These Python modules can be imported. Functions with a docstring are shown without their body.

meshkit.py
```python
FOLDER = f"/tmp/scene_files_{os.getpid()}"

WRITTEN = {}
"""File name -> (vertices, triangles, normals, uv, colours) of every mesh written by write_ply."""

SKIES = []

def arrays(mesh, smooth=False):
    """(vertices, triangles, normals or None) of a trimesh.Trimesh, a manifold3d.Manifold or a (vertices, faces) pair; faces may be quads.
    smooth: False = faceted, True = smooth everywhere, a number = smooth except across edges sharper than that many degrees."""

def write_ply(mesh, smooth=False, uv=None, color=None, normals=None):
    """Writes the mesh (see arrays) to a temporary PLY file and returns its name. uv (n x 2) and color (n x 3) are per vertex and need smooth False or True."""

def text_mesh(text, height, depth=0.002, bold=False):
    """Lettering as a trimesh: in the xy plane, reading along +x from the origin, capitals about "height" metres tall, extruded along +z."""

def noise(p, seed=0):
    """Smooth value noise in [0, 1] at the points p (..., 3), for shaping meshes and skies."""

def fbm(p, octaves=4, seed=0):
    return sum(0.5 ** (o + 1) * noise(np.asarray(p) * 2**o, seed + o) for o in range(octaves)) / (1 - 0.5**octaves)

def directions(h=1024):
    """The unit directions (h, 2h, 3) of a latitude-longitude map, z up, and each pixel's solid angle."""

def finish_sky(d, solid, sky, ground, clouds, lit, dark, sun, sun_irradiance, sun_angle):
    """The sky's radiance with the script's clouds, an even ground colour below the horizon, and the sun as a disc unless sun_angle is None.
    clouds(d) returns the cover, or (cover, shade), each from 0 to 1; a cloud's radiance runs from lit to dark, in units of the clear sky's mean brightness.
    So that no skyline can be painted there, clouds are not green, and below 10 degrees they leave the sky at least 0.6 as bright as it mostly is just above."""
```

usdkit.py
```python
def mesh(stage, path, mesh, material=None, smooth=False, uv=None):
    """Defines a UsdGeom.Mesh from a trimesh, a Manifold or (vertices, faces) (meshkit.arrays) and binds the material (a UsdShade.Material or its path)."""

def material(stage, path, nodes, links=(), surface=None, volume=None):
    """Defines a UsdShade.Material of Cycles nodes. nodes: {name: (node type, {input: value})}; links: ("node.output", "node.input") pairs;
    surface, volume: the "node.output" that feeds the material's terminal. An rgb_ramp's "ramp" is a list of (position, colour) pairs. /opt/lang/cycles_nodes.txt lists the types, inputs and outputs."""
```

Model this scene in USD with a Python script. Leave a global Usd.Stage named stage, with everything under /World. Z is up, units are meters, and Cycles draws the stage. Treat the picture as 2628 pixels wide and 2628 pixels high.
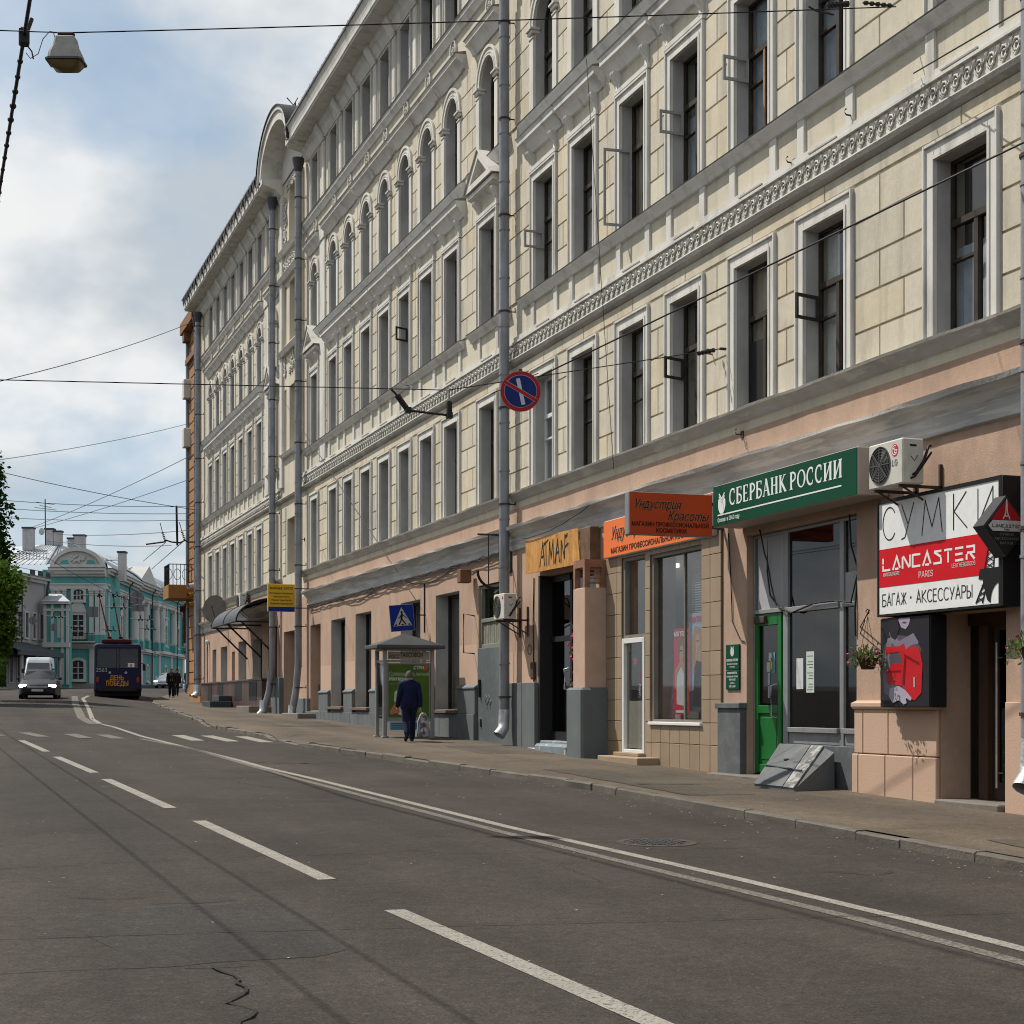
import math, random
import numpy as np, trimesh, manifold3d, shapely
from shapely.geometry import Polygon, LineString, Point, box as sbox
from shapely.ops import unary_union
from shapely import affinity
from pxr import Usd, UsdGeom, UsdLux, UsdShade, Gf, Sdf
import usdkit, meshkit
from scipy.sparse import coo_matrix
from scipy.sparse.csgraph import connected_components

R = random.Random(7)
stage = Usd.Stage.CreateInMemory()
UsdGeom.SetStageUpAxis(stage, UsdGeom.Tokens.z)
UsdGeom.SetStageMetersPerUnit(stage, 1.0)
UsdGeom.Xform.Define(stage, '/World')
stage.SetDefaultPrim(stage.GetPrimAtPath('/World'))

# ------------------------------------------------------------------ camera, sky, sun, exposure
TH = math.atan(1468 / 4200.0)
CT, ST, FPX, CZ = math.cos(TH), math.sin(TH), 4200.0, 1.87
cam = UsdGeom.Camera.Define(stage, '/World/camera')
cam.CreateHorizontalApertureAttr(36.0); cam.CreateVerticalApertureAttr(36.0)
cam.CreateFocalLengthAttr(36.0 * FPX / 2628)
cam.CreateHorizontalApertureOffsetAttr(0.0)
cam.CreateVerticalApertureOffsetAttr(36.0 * 494 / 2628)
cam.CreateClippingRangeAttr(Gf.Vec2f(0.1, 5000))
cm = Gf.Matrix4d(CT, -ST, 0, 0, 0, 0, 1, 0, -ST, -CT, 0, 0, 0, 0, CZ, 1)
cam.AddTransformOp().Set(cm)
EXPOSURE = 0.2
cam.CreateExposureAttr(EXPOSURE)

SUN_EL, SUN_AZ = math.radians(55), math.radians(48)
SUN = np.array([-math.cos(SUN_AZ) * math.cos(SUN_EL), math.sin(SUN_AZ) * math.cos(SUN_EL), math.sin(SUN_EL)])
sun = UsdLux.DistantLight.Define(stage, '/World/sun')
sun.CreateIntensityAttr(1.25); sun.CreateAngleAttr(0.5); sun.CreateNormalizeAttr(True)
sun.CreateColorAttr(Gf.Vec3f(1.0, 0.95, 0.87))
zz = Gf.Vec3d(*SUN); xx = Gf.Cross(Gf.Vec3d(0, 0, 1), zz).GetNormalized(); yy = Gf.Cross(zz, xx)
sun.AddTransformOp().Set(Gf.Matrix4d(xx[0], xx[1], xx[2], 0, yy[0], yy[1], yy[2], 0, zz[0], zz[1], zz[2], 0, 0, 0, 0, 1))

sky = UsdLux.DomeLight.Define(stage, '/World/sky')
SKYK = 0.05
skym = usdkit.material(stage, '/World/Looks/sky_look', {
    'tc': ('texture_coordinate', {}), 'sx': ('separate_xyz', {}),
    'zz': ('math', {'math_type': 'add', 'value2': 0.5}), 'zc': ('math', {'math_type': 'maximum', 'value2': 0.08}),
    'dx': ('math', {'math_type': 'divide'}), 'dy': ('math', {'math_type': 'divide'}),
    'cb': ('combine_xyz', {'z': 0.3}),
    'm1': ('mapping', {'location': (3.1, 1.7, 0), 'scale': (1.0, 1.0, 1.0)}),
    'n1': ('noise_texture', {'scale': 4.6, 'detail': 9.0, 'roughness': 0.52, 'distortion': 0.15}),
    'r1': ('rgb_ramp', {'ramp': [(0.0, (0.34,) * 3), (0.38, (0.4,) * 3), (0.46, (0.66,) * 3), (0.52, (0.92,) * 3), (0.6, (1, 1, 1)), (1, (1, 1, 1))]}),
    'm2': ('mapping', {'location': (8.0, 2.0, 1.5)}),
    'n2': ('noise_texture', {'scale': 5.2, 'detail': 7.0, 'roughness': 0.5}),
    'r2': ('rgb_ramp', {'ramp': [(0.0, (8.4, 9.5, 10.6)), (0.42, (9.2, 10.3, 11.3)), (0.5, (11.6, 12.3, 12.8)), (0.6, (15.2, 15.4, 15.4)), (1, (16.6, 16.5, 16.3))]}),
    'sk': ('sky_texture', {'sky_type': 'single_scattering', 'sun_disc': False, 'sun_elevation': SUN_EL,
                           'sun_rotation': math.atan2(SUN[0], SUN[1]), 'altitude': 150.0, 'aerosol_density': 1.6}),
    'ad': ('mix_color', {'blend_type': 'add', 'fac': 1.0, 'b': (2.4, 4.2, 6.0), 'use_clamp': False}), 'mx': ('mix_color', {'use_clamp': False}), 'bg': ('background_shader', {'strength': SKYK}),
}, [('sk.color', 'ad.a'), ('tc.generated', 'sx.vector'), ('sx.z', 'zz.value1'), ('zz.value', 'zc.value1'), ('sx.x', 'dx.value1'), ('zc.value', 'dx.value2'),
    ('sx.y', 'dy.value1'), ('zc.value', 'dy.value2'), ('dx.value', 'cb.x'), ('dy.value', 'cb.y'),
    ('cb.vector', 'm1.vector'), ('m1.vector', 'n1.vector'), ('n1.fac', 'r1.fac'), ('cb.vector', 'm2.vector'), ('m2.vector', 'n2.vector'),
    ('n2.fac', 'r2.fac'), ('ad.result', 'mx.a'), ('r2.color', 'mx.b'), ('r1.color', 'mx.fac'), ('mx.result', 'bg.color')], surface='bg.background')
UsdShade.MaterialBindingAPI.Apply(sky.GetPrim()).Bind(skym)
sky.GetPrim().SetCustomDataByKey('kind', 'structure')

# ------------------------------------------------------------------ materials
def road_look(name, color, seed):
    """Asphalt: stones of different tone, patchy wear along the lanes, oil and dust."""
    c = np.array(color)
    g = lambda k: tuple(c * k)
    return usdkit.material(stage, '/World/Looks/' + name, {
        'g': ('geometry', {}), 'n': ('noise_texture', {'scale': 0.45, 'detail': 6.0, 'roughness': 0.65}), 'r': ('rgb_ramp', {'ramp': [(0.3, g(0.78)), (0.7, g(1.24))]}),
        'ln': ('mapping', {'scale': (0.9, 0.05, 1.0), 'location': (seed, 0, 0)}), 'l': ('noise_texture', {'scale': 1.0, 'detail': 3.0}), 'lr': ('rgb_ramp', {'ramp': [(0.35, (0.84, 0.84, 0.85)), (0.65, (1.16, 1.15, 1.13))]}),
        'm': ('noise_texture', {'scale': 9.0, 'detail': 6.0, 'roughness': 0.75}), 'mr': ('rgb_ramp', {'ramp': [(0.3, (0.78,) * 3), (0.7, (1.22,) * 3)]}),
        'v': ('voronoi_texture', {'scale': 75.0}), 'vc': ('rgb_to_bw', {}), 'vr': ('rgb_ramp', {'ramp': [(0.0, (0.55,) * 3), (0.45, (0.92,) * 3), (0.8, (1.12, 1.1, 1.06)), (0.93, (1.7, 1.62, 1.5)), (1.0, (2.3, 2.15, 1.95))]}),
        'sp': ('noise_texture', {'scale': 1.9, 'detail': 8.0, 'roughness': 0.7}), 'sr': ('rgb_ramp', {'ramp': [(0.62, (1, 1, 1)), (0.72, (0.62, 0.61, 0.6))]}),
        'a': ('mix_color', {'blend_type': 'multiply', 'fac': 1.0, 'use_clamp': False}), 'b': ('mix_color', {'blend_type': 'multiply', 'fac': 1.0, 'use_clamp': False}), 'd': ('mix_color', {'blend_type': 'multiply', 'fac': 1.0, 'use_clamp': False}), 'e': ('mix_color', {'blend_type': 'multiply', 'fac': 1.0, 'use_clamp': False}),
        'bp': ('bump', {'strength': 0.6, 'distance': 0.012}), 'p': ('principled_bsdf', {'roughness': 0.9, 'specular_ior_level': 0.15})},
        [('g.position', 'n.vector'), ('n.fac', 'r.fac'), ('g.position', 'ln.vector'), ('ln.vector', 'l.vector'), ('l.fac', 'lr.fac'), ('g.position', 'm.vector'), ('m.fac', 'mr.fac'), ('g.position', 'v.vector'), ('v.color', 'vc.color'), ('vc.val', 'vr.fac'), ('g.position', 'sp.vector'), ('sp.fac', 'sr.fac'),
         ('r.color', 'a.a'), ('lr.color', 'a.b'), ('a.result', 'b.a'), ('mr.color', 'b.b'), ('b.result', 'd.a'), ('vr.color', 'd.b'), ('d.result', 'e.a'), ('sr.color', 'e.b'), ('e.result', 'p.base_color'), ('vc.val', 'bp.height'), ('bp.normal', 'p.normal')], surface='p.BSDF')

def look(name, color, rough=0.7, metal=0.0, var=0.12, scale=3.0, bump=0.0, bscale=60.0, dirt=None, dirt_amt=0.4, dscale=(1.2, 1.2, 0.25), dlo=0.48, dhi=0.62, spec=0.25, fine=None, obj=False, coat=0.0, rvar=0.0):
    """A painted or mineral surface: tone drifts over the surface, dirt lies in streaks, fine relief."""
    c = np.array(color, float)
    nodes = {'g': ('texture_coordinate', {}) if obj else ('geometry', {}),
             'n': ('noise_texture', {'scale': scale, 'detail': 5.0, 'roughness': 0.6}),
             'r': ('rgb_ramp', {'ramp': [(0.25, tuple(c * (1 - var))), (0.75, tuple(np.minimum(c * (1 + var), 0.95)))]}),
             'p': ('principled_bsdf', {'roughness': rough, 'metallic': metal, 'specular_ior_level': spec, 'coat_weight': coat})}
    pos = 'g.object' if obj else 'g.position'
    links = [(pos, 'n.vector'), ('n.fac', 'r.fac')]
    out = 'r.color'
    if fine:
        nodes['fn'] = ('noise_texture', {'scale': fine[0], 'detail': 2.0, 'roughness': 0.7})
        nodes['fr'] = ('rgb_ramp', {'ramp': [(0.3, (1 - fine[1],) * 3), (0.7, (1 + fine[1],) * 3)]})
        nodes['fm'] = ('mix_color', {'blend_type': 'multiply', 'fac': 1.0, 'use_clamp': False})
        links += [(pos, 'fn.vector'), ('fn.fac', 'fr.fac'), (out, 'fm.a'), ('fr.color', 'fm.b')]
        out = 'fm.result'
    if dirt is not None:
        nodes['dm'] = ('mapping', {'scale': dscale})
        nodes['dn'] = ('noise_texture', {'scale': 1.0, 'detail': 7.0, 'roughness': 0.65})
        nodes['dr'] = ('rgb_ramp', {'ramp': [(dlo, (0, 0, 0)), (dhi, (dirt_amt,) * 3)]})
        nodes['dx'] = ('mix_color', {'b': tuple(dirt)})
        links += [(pos, 'dm.vector'), ('dm.vector', 'dn.vector'), ('dn.fac', 'dr.fac'), ('dr.color', 'dx.fac'), (out, 'dx.a')]
        out = 'dx.result'
    links.append((out, 'p.base_color'))
    if bump > 0:
        nodes['bn'] = ('noise_texture', {'scale': bscale, 'detail': 4.0, 'roughness': 0.6})
        nodes['b'] = ('bump', {'strength': bump, 'distance': 0.02})
        links += [(pos, 'bn.vector'), ('bn.fac', 'b.height'), ('b.normal', 'p.normal')]
    return usdkit.material(stage, '/World/Looks/' + name, nodes, links, surface='p.BSDF')

_paint = {}
def paint(rgb, rough=0.5, metal=0.0, emit=0.0):
    key = (tuple(round(float(x), 3) for x in rgb), rough, metal, emit)
    if key not in _paint:
        n = 'paint_%03d' % len(_paint)
        if emit:
            _paint[key] = usdkit.material(stage, '/World/Looks/' + n, {'p': ('emission', {'color': key[0], 'strength': emit})}, [], surface='p.emission')
        else:
            _paint[key] = look(n, rgb, rough, metal, var=0.07, scale=9.0, spec=0.15)
    return _paint[key]

M = {}
M['cream'] = look('cream_stucco', (0.525, 0.475, 0.375), 0.9, var=0.12, scale=0.55, bump=0.22, bscale=55, dirt=(0.33, 0.30, 0.24), dirt_amt=0.6, dscale=(2.6, 2.6, 0.2), dlo=0.48, dhi=0.7, fine=(14, 0.05), spec=0.2)
M['pink'] = look('pink_stucco', (0.395, 0.272, 0.20), 0.9, var=0.11, scale=0.7, bump=0.3, bscale=40, dirt=(0.26, 0.185, 0.142), dirt_amt=0.6, dscale=(1.5, 1.5, 0.6), dlo=0.47, dhi=0.68, fine=(11, 0.06), spec=0.2)
M['pink_new'] = look('pink_fresh_paint', (0.46, 0.318, 0.235), 0.85, var=0.05, scale=0.8, bump=0.25, bscale=40, dirt=(0.5, 0.3, 0.21), dirt_amt=0.3, dlo=0.5, dhi=0.7, spec=0.2)
M['trim'] = look('white_trim', (0.56, 0.54, 0.495), 0.85, var=0.1, scale=1.5, bump=0.15, bscale=60, dirt=(0.29, 0.28, 0.255), dirt_amt=0.65, dscale=(2.5, 2.5, 0.5), dlo=0.5, dhi=0.68, spec=0.2)
M['reveal'] = look('shaded_reveal_plaster', (0.33, 0.325, 0.31), 0.9, var=0.16, scale=1.6, bump=0.3, bscale=25, dirt=(0.25, 0.24, 0.23), dirt_amt=0.5, dscale=(2, 2, 0.7), spec=0.2)  # white trim darkened in its colour for the shade inside the recesses
M['sill'] = look('weathered_sill', (0.30, 0.285, 0.255), 0.85, var=0.22, scale=1.1, bump=0.5, bscale=18, dirt=(0.46, 0.44, 0.40), dirt_amt=0.5, dscale=(2.0, 0.8, 5.0), dlo=0.54, dhi=0.6, spec=0.3)
M['cornice_low'] = look('weathered_cornice', (0.40, 0.39, 0.37), 0.85, var=0.2, scale=0.9, bump=0.6, bscale=14, dirt=(0.56, 0.54, 0.5), dirt_amt=0.75, dscale=(4.0, 0.5, 9.0), dlo=0.49, dhi=0.55, spec=0.3)
M['cap_tin'] = look('zinc_flashing', (0.13, 0.125, 0.115), 0.6, var=0.3, scale=2.0, spec=0.4)
M['relief'] = look('ornament_plaster', (0.52, 0.495, 0.44), 0.9, var=0.2, scale=5.0, bump=0.4, bscale=25, dirt=(0.3, 0.28, 0.25), dirt_amt=0.5, dscale=(6, 6, 6), spec=0.2)
M['plinth'] = look('grey_plinth_paint', (0.105, 0.118, 0.12), 0.75, var=0.14, scale=0.9, bump=0.3, bscale=30, dirt=(0.19, 0.185, 0.17), dirt_amt=0.45, dscale=(1.5, 1.5, 0.8), dlo=0.52, dhi=0.75, spec=0.3)
M['plinth_dark'] = look('dark_plinth_paint', (0.035, 0.042, 0.047), 0.7, var=0.15, scale=1.0, bump=0.3, bscale=30, spec=0.3)
M['asphalt'] = road_look('asphalt', (0.044, 0.038, 0.033), 3.0)
M['pave'] = road_look('pavement_asphalt', (0.104, 0.0855, 0.066), 9.0)
M['pave_patch'] = road_look('pavement_patch', (0.078, 0.066, 0.054), 5.0)
M['patch'] = road_look('asphalt_patch', (0.038, 0.0345, 0.0325), 6.0)
M['crack'] = look('crack_tar', (0.016, 0.014, 0.012), 0.9, var=0.2, scale=5)
M['kerb'] = look('granite_kerb', (0.11, 0.097, 0.08), 0.85, var=0.35, scale=1.3, bump=0.7, bscale=35, fine=(60, 0.25), dirt=(0.07, 0.06, 0.05), dirt_amt=0.7, dscale=(3, 1.2, 4), dlo=0.47, dhi=0.62, spec=0.3)
M['roadpaint'] = look('worn_road_paint', (0.25, 0.235, 0.205), 0.85, var=0.15, scale=2.0, bump=0.4, bscale=150, fine=(140, 0.22), dirt=(0.075, 0.066, 0.057), dirt_amt=0.95, dscale=(38, 38, 38), dlo=0.52, dhi=0.62, spec=0.2)
M['roadpaint_faint'] = look('faint_road_paint', (0.16, 0.148, 0.128), 0.9, var=0.15, scale=2.0, bump=0.4, bscale=150, fine=(140, 0.22), dirt=(0.07, 0.062, 0.054), dirt_amt=0.95, dscale=(30, 30, 30), dlo=0.44, dhi=0.58, spec=0.2)
M['wood'] = look('dark_window_wood', (0.035, 0.027, 0.02), 0.65, var=0.35, scale=6.0)
M['wood_light'] = look('bare_window_wood', (0.30, 0.17, 0.08), 0.65, var=0.2, scale=6.0)
M['wood_grey'] = look('grey_casement_paint', (0.26, 0.26, 0.255), 0.6, var=0.2, scale=5.0)
M['pvc'] = look('white_pvc', (0.62, 0.62, 0.60), 0.4, var=0.04, scale=3.0)
M['curtain'] = look('curtain_cloth', (0.78, 0.77, 0.73), 0.95, var=0.2, scale=4.0)
M['curtain_tan'] = look('tan_blind', (0.55, 0.48, 0.34), 0.95, var=0.15, scale=4.0)
M['curtain_blue'] = look('blue_grey_blind', (0.46, 0.53, 0.6), 0.95, var=0.2, scale=4.0)
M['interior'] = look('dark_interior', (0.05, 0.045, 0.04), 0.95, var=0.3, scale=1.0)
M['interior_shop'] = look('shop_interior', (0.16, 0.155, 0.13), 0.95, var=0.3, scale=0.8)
M['zinc'] = look('galvanised_pipe', (0.22, 0.23, 0.25), 0.55, metal=0.3, var=0.22, scale=2.0, bump=0.25, bscale=16, dirt=(0.13, 0.125, 0.125), dirt_amt=0.7, dscale=(5, 5, 0.6), dlo=0.5, dhi=0.65)
M['zinc_light'] = look('bare_zinc', (0.5, 0.51, 0.52), 0.4, metal=0.6, var=0.25, scale=4.0, bump=0.5, bscale=20)
M['roof'] = look('roof_sheet', (0.42, 0.45, 0.48), 0.45, metal=0.3, var=0.15, scale=1.0, dirt=(0.25, 0.26, 0.27), dirt_amt=0.5)
M['black'] = look('black_iron', (0.012, 0.012, 0.012), 0.55, var=0.3, scale=6.0)
M['iron'] = look('rusty_iron', (0.055, 0.04, 0.032), 0.75, var=0.4, scale=8.0)
M['darkgrey'] = look('dark_grey_metal', (0.055, 0.058, 0.062), 0.5, var=0.2, scale=3.0)
M['alu'] = look('aluminium_frame', (0.25, 0.255, 0.26), 0.45, metal=0.3, var=0.12, scale=3.0, dirt=(0.15, 0.15, 0.15), dirt_amt=0.5)
M['steelpaint'] = look('grey_painted_steel', (0.088, 0.105, 0.108), 0.55, var=0.12, scale=1.2, bump=0.12, bscale=8, dirt=(0.16, 0.165, 0.16), dirt_amt=0.4, dscale=(1.5, 1.5, 2.5))
M['hatchgrey'] = look('blue_grey_hatch', (0.088, 0.095, 0.10), 0.7, var=0.14, scale=1.5, bump=0.3, bscale=12, dirt=(0.14, 0.142, 0.14), dirt_amt=0.5, dscale=(3, 3, 3))
M['tile'] = look('tan_tile', (0.29, 0.215, 0.145), 0.5, var=0.08, scale=2.0, dirt=(0.2, 0.15, 0.1), dirt_amt=0.3, obj=False)
M['tile_b'] = look('tan_tile_darker', (0.265, 0.195, 0.13), 0.5, var=0.08, scale=2.0, dirt=(0.19, 0.14, 0.1), dirt_amt=0.3)
M['grout'] = look('tile_grout', (0.13, 0.10, 0.075), 0.9, var=0.2, scale=3.0)
M['green_door'] = look('green_door_paint', (0.008, 0.115, 0.022), 0.42, var=0.14, scale=2.0)
M['bank_green'] = look('bank_green_panel', (0.002, 0.05, 0.024), 0.6, var=0.06, scale=0.8, spec=0.12)
M['orange'] = look('orange_panel', (0.72, 0.15, 0.025), 0.45, var=0.05, scale=0.8)
M['yellow'] = look('yellow_panel', (0.55, 0.32, 0.015), 0.5, var=0.06, scale=1.0)
M['ply'] = look('varnished_plywood', (0.42, 0.19, 0.035), 0.5, var=0.3, scale=5.0, dirt=(0.62, 0.34, 0.1), dirt_amt=0.6, dscale=(3, 9, 1.2))
M['granite'] = look('brown_granite', (0.075, 0.042, 0.035), 0.35, var=0.25, scale=2.5, fine=(40, 0.2), dirt=(0.14, 0.1, 0.085), dirt_amt=0.4)
M['concrete'] = look('old_concrete', (0.15, 0.135, 0.115), 0.9, var=0.2, scale=2.0, bump=0.6, bscale=20)
M['white'] = look('off_white', (0.62, 0.62, 0.61), 0.5, var=0.04, scale=2.0)
M['ac'] = look('air_conditioner_shell', (0.50, 0.48, 0.42), 0.5, var=0.06, scale=3.0, dirt=(0.3, 0.28, 0.24), dirt_amt=0.4, dscale=(4, 4, 2))
M['rubber'] = look('rubber', (0.014, 0.014, 0.014), 0.8, var=0.2, scale=8.0)
M['teal'] = look('turquoise_stucco', (0.075, 0.265, 0.255), 0.9, var=0.12, scale=0.5, dirt=(0.045, 0.16, 0.155), dirt_amt=0.4, spec=0.2)
M['teal_white'] = look('palace_white', (0.40, 0.395, 0.38), 0.9, var=0.1, scale=0.6, dirt=(0.34, 0.33, 0.31), dirt_amt=0.5, spec=0.2)
M['ochre'] = look('ochre_stucco', (0.30, 0.15, 0.06), 0.9, var=0.12, scale=0.8, dirt=(0.28, 0.15, 0.07), dirt_amt=0.5, spec=0.2)
M['whitewall'] = look('whitewashed_wall', (0.27, 0.265, 0.265), 0.9, var=0.1, scale=0.6, dirt=(0.28, 0.27, 0.26), dirt_amt=0.5, spec=0.2)
M['earth'] = look('far_ground', (0.09, 0.08, 0.068), 0.95, var=0.15, scale=0.1)
M['bark'] = look('bark', (0.06, 0.045, 0.032), 0.9, var=0.3, scale=4.0)
M['skin'] = look('skin', (0.42, 0.24, 0.16), 0.6, var=0.06, scale=12.0)
M['denim'] = look('blue_denim', (0.007, 0.011, 0.032), 0.9, var=0.25, scale=9.0)
M['blue_jacket'] = look('blue_jacket_cloth', (0.004, 0.008, 0.034), 0.9, var=0.25, scale=7.0)
M['black_cloth'] = look('black_cloth', (0.012, 0.012, 0.014), 0.9, var=0.25, scale=7.0)
M['grey_cloth'] = look('grey_cloth', (0.13, 0.13, 0.135), 0.9, var=0.2, scale=7.0)
M['hair'] = look('dark_hair', (0.018, 0.013, 0.01), 0.7, var=0.3, scale=20.0)
M['grey_hair'] = look('grey_hair', (0.12, 0.115, 0.11), 0.8, var=0.3, scale=20.0)

def glass_look(name, tint, gloss=1.0, rough=0.02):
    return usdkit.material(stage, '/World/Looks/' + name, {
        'f': ('layer_weight', {'blend': 0.5}), 'pw': ('math', {'math_type': 'power', 'value2': 5.0}), 'fm': ('math', {'math_type': 'multiply_add', 'value2': gloss, 'value3': 0.05}),
        't': ('transparent_bsdf', {'color': tint}), 'g': ('glossy_bsdf', {'color': (0.9, 0.9, 0.9), 'roughness': rough}), 'm': ('mix_closure', {})},
        [('f.facing', 'pw.value1'), ('pw.value', 'fm.value1'), ('fm.value', 'm.fac'), ('t.BSDF', 'm.closure1'), ('g.BSDF', 'm.closure2')], surface='m.closure')
M['glass'] = glass_look('window_glass', (0.88, 0.89, 0.89), 0.9)
M['glass_dark'] = glass_look('dark_glass', (0.42, 0.43, 0.44), 0.9)
M['car_glass'] = glass_look('vehicle_glass', (0.3, 0.32, 0.32), .8)

def leaf_look(name, c):
    return usdkit.material(stage, '/World/Looks/' + name, {
        'g': ('geometry', {}), 'n': ('noise_texture', {'scale': 1.3, 'detail': 4.0}),
        'r': ('rgb_ramp', {'ramp': [(0.3, tuple(x * 0.6 for x in c)), (0.7, tuple(x * 1.35 for x in c))]}),
        'd': ('diffuse_bsdf', {}), 't': ('translucent_bsdf', {}), 'm': ('mix_closure', {'fac': 0.35})},
        [('g.position', 'n.vector'), ('n.fac', 'r.fac'), ('r.color', 'd.color'), ('r.color', 't.color'), ('d.BSDF', 'm.closure1'), ('t.BSDF', 'm.closure2')], surface='m.closure')
M['leaf'] = leaf_look('maple_leaf', (0.075, 0.135, 0.02))
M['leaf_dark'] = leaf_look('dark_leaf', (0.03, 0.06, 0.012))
M['petunia_leaf'] = leaf_look('petunia_leaf', (0.10, 0.16, 0.05))

# ------------------------------------------------------------------ scene tree helpers
ORIGIN, USED = {}, {}
SPLIT = {'bracket', 'insulator', 'curtain', 'string_course', 'string_course_flashing', 'sill_course', 'sill_course_flashing', 'ground_floor_cornice', 'frieze', 'frieze_moulding', 'soffit_joint', 'roof_edge', 'cornice', 'niche', 'grille_and_bumper', 'pole_head', 'drainpipe', 'rail', 'wall_cable', 'sagging_cable', 'wire_hook', 'window_hood'}
def fresh(parent, name):
    n = USED.get((parent, name), 0); USED[(parent, name)] = n + 1
    return f'{parent}/{name}' + (f'_{n:03d}' if n else '')

def tag(prim, label=None, cat=None, group=None, kind=None):
    for k, v in (('label', label), ('category', cat), ('group', group), ('kind', kind)):
        if v: prim.SetCustomDataByKey(k, v)
    return prim

def thing(name, label, cat=None, loc=(0, 0, 0), group=None, kind=None):
    p = fresh('/World', name)
    x = UsdGeom.Xform.Define(stage, p); x.AddTranslateOp().Set(Gf.Vec3d(*map(float, loc)))
    ORIGIN[p] = np.array(loc, float)
    tag(x.GetPrim(), label, cat, group, kind)
    return p

class Fr:
    """A frame: origin, right and up; the third axis is the outward normal."""
    def __init__(s, o, r, u):
        s.o, s.r, s.u = (np.array(a, float) for a in (o, r, u)); s.n = np.cross(s.r, s.u)
    def __call__(s, p):
        p = np.asarray(p, float).reshape(-1, 3)
        return s.o + p[:, :1] * s.r + p[:, 1:2] * s.u + p[:, 2:] * s.n
    def at(s, a, b, c=0.0):
        return Fr(s(np.array([a, b, c]))[0], s.r, s.u)

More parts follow.
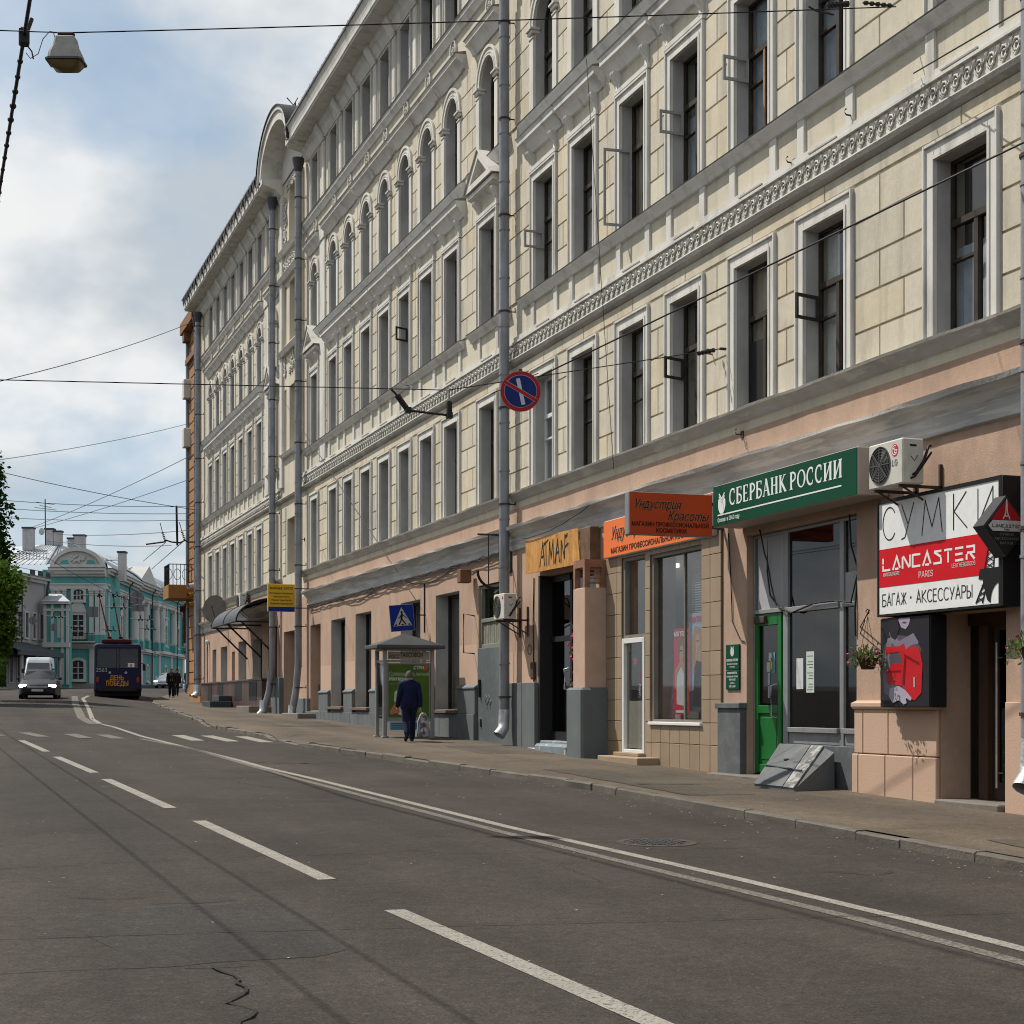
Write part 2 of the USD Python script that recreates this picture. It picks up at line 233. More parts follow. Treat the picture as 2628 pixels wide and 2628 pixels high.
class MB:
    def __init__(s): s.v, s.f, s.k = [], [], 0
    def add(s, v, f):
        v, f = np.asarray(v, float), np.asarray(f, int)
        if f.shape[1] == 4: f = np.vstack([f[:, [0, 1, 2]], f[:, [0, 2, 3]]])
        s.v.append(v); s.f.append(f + s.k); s.k += len(v); return s
    def tm(s, m, fr=None):
        v = np.array(m.vertices); return s.add(fr(v) if fr is not None else v, np.array(m.faces))
    def box(s, a, b, fr=None, bev=0.0):
        a, b = np.minimum(a, b).astype(float), np.maximum(a, b).astype(float)
        if bev > 0:
            e = min(bev, 0.45 * float((b - a).min())); pts = []
            for sx in (0, 1):
                for sy in (0, 1):
                    for sz in (0, 1):
                        c = np.where([sx, sy, sz], b, a); q = np.where([sx, sy, sz], -e, e)
                        for ax in range(3):
                            d = q.copy(); d[ax] = 0; pts.append(c + d)
            m = trimesh.convex.convex_hull(np.array(pts)); return s.tm(m, fr)
        v = np.array([[x, y, z] for x in (a[0], b[0]) for y in (a[1], b[1]) for z in (a[2], b[2])])
        f = [[0, 1, 3, 2], [4, 6, 7, 5], [0, 4, 5, 1], [2, 3, 7, 6], [0, 2, 6, 4], [1, 5, 7, 3]]
        return s.add(fr(v) if fr is not None else v, f)
    def poly(s, geom, w0, w1, fr=None):
        """Extrudes a shapely shape from w0 to w1 along the frame's normal."""
        for g in getattr(geom, 'geoms', [geom]):
            if g.is_empty or g.area < 1e-9 or g.geom_type != 'Polygon': continue
            m = trimesh.creation.extrude_polygon(g, abs(w1 - w0), engine='earcut')
            v = np.array(m.vertices); v[:, 2] += min(w0, w1); s.add(fr(v) if fr is not None else v, np.array(m.faces))
        return s
    def tube(s, pts, r, n=8, cap=True):
        p = np.asarray(pts, float); t = np.gradient(p, axis=0); t /= np.linalg.norm(t, axis=1, keepdims=True) + 1e-12
        ref = np.array([0, 0, 1.0]) if abs(t[:, 2]).mean() < 0.85 else np.array([1.0, 0, 0])
        a = np.cross(t, ref); a /= np.linalg.norm(a, axis=1, keepdims=True) + 1e-12; b = np.cross(t, a)
        an = np.arange(n) * 2 * math.pi / n; r = np.broadcast_to(r, (len(p),))
        v = (p[:, None] + r[:, None, None] * (np.cos(an)[None, :, None] * a[:, None] + np.sin(an)[None, :, None] * b[:, None])).reshape(-1, 3)
        f = [[i * n + j, i * n + (j + 1) % n, (i + 1) * n + (j + 1) % n, (i + 1) * n + j] for i in range(len(p) - 1) for j in range(n)]
        s.add(v, f)
        if cap:
            for i0, rev in ((0, 1), (len(p) - 1, 0)):
                c = [[0, j + 1, (j + 1) % n + 1] if not rev else [0, (j + 1) % n + 1, j + 1] for j in range(n)]
                s.add(np.vstack([p[i0:i0 + 1], v[i0 * n:i0 * n + n]]), c)
        return s
    def sweep(s, prof, y0, y1, fr=None, wob=0.0, seg=0):
        """Extrudes a (d, z) profile polygon along the wall between y0 and y1 (d is measured outward from the wall plane)."""
        n = len(prof); ys = np.linspace(y0, y1, max(2, seg + 1)); rows = []
        for y in ys:
            pr = np.array(prof, float)
            if wob: pr = pr + (meshkit.noise(np.column_stack([pr[:, 0] * 9, np.full(n, y * 1.3), pr[:, 1] * 9]))[:, None] - 0.5) * wob * (pr[:, :1] > 0.02)
            rows.append(np.column_stack([WX - pr[:, 0], np.full(n, y), pr[:, 1]]))
        v = np.vstack(rows)
        f = [[i * n + j, (i + 1) * n + j, (i + 1) * n + (j + 1) % n, i * n + (j + 1) % n] for i in range(len(ys) - 1) for j in range(n)]
        s.add(v, f)
        t2 = shapely.Polygon(prof)
        vv, ff = trimesh.creation.triangulate_polygon(t2, engine='earcut')
        for y, rv in ((y0, 0), (y1, 1)):
            s.add(np.column_stack([WX - vv[:, 0], np.full(len(vv), y), vv[:, 1]]), ff[:, ::-1] if rv else ff)
        return s
    def done(s, parent, name, mat, smooth=False, label=None):
        """Defines the mesh as one part; pieces that do not touch become parts of their own for the names in SPLIT."""
        if not s.v: return None
        v, f = np.vstack(s.v), np.vstack(s.f)
        if name in SPLIT:
            k, c = connected_components(coo_matrix((np.ones(2 * len(f)), (f[:, [0, 1]].ravel(), f[:, [1, 2]].ravel())), (len(v), len(v))), directed=False)
            if k > 1:
                lo = np.array([v[c == i].min(0) for i in range(k)]) - .012; hi = np.array([v[c == i].max(0) for i in range(k)]) + .012
                kk, g = connected_components(coo_matrix(np.all((lo[:, None] <= hi[None]) & (lo[None] <= hi[:, None]), -1)), directed=False)
                if kk > 1:
                    first = None
                    for j in range(kk):
                        keep = g[c] == j; idx = np.cumsum(keep) - 1; m = MB().add(v[keep], idx[f[keep[f[:, 0]]]])
                        q = m._define(parent, name, mat, smooth, label); first = first or q
                    return first
        return s._define(parent, name, mat, smooth, label)
    def _define(s, parent, name, mat, smooth, label):
        v, f = np.vstack(s.v), np.vstack(s.f)
        top = parent
        while top not in ORIGIN and '/' in top[1:]: top = top.rsplit('/', 1)[0]
        v = v - ORIGIN.get(top, 0)
        p = fresh(parent, name)
        usdkit.mesh(stage, p, (v, f), mat, smooth)
        if label: stage.GetPrimAtPath(p).SetCustomDataByKey('label', label)
        return p

def solo(name, mb, mat, label, cat=None, group=None, kind=None, smooth=False):
    p = mb.done('/World', name, mat, smooth); tag(stage.GetPrimAtPath(p), label, cat, group, kind); return p

def ray(px, py, Z):
    """The point of the place seen at a pixel of the photograph (2628 wide), Z metres in front of the camera."""
    X = (px - 1314) / FPX * Z
    return np.array([X * CT + Z * ST, Z * CT - X * ST, CZ - (py - 1808) * Z / FPX])

WX = 13.0                                                     # the long facade's plane
WALL = Fr((WX, 0, 0), (0, -1, 0), (0, 0, 1))                  # its frame: first axis is -y, normal is -x
def fbox(mb, y0, y1, z0, z1, d0, d1, bev=0.0):
    return mb.box((WX - d1, y0, z0), (WX - d0, y1, z1), None, bev)

def text_geom(text, h, bold=False, sx=1.0, shear=0.0):
    m = meshkit.text_mesh(text, h, 0.003, bold); v = np.array(m.vertices)
    v[:, 0] = v[:, 0] * sx + v[:, 1] * shear
    m.vertices = v; return m
def put_text(mb, fr, text, h, u, v, w=0.004, bold=False, sx=1.0, shear=0.0, width=None, center=False):
    m = text_geom(text, h, bold, sx, shear); q = np.array(m.vertices)
    if width: q[:, 0] *= width / (q[:, 0].max() - q[:, 0].min())
    q[:, 0] -= q[:, 0].min()
    if center: q[:, 0] -= q[:, 0].max() / 2
    mb.add(fr(q + np.array([u, v, w])), m.faces)

# strokes as lettering: polylines in a unit-high cell
def strokes(lines):
    return unary_union([LineString(p).buffer(w / 2, cap_style='flat' if sq else 'round', join_style='mitre' if sq else 'round') for p, w, sq in lines])
def arc(cx, cy, rx, ry, a0, a1, n=14):
    return [(cx + rx * math.cos(math.radians(a)), cy + ry * math.sin(math.radians(a))) for a in np.linspace(a0, a1, n)]

# ground heights
def zr(y, x=None):
    """Height of the road; beyond 60 m its left side is banked up."""
    y = np.minimum(y, 240.0); z = -0.02 + 0.0216 * y
    if x is None: return z
    k = np.array(KERB); d = np.clip((np.interp(y, k[:, 1], k[:, 0]) - x) / 4.0, 0, 1); t = np.clip((y - 58) / 30.0, 0, 1); u = np.clip((150 - y) / 25.0, 0, 1)
    return z + 0.34 * d * t * t * (3 - 2 * t) * u
def kerb_h(y):
    h = 0.115
    for a, b in ((39.3, 44.6), (52.4, 57.2)):
        t = max(0.0, min(1.0, (y - a) / 0.8, (b - y) / 0.8)); h = h - (0.115 - 0.03) * t
    return h
def zp(y): return zr(y) + 0.115
KERB = [(9.8, -40), (9.8, 8), (9.82, 13), (9.83, 17.7), (9.78, 24.5), (9.05, 31), (8.42, 39), (8.42, 45), (8.18, 52), (8.52, 57.5), (9.5, 72), (10.6, 88), (12.2, 100), (15, 116), (20, 136), (30, 160)]
def kerb_x(y):
    k = np.array(KERB); return float(np.interp(y, k[:, 1], k[:, 0]))

# ================================================================== the setting: ground, road, markings, pavement, kerb
def sheet(xs_of_y, ys, dz, bank=False):
    """A sheet following the street's slope: xs_of_y gives the row of x values at y."""
    rows = [np.column_stack([xs_of_y(y), np.full(len(xs_of_y(y)), y), (zr(np.full(len(xs_of_y(y)), float(y)), xs_of_y(y)) if bank else np.full(len(xs_of_y(y)), float(zr(y)))) + dz]) for y in ys]
    n = len(rows[0]); v = np.vstack(rows)
    f = [[i * n + j, i * n + j + 1, (i + 1) * n + j + 1, (i + 1) * n + j] for i in range(len(rows) - 1) for j in range(n - 1)]
    return MB().add(v, f)
solo('ground', sheet(lambda y: np.array([-1500.0, -60, 0, 60, 1500]), [-800, -60, 0, 60, 120, 180, 240, 400, 2500], -0.3), M['earth'], 'ground beyond the street', kind='structure')
road_ys = list(range(-40, 205, 5))
solo('road', sheet(lambda y: np.concatenate([[-60.0, -20, -5], np.linspace(kerb_x(y) - 4.4, kerb_x(y) + 0.05, 6)]), road_ys, 0.0, True), M['asphalt'], 'brown grey asphalt road running uphill', kind='structure')
# pavement with lowered stretches
def pav_row(y):
    k = kerb_x(y) + 0.15
    xs = np.array([k, k + 0.9, k + 1.6, max(13.6, k + 2.2), max(40.0, k + 14)])
    hs = np.array([kerb_h(y) - 0.006, 0.6 * 0.115 + 0.4 * kerb_h(y), 0.115, 0.115, 0.115])
    return np.column_stack([xs, np.full(5, y), zr(y) + hs])
pys = sorted(set(list(np.arange(-40, 36, 4.0)) + list(np.arange(36, 60, 0.4)) + list(np.arange(60, 162, 4.0))))
rows = [pav_row(y) for y in pys]
mb = MB().add(np.vstack(rows), [[i * 5 + j, i * 5 + j + 1, (i + 1) * 5 + j + 1, (i + 1) * 5 + j] for i in range(len(rows) - 1) for j in range(4)])
solo('pavement', mb, M['pave'], 'brownish asphalt pavement along the long facade', kind='structure')
kerb = thing('kerb', 'row of worn granite kerb stones along the pavement', kind='structure')
pts, acc = [], 0.0
ky = 3.0
while ky < 104:
    L = R.uniform(0.85, 1.65); a, b = np.array([kerb_x(ky), ky]), np.array([kerb_x(ky + L), ky + L])
    t = (b - a) / np.linalg.norm(b - a); nrm = np.array([t[1], -t[0]]); g = 0.008
    h0, h1 = kerb_h(ky), kerb_h(ky + L); jit = R.uniform(-0.02, 0.018); tl = R.uniform(-0.022, 0.022)
    q = []
    for along, hh in ((g, h0), (np.linalg.norm(b - a) - g, h1)):
        base = a + t * along; e = 0.018
        for off, z in ((-0.005, -0.1), (-0.005 + tl, hh - e + jit), (e + tl, hh + jit), (0.15 + tl - e, hh + jit), (0.15 + tl, hh - e + jit), (0.15 + tl, -0.1)):
            p = base + nrm * off; q.append([p[0], p[1], float(zr(p[1])) + z])
    f = [[j, (j + 1) % 6, 6 + (j + 1) % 6, 6 + j] for j in range(6)]
    m = MB().add(q, f).add(np.array(q[:6]), [[0, 2, 1], [0, 3, 2], [0, 4, 3], [0, 5, 4]]).add(np.array(q[6:]), [[0, 1, 2], [0, 2, 3], [0, 3, 4], [0, 4, 5]])
    m.done(kerb, 'kerb_stone', M['kerb']); ky += L

def strip(mb, pts, w, dz, lift=0.004):
    """A painted line on the road along the points (x, y)."""
    p = np.array(pts, float)
    dense = [p[0]]
    for a, b in zip(p[:-1], p[1:]):
        n = max(1, int(np.linalg.norm(b - a) / 1.0)); dense += [a + (b - a) * (i + 1) / n for i in range(n)]
    p = np.array(dense); t = np.gradient(p, axis=0); t /= np.linalg.norm(t, axis=1, keepdims=True); n = np.column_stack([-t[:, 1], t[:, 0]])
    w = np.broadcast_to(w, (len(p),))[:, None]
    l, r = p + n * w / 2, p - n * w / 2
    v = np.vstack([np.column_stack([a, zr(a[:, 1], a[:, 0]) + dz]) for a in (l, r)]); k = len(p)
    return mb.add(v, [[k + i, k + i + 1, i + 1, i] for i in range(k - 1)])
marks = thing('road_markings', 'worn white lines painted on the road', kind='structure')
strip(MB(), [(7.1, 2), (7.04, 9.45), (7.02, 10.96), (6.9, 13.5), (6.7, 16.2), (6.5, 18.7), (6.1, 27.95), (5.88, 31.6), (5.86, 33.5), (5.3, 46.5), (5.28, 54.0), (5.15, 56.6)], 0.14, 0.004).done(marks, 'solid_line', M['roadpaint'])
strip(MB(), [(6.75, 2), (6.7, 9.0), (6.66, 11.06), (6.5, 13.5), (6.24, 17.8), (5.82, 28.4), (5.62, 39.35), (5.08, 44.74)], 0.14, 0.004).done(marks, 'solid_line', M['roadpaint_faint'])
strip(MB(), [(5.15, 57.2), (5.3, 62), (6.0, 72), (7.0, 87.7), (8.0, 96)], 0.17, 0.004).done(marks, 'solid_line', M['roadpaint'])
strip(MB(), [(4.9, 57), (5.0, 63), (5.9, 78), (7.0, 93)], 0.32, 0.006).done(marks, 'solid_line', M['roadpaint_faint'])
for y0, y1, xa, xb in ((6.5, 12.48, 3.72, 3.38), (14.46, 20.48, 3.29, 3.04), (22.45, 28.6, 2.95, 2.67), (30.4, 36.0, 2.63, 2.34), (38.3, 44.3, 2.27, 1.99)):
    strip(MB(), [(xa, y0), (xb, y1)], 0.17, 0.004).done(marks, 'lane_dash', M['roadpaint'])
for xa, ya, xb, yb in ((6.38, 47.1, 6.41, 43.4), (7.13, 46.6, 7.22, 42.75), (7.98, 45.9, 8.0, 42.1)):
    strip(MB(), [(xa, ya), (xb, yb)], 0.36, 0.004).done(marks, 'crossing_stripe', M['roadpaint'])
for xa, ya, xb, yb in ((1.15, 50.2, 1.55, 47.2), (2.3, 49.5, 2.67, 46.4), (3.51, 48.3, 3.71, 45.35), (4.33, 47.6, 4.53, 44.9)):
    strip(MB(), [(xa, ya), (xb, yb)], 0.36, 0.0085).done(marks, 'crossing_stripe', M['roadpaint_faint'])
# cracks, tar seams and a repaired patch
def jag(pts, amp, step=0.12, seed=1):
    r = random.Random(seed); p = [np.array(pts[0], float)]
    for a, b in zip(pts[:-1], pts[1:]):
        a, b = np.array(a, float), np.array(b, float); n = max(2, int(np.linalg.norm(b - a) / step))
        p += [a + (b - a) * i / n + np.array([r.uniform(-amp, amp), r.uniform(-amp, amp)]) * (i < n) for i in range(1, n + 1)]
    return p
def crack(pts, w, amp, seed, mat='crack', step=0.12):
    p = np.array(jag(pts, amp, step, seed)); r = random.Random(seed + 50)
    t = np.gradient(p, axis=0); t /= np.linalg.norm(t, axis=1, keepdims=True) + 1e-9; n = np.column_stack([-t[:, 1], t[:, 0]])
    ww = np.array([[w * r.uniform(0.25, 1.4)] for _ in p]); l, q = p + n * ww / 2, p - n * ww / 2; k = len(p)
    v = np.vstack([np.column_stack([a, zr(a[:, 1]) + 0.0145]) for a in (l, q)])
    return MB().add(v, [[k + i, k + i + 1, i + 1, i] for i in range(k - 1)])
cr = thing('road_cracks', 'dark cracks and seams in the asphalt', kind='structure')
for i, (pts, w, amp) in enumerate([
        ([(1.62, 10.4), (1.7, 10.08), (1.71, 9.64), (1.52, 9.26), (1.65, 8.99), (1.51, 8.75), (1.45, 8.2)], 0.022, 0.035), ([(1.45, 10.42), (1.85, 10.38)], 0.016, 0.02),
        ([(-0.5, 15.9), (3.12, 16.5), (5.62, 16.05), (8.8, 15.8)], 0.014, 0.012), ([(-0.5, 12.0), (2.78, 11.65), (4.0, 11.5), (5.76, 11.26), (8.12, 10.9), (9.7, 10.9)], 0.015, 0.012),
        ([(1.45, 24.2), (5.13, 23.1), (8.5, 22.6)], 0.02, 0.01), ([(0.8, 20.1), (4.2, 19.6)], 0.012, 0.01), ([(1.0, 13.9), (1.3, 13.7), (1.6, 13.75)], 0.014, 0.03),
        ([(1.6, 13.35), (2.0, 13.3), (2.3, 13.42)], 0.018, 0.03), ([(4.6, 27.6), (4.9, 26.4), (5.2, 25.6)], 0.02, 0.05), ([(5.9, 33.0), (6.88, 32.5), (7.15, 32.1)], 0.09, 0.02),
        ([(7.9, 13.7), (8.3, 13.4), (8.6, 13.55)], 0.02, 0.04), ([(5.6, 13.5), (5.7, 15.0), (5.55, 17.0)], 0.006, 0.02), ([(6.9, 17.0), (7.0, 16.7), (8.6, 16.2), (9.4, 16.1)], 0.012, 0.012), ([(-0.4, 10.6), (1.05, 10.55)], 0.012, 0.01)]):
    crack(pts, w, amp, i + 3).done(cr, 'crack', M['crack'])
pt = [(1.0, 13.06), (1.8, 13.15), (2.54, 13.21), (2.65, 12.14), (2.6, 10.81), (2.31, 10.58), (1.08, 10.51), (1.12, 11.2), (0.98, 11.88)]
tri_v, tri_f = trimesh.creation.triangulate_polygon(Polygon(jag(pt + pt[:1], 0.035, 0.25, 9)).buffer(0), engine='earcut')
patch = MB().add(np.column_stack([tri_v, zr(tri_v[:, 1]) + 0.0025]), tri_f)
patch.done(cr, 'repaired_patch', M['patch'], label='smooth bluish grey repaired patch')
for k, pp in enumerate(([(10.3, 12.5), (12.2, 12.2), (12.4, 14.4), (10.6, 14.9)], [(11.0, 33.5), (12.6, 33.2), (12.7, 36.5), (11.2, 36.8)], [(10.2, 21.5), (11.2, 21.3), (11.3, 27.5), (10.3, 27.8)], [(10.0, 50), (12, 50), (12.2, 55), (10.2, 56)])):
    tri_v, tri_f = trimesh.creation.triangulate_polygon(Polygon(jag(pp + pp[:1], 0.03, 0.3, 40 + k)).buffer(0), engine='earcut'); MB().add(np.column_stack([tri_v, zr(tri_v[:, 1]) + 0.115 + 0.004]), tri_f).done(cr, 'pavement_patch', M['pave_patch'])
for k, (pts, w) in enumerate((([(10.1, 16.2), (11.2, 16.4), (12.9, 16.1)], .012), ([(10.1, 20.1), (11.6, 20.3), (12.9, 20.0)], .01), ([(10.2, 30.2), (11.4, 30.6), (12.9, 30.3)], .016), ([(11.9, 16.5), (11.8, 20.0), (12.1, 24.0), (11.9, 30)], .008), ([(10.2, 40), (12.6, 40.4)], .02))):
    q = crack(pts, w, .02, 60 + k); q.v = [v + [0, 0, .112] for v in q.v]; q.done(cr, 'crack', M['crack'])
# a manhole cover in the right lane
mh = thing('manhole_cover', 'round ribbed iron manhole cover set flush in the nearest lane', 'manhole cover', (7.5, 16.6, float(zr(16.6))))
sl = 0.0216
def disc(r0, r1, z0, z1, n=40):
    p = Polygon(arc(0, 0, r1, r1, 0, 360, n)[:-1])
    if r0 > 0: p = p.difference(Polygon(arc(0, 0, r0, r0, 0, 360, n)[:-1]))
    return p
mfr = Fr((7.5, 16.6, float(zr(16.6))), (1, 0, 0), (0, 1, sl))
MB().poly(disc(0.36, 0.45, 0, 0), -0.02, 0.006, mfr).done(mh, 'rim', M['iron'])
MB().poly(disc(0, 0.352, 0, 0), -0.02, 0.003, mfr).done(mh, 'lid', M['iron'])
m = MB()
for i in range(-4, 5):
    for j in range(-4, 5):
        if (i * i + j * j) < 17: m.poly(sbox(i * 0.078 - 0.026, j * 0.078 - 0.026, i * 0.078 + 0.026, j * 0.078 + 0.026), 0.003, 0.011, mfr)
m.done(mh, 'tread_studs', M['darkgrey'])
# specks of litter and poplar fluff along the kerb
m = MB(); r = random.Random(5)
for i in range(420):
    y = r.uniform(5, 40); x = kerb_x(y) - abs(r.gauss(0, 0.35)) - 0.03 if r.random() < 0.55 else r.uniform(0.5, 12.4)
    zz_ = float(zr(y)) + (0.115 if x > kerb_x(y) + 0.16 else 0.0) + 0.006; s_ = r.uniform(0.006, 0.02); a = r.uniform(0, 3.14)
    if abs(x - kerb_x(y) - 0.07) < 0.1: continue
    m.add([[x + s_ * math.cos(a + k * 2.1), y + s_ * math.sin(a + k * 2.1), zz_ + 0.004 * (k == 0)] for k in range(3)], [[0, 1, 2]])
solo('litter', m, paint((0.3, 0.27, 0.23)), 'pale specks of litter and fluff on the road and pavement', 'litter', kind='stuff')

# ================================================================== the long cream building on the right
B = thing('tenement_building', 'long five storey cream building with pink ground floor and rows of tall windows', 'building', (WX, 50, 0))
Y_END, Y_BEG = 87.0, 8.5
# bays: (near jamb, far jamb, section)
BAYS = [(a, b, 'r') for b, a in ((35.53, 34.28), (33.09, 31.88), (30.45, 29.25), (28.02, 26.83), (25.4, 24.18), (23.01, 21.77), (19.4, 18.17))]
BAYS += [(15.55, 16.8, 'x'), (12.95, 14.2, 'x')]
BAYS += [(a, b, 'm') for b, a in ((59.56, 58.5), (56.54, 55.46), (54.26, 53.17), (51.9, 50.79), (49.6, 48.48), (47.26, 46.14), (44.96, 43.8), (42.6, 41.42), (39.54, 38.35))]
BAYS += [(a, b, 'l') for b, a in ((83.87, 82.8), (81.63, 80.6), (79.39, 78.35), (77.28, 76.2), (74.96, 73.95), (72.69, 71.65), (70.45, 69.4), (67.3, 66.3))]
BAYS.sort()
PEDI = {i for i, b in enumerate(BAYS) if abs(b[0] - 38.35) < .01 or abs(b[0] - 58.5) < .01 or abs(b[0] - 66.3) < .01}
RIS = (61.0, 65.3)                                            # the narrow bay over the gateway

def wall(name, mat, ya, yb, z0, z1, ops, d0=-0.45, d1=0.0):
    m = MB(); y = ya
    for a, b, c, d in sorted(ops):
        if a > y: fbox(m, y, a, z0, z1, d0, d1)
        if c > z0: fbox(m, a, b, z0, c, d0, d1)
        if d < z1: fbox(m, a, b, d, z1, d0, d1)
        y = b
    if yb > y: fbox(m, y, yb, z0, z1, d0, d1)
    return m.done(B, name, mat)

Z2, H2 = 6.92, 9.39
Z3, H3 = 11.42, 13.96
Z4, SP4 = 15.62, 17.52
Z5, H5 = 19.95, 22.02
main = [b for b in BAYS]
def seg(ya, yb): return [b for b in BAYS if ya <= b[0] and b[1] <= yb]
for k, (ya, yb) in enumerate(((Y_BEG, RIS[0]), (RIS[1], Y_END))):
    bb = seg(ya, yb)
    wall('wall', M['cream'], ya, yb, 6.55, 11.2, [(b[0], b[1], Z2, H2) for b in bb])
    wall('wall', M['cream'], ya, yb, 11.2, 15.3, [(b[0], b[1], Z3, H3) for b in bb])
    # arched storey: rectangular openings to the springing, then arches cut into panels
    m = MB(); y = ya
    for a, b, s_ in bb:
        r_ = (b - a) / 2; c = (a + b) / 2
        fbox(m, y, a, 15.3, 19.6, -0.45, 0); fbox(m, a, b, 15.3, Z4, -0.45, 0); y = b
        sh = sbox(-b, SP4, -a, 19.6).difference(Point(-c, SP4).buffer(r_, 24))
        m.poly(sh, -0.45, 0, WALL)
    fbox(m, y, yb, 15.3, 19.6, -0.45, 0); m.done(B, 'wall', M['cream'])
    wall('wall', M['cream'], ya, yb, 19.6, 22.65, [(b[0], b[1], Z5, H5) for b in bb])
# the narrow bay over the gateway
RW = [(62.75, 63.75), (61.6, 62.05), (64.35, 64.75)]
wall('wall', M['cream'], RIS[0], RIS[1], 5.95, 11.2, [(62.3, 64.2, 7.0, 9.2)])
wall('wall', M['cream'], RIS[0], RIS[1], 11.2, 15.9, [(a, b, 11.9, 14.4) for a, b in RW])
wall('wall', M['cream'], RIS[0], RIS[1], 15.9, 19.6, [(a, b, 16.2, 18.5) for a, b in RW])
m = MB(); m.poly(sbox(-RIS[1], 19.6, -RIS[0], 22.65).difference(unary_union([sbox(-63.85, 20.2, -62.55, 21.7), Point(-63.2, 21.7).buffer(0.65)])), -0.45, 0, WALL); m.done(B, 'wall', M['cream'])
# far gable end, core of the house, roof
m = MB(); m.box((WX + 0.46, Y_END - 0.4, 1.0), (32, Y_END, 22.65)); m.box((WX + 0.46, Y_BEG, -0.3), (32, Y_BEG + 0.4, 22.65)); m.box((31.6, Y_BEG + 0.4, 0), (32, Y_END - 0.4, 22.65)); m.done(B, 'end_wall', M['cream'])
m = MB()
for z0, z1 in ((6.45, 6.5), (11.1, 11.15), (15.25, 15.29), (19.62, 19.65)): m.box((WX + 0.46, Y_BEG + 0.41, z0), (18.5, Y_END - 0.41, z1))
m.box((18.5, Y_BEG + 0.41, 0), (18.6, Y_END - 0.41, 22.6))
m.done(B, 'interior', M['interior'])
m = MB()
for ya, yb in ((Y_BEG, 59.2), (66.0, Y_END)):
    m.add([[12.03, ya, 23.22], [12.03, yb, 23.22], [20, yb, 26.2], [20, ya, 26.2], [32, ya, 23.2], [32, yb, 23.2]], [[0, 1, 2], [0, 2, 3], [3, 2, 5], [3, 5, 4]])
m.add([[WX, 59.2, 23.5], [WX, 66, 23.5], [20, 66, 26.2], [20, 59.2, 26.2]], [[0, 1, 2, 3]])
m.add([[12.03, Y_BEG, 23.22], [20, Y_BEG, 26.2], [32, Y_BEG, 23.2]], [[0, 1, 2]]); m.add([[12.03, Y_END, 23.22], [20, Y_END, 26.2], [32, Y_END, 23.2]], [[0, 2, 1]])
roof = m.done(B, 'roof', M['roof'])
m = MB()
for y in np.arange(Y_BEG, Y_END, 0.62):
    if 59.2 < y < 66: continue
    m.box((12.04, y - 0.015, 23.2), (12.06, y + 0.015, 23.26)); m.add([[12.03, y - .015, 23.22], [12.03, y + .015, 23.22], [20, y + .015, 26.2], [20, y - .015, 26.2], [12.03, y - .015, 23.27], [12.03, y + .015, 23.27], [20, y + .015, 26.25], [20, y - .015, 26.25]], [[4, 5, 6, 7], [0, 4, 7, 3], [1, 2, 6, 5]])
m.done(roof, 'standing_seams', M['roof'])
# eaves
m = MB()
prof = [(-0.01, 22.1), (0.07, 22.12), (0.1, 22.24), (0.16, 22.3), (0.2, 22.42), (0.28, 22.47), (0.3, 22.6), (0.8, 22.63), (0.8, 22.68), (0.84, 22.70), (0.84, 22.9), (0.88, 22.96), (0.9, 23.1), (0.93, 23.15), (-0.01, 23.15)]
for ya, yb in ((Y_BEG, 60.2), (65.6, Y_END + 0.25)): m.sweep(prof, ya, yb, wob=0.02, seg=60)
eav = m.done(B, 'cornice', M['trim'], 35)
m = MB()
for ya, yb in ((Y_BEG, 60.0), (65.9, Y_END + 0.3)):
    fbox(m, ya, yb, 23.15, 23.23, 0.2, 0.97)
m.done(eav, 'roof_edge', M['cap_tin'])
m = MB(); r = random.Random(3); y = 66.2
while y < 87.1:
    L = r.uniform(0.15, 0.4); h = r.uniform(0.1, 0.3); fbox(m, y, y + L, 23.15 - h, 23.15, 0.935, 0.965); fbox(m, y + L * .3, y + L * .6, 23.0 - h, 23.15 - h, 0.94, 0.962); y += L + r.uniform(0.35, 0.75)
m.done(eav, 'torn_gutter_pieces', M['black'], label='torn blackened gutter pieces along the eaves')
m = MB()
for ya, yb in ((Y_BEG, 60.2), (65.6, Y_END)):
    fbox(m, ya, yb, 22.622, 22.632, 0.56, 0.585)
m.done(eav, 'soffit_joint', M['cap_tin'])
# curved gable over the gateway bay
cg, GA, GZ = 62.75, 3.05, 22.75
outer = Polygon(arc(-cg, GZ, GA, 1.95, 0, 180, 40)); inner = Polygon(arc(-cg, GZ - 0.05, GA - 0.42, 1.55, 0, 180, 40))
m = MB(); m.poly(outer.difference(inner), 0.0, 0.86, WALL); m.poly(Polygon(arc(-cg, GZ, GA + .06, 2.01, 0, 180, 40)).difference(Polygon(arc(-cg, GZ, GA - .1, 1.85, 0, 180, 40))), 0.8, 0.93, WALL)
gb = m.done(B, 'curved_gable', M['trim'], 40)
m = MB(); m.poly(inner, -0.3, 0.04, WALL); m.done(gb, 'tympanum', M['trim'])
m = MB(); m.poly(Polygon(arc(-cg, GZ, GA + .1, 2.06, 0, 180, 40)).difference(Polygon(arc(-cg, GZ, GA + .03, 2.0, 0, 180, 40))), -0.6, 0.97, WALL); m.done(gb, 'roof_edge', M['black'])
for a, b in ((65.0, 66.4), (59.4, 60.35)): MB().sweep([(-0.01, 22.2), (0.3, 22.5), (0.75, 22.62), (0.86, 22.66), (0.86, 22.86), (-0.01, 22.92)], a, b).done(gb, 'gable_foot', M['trim'])
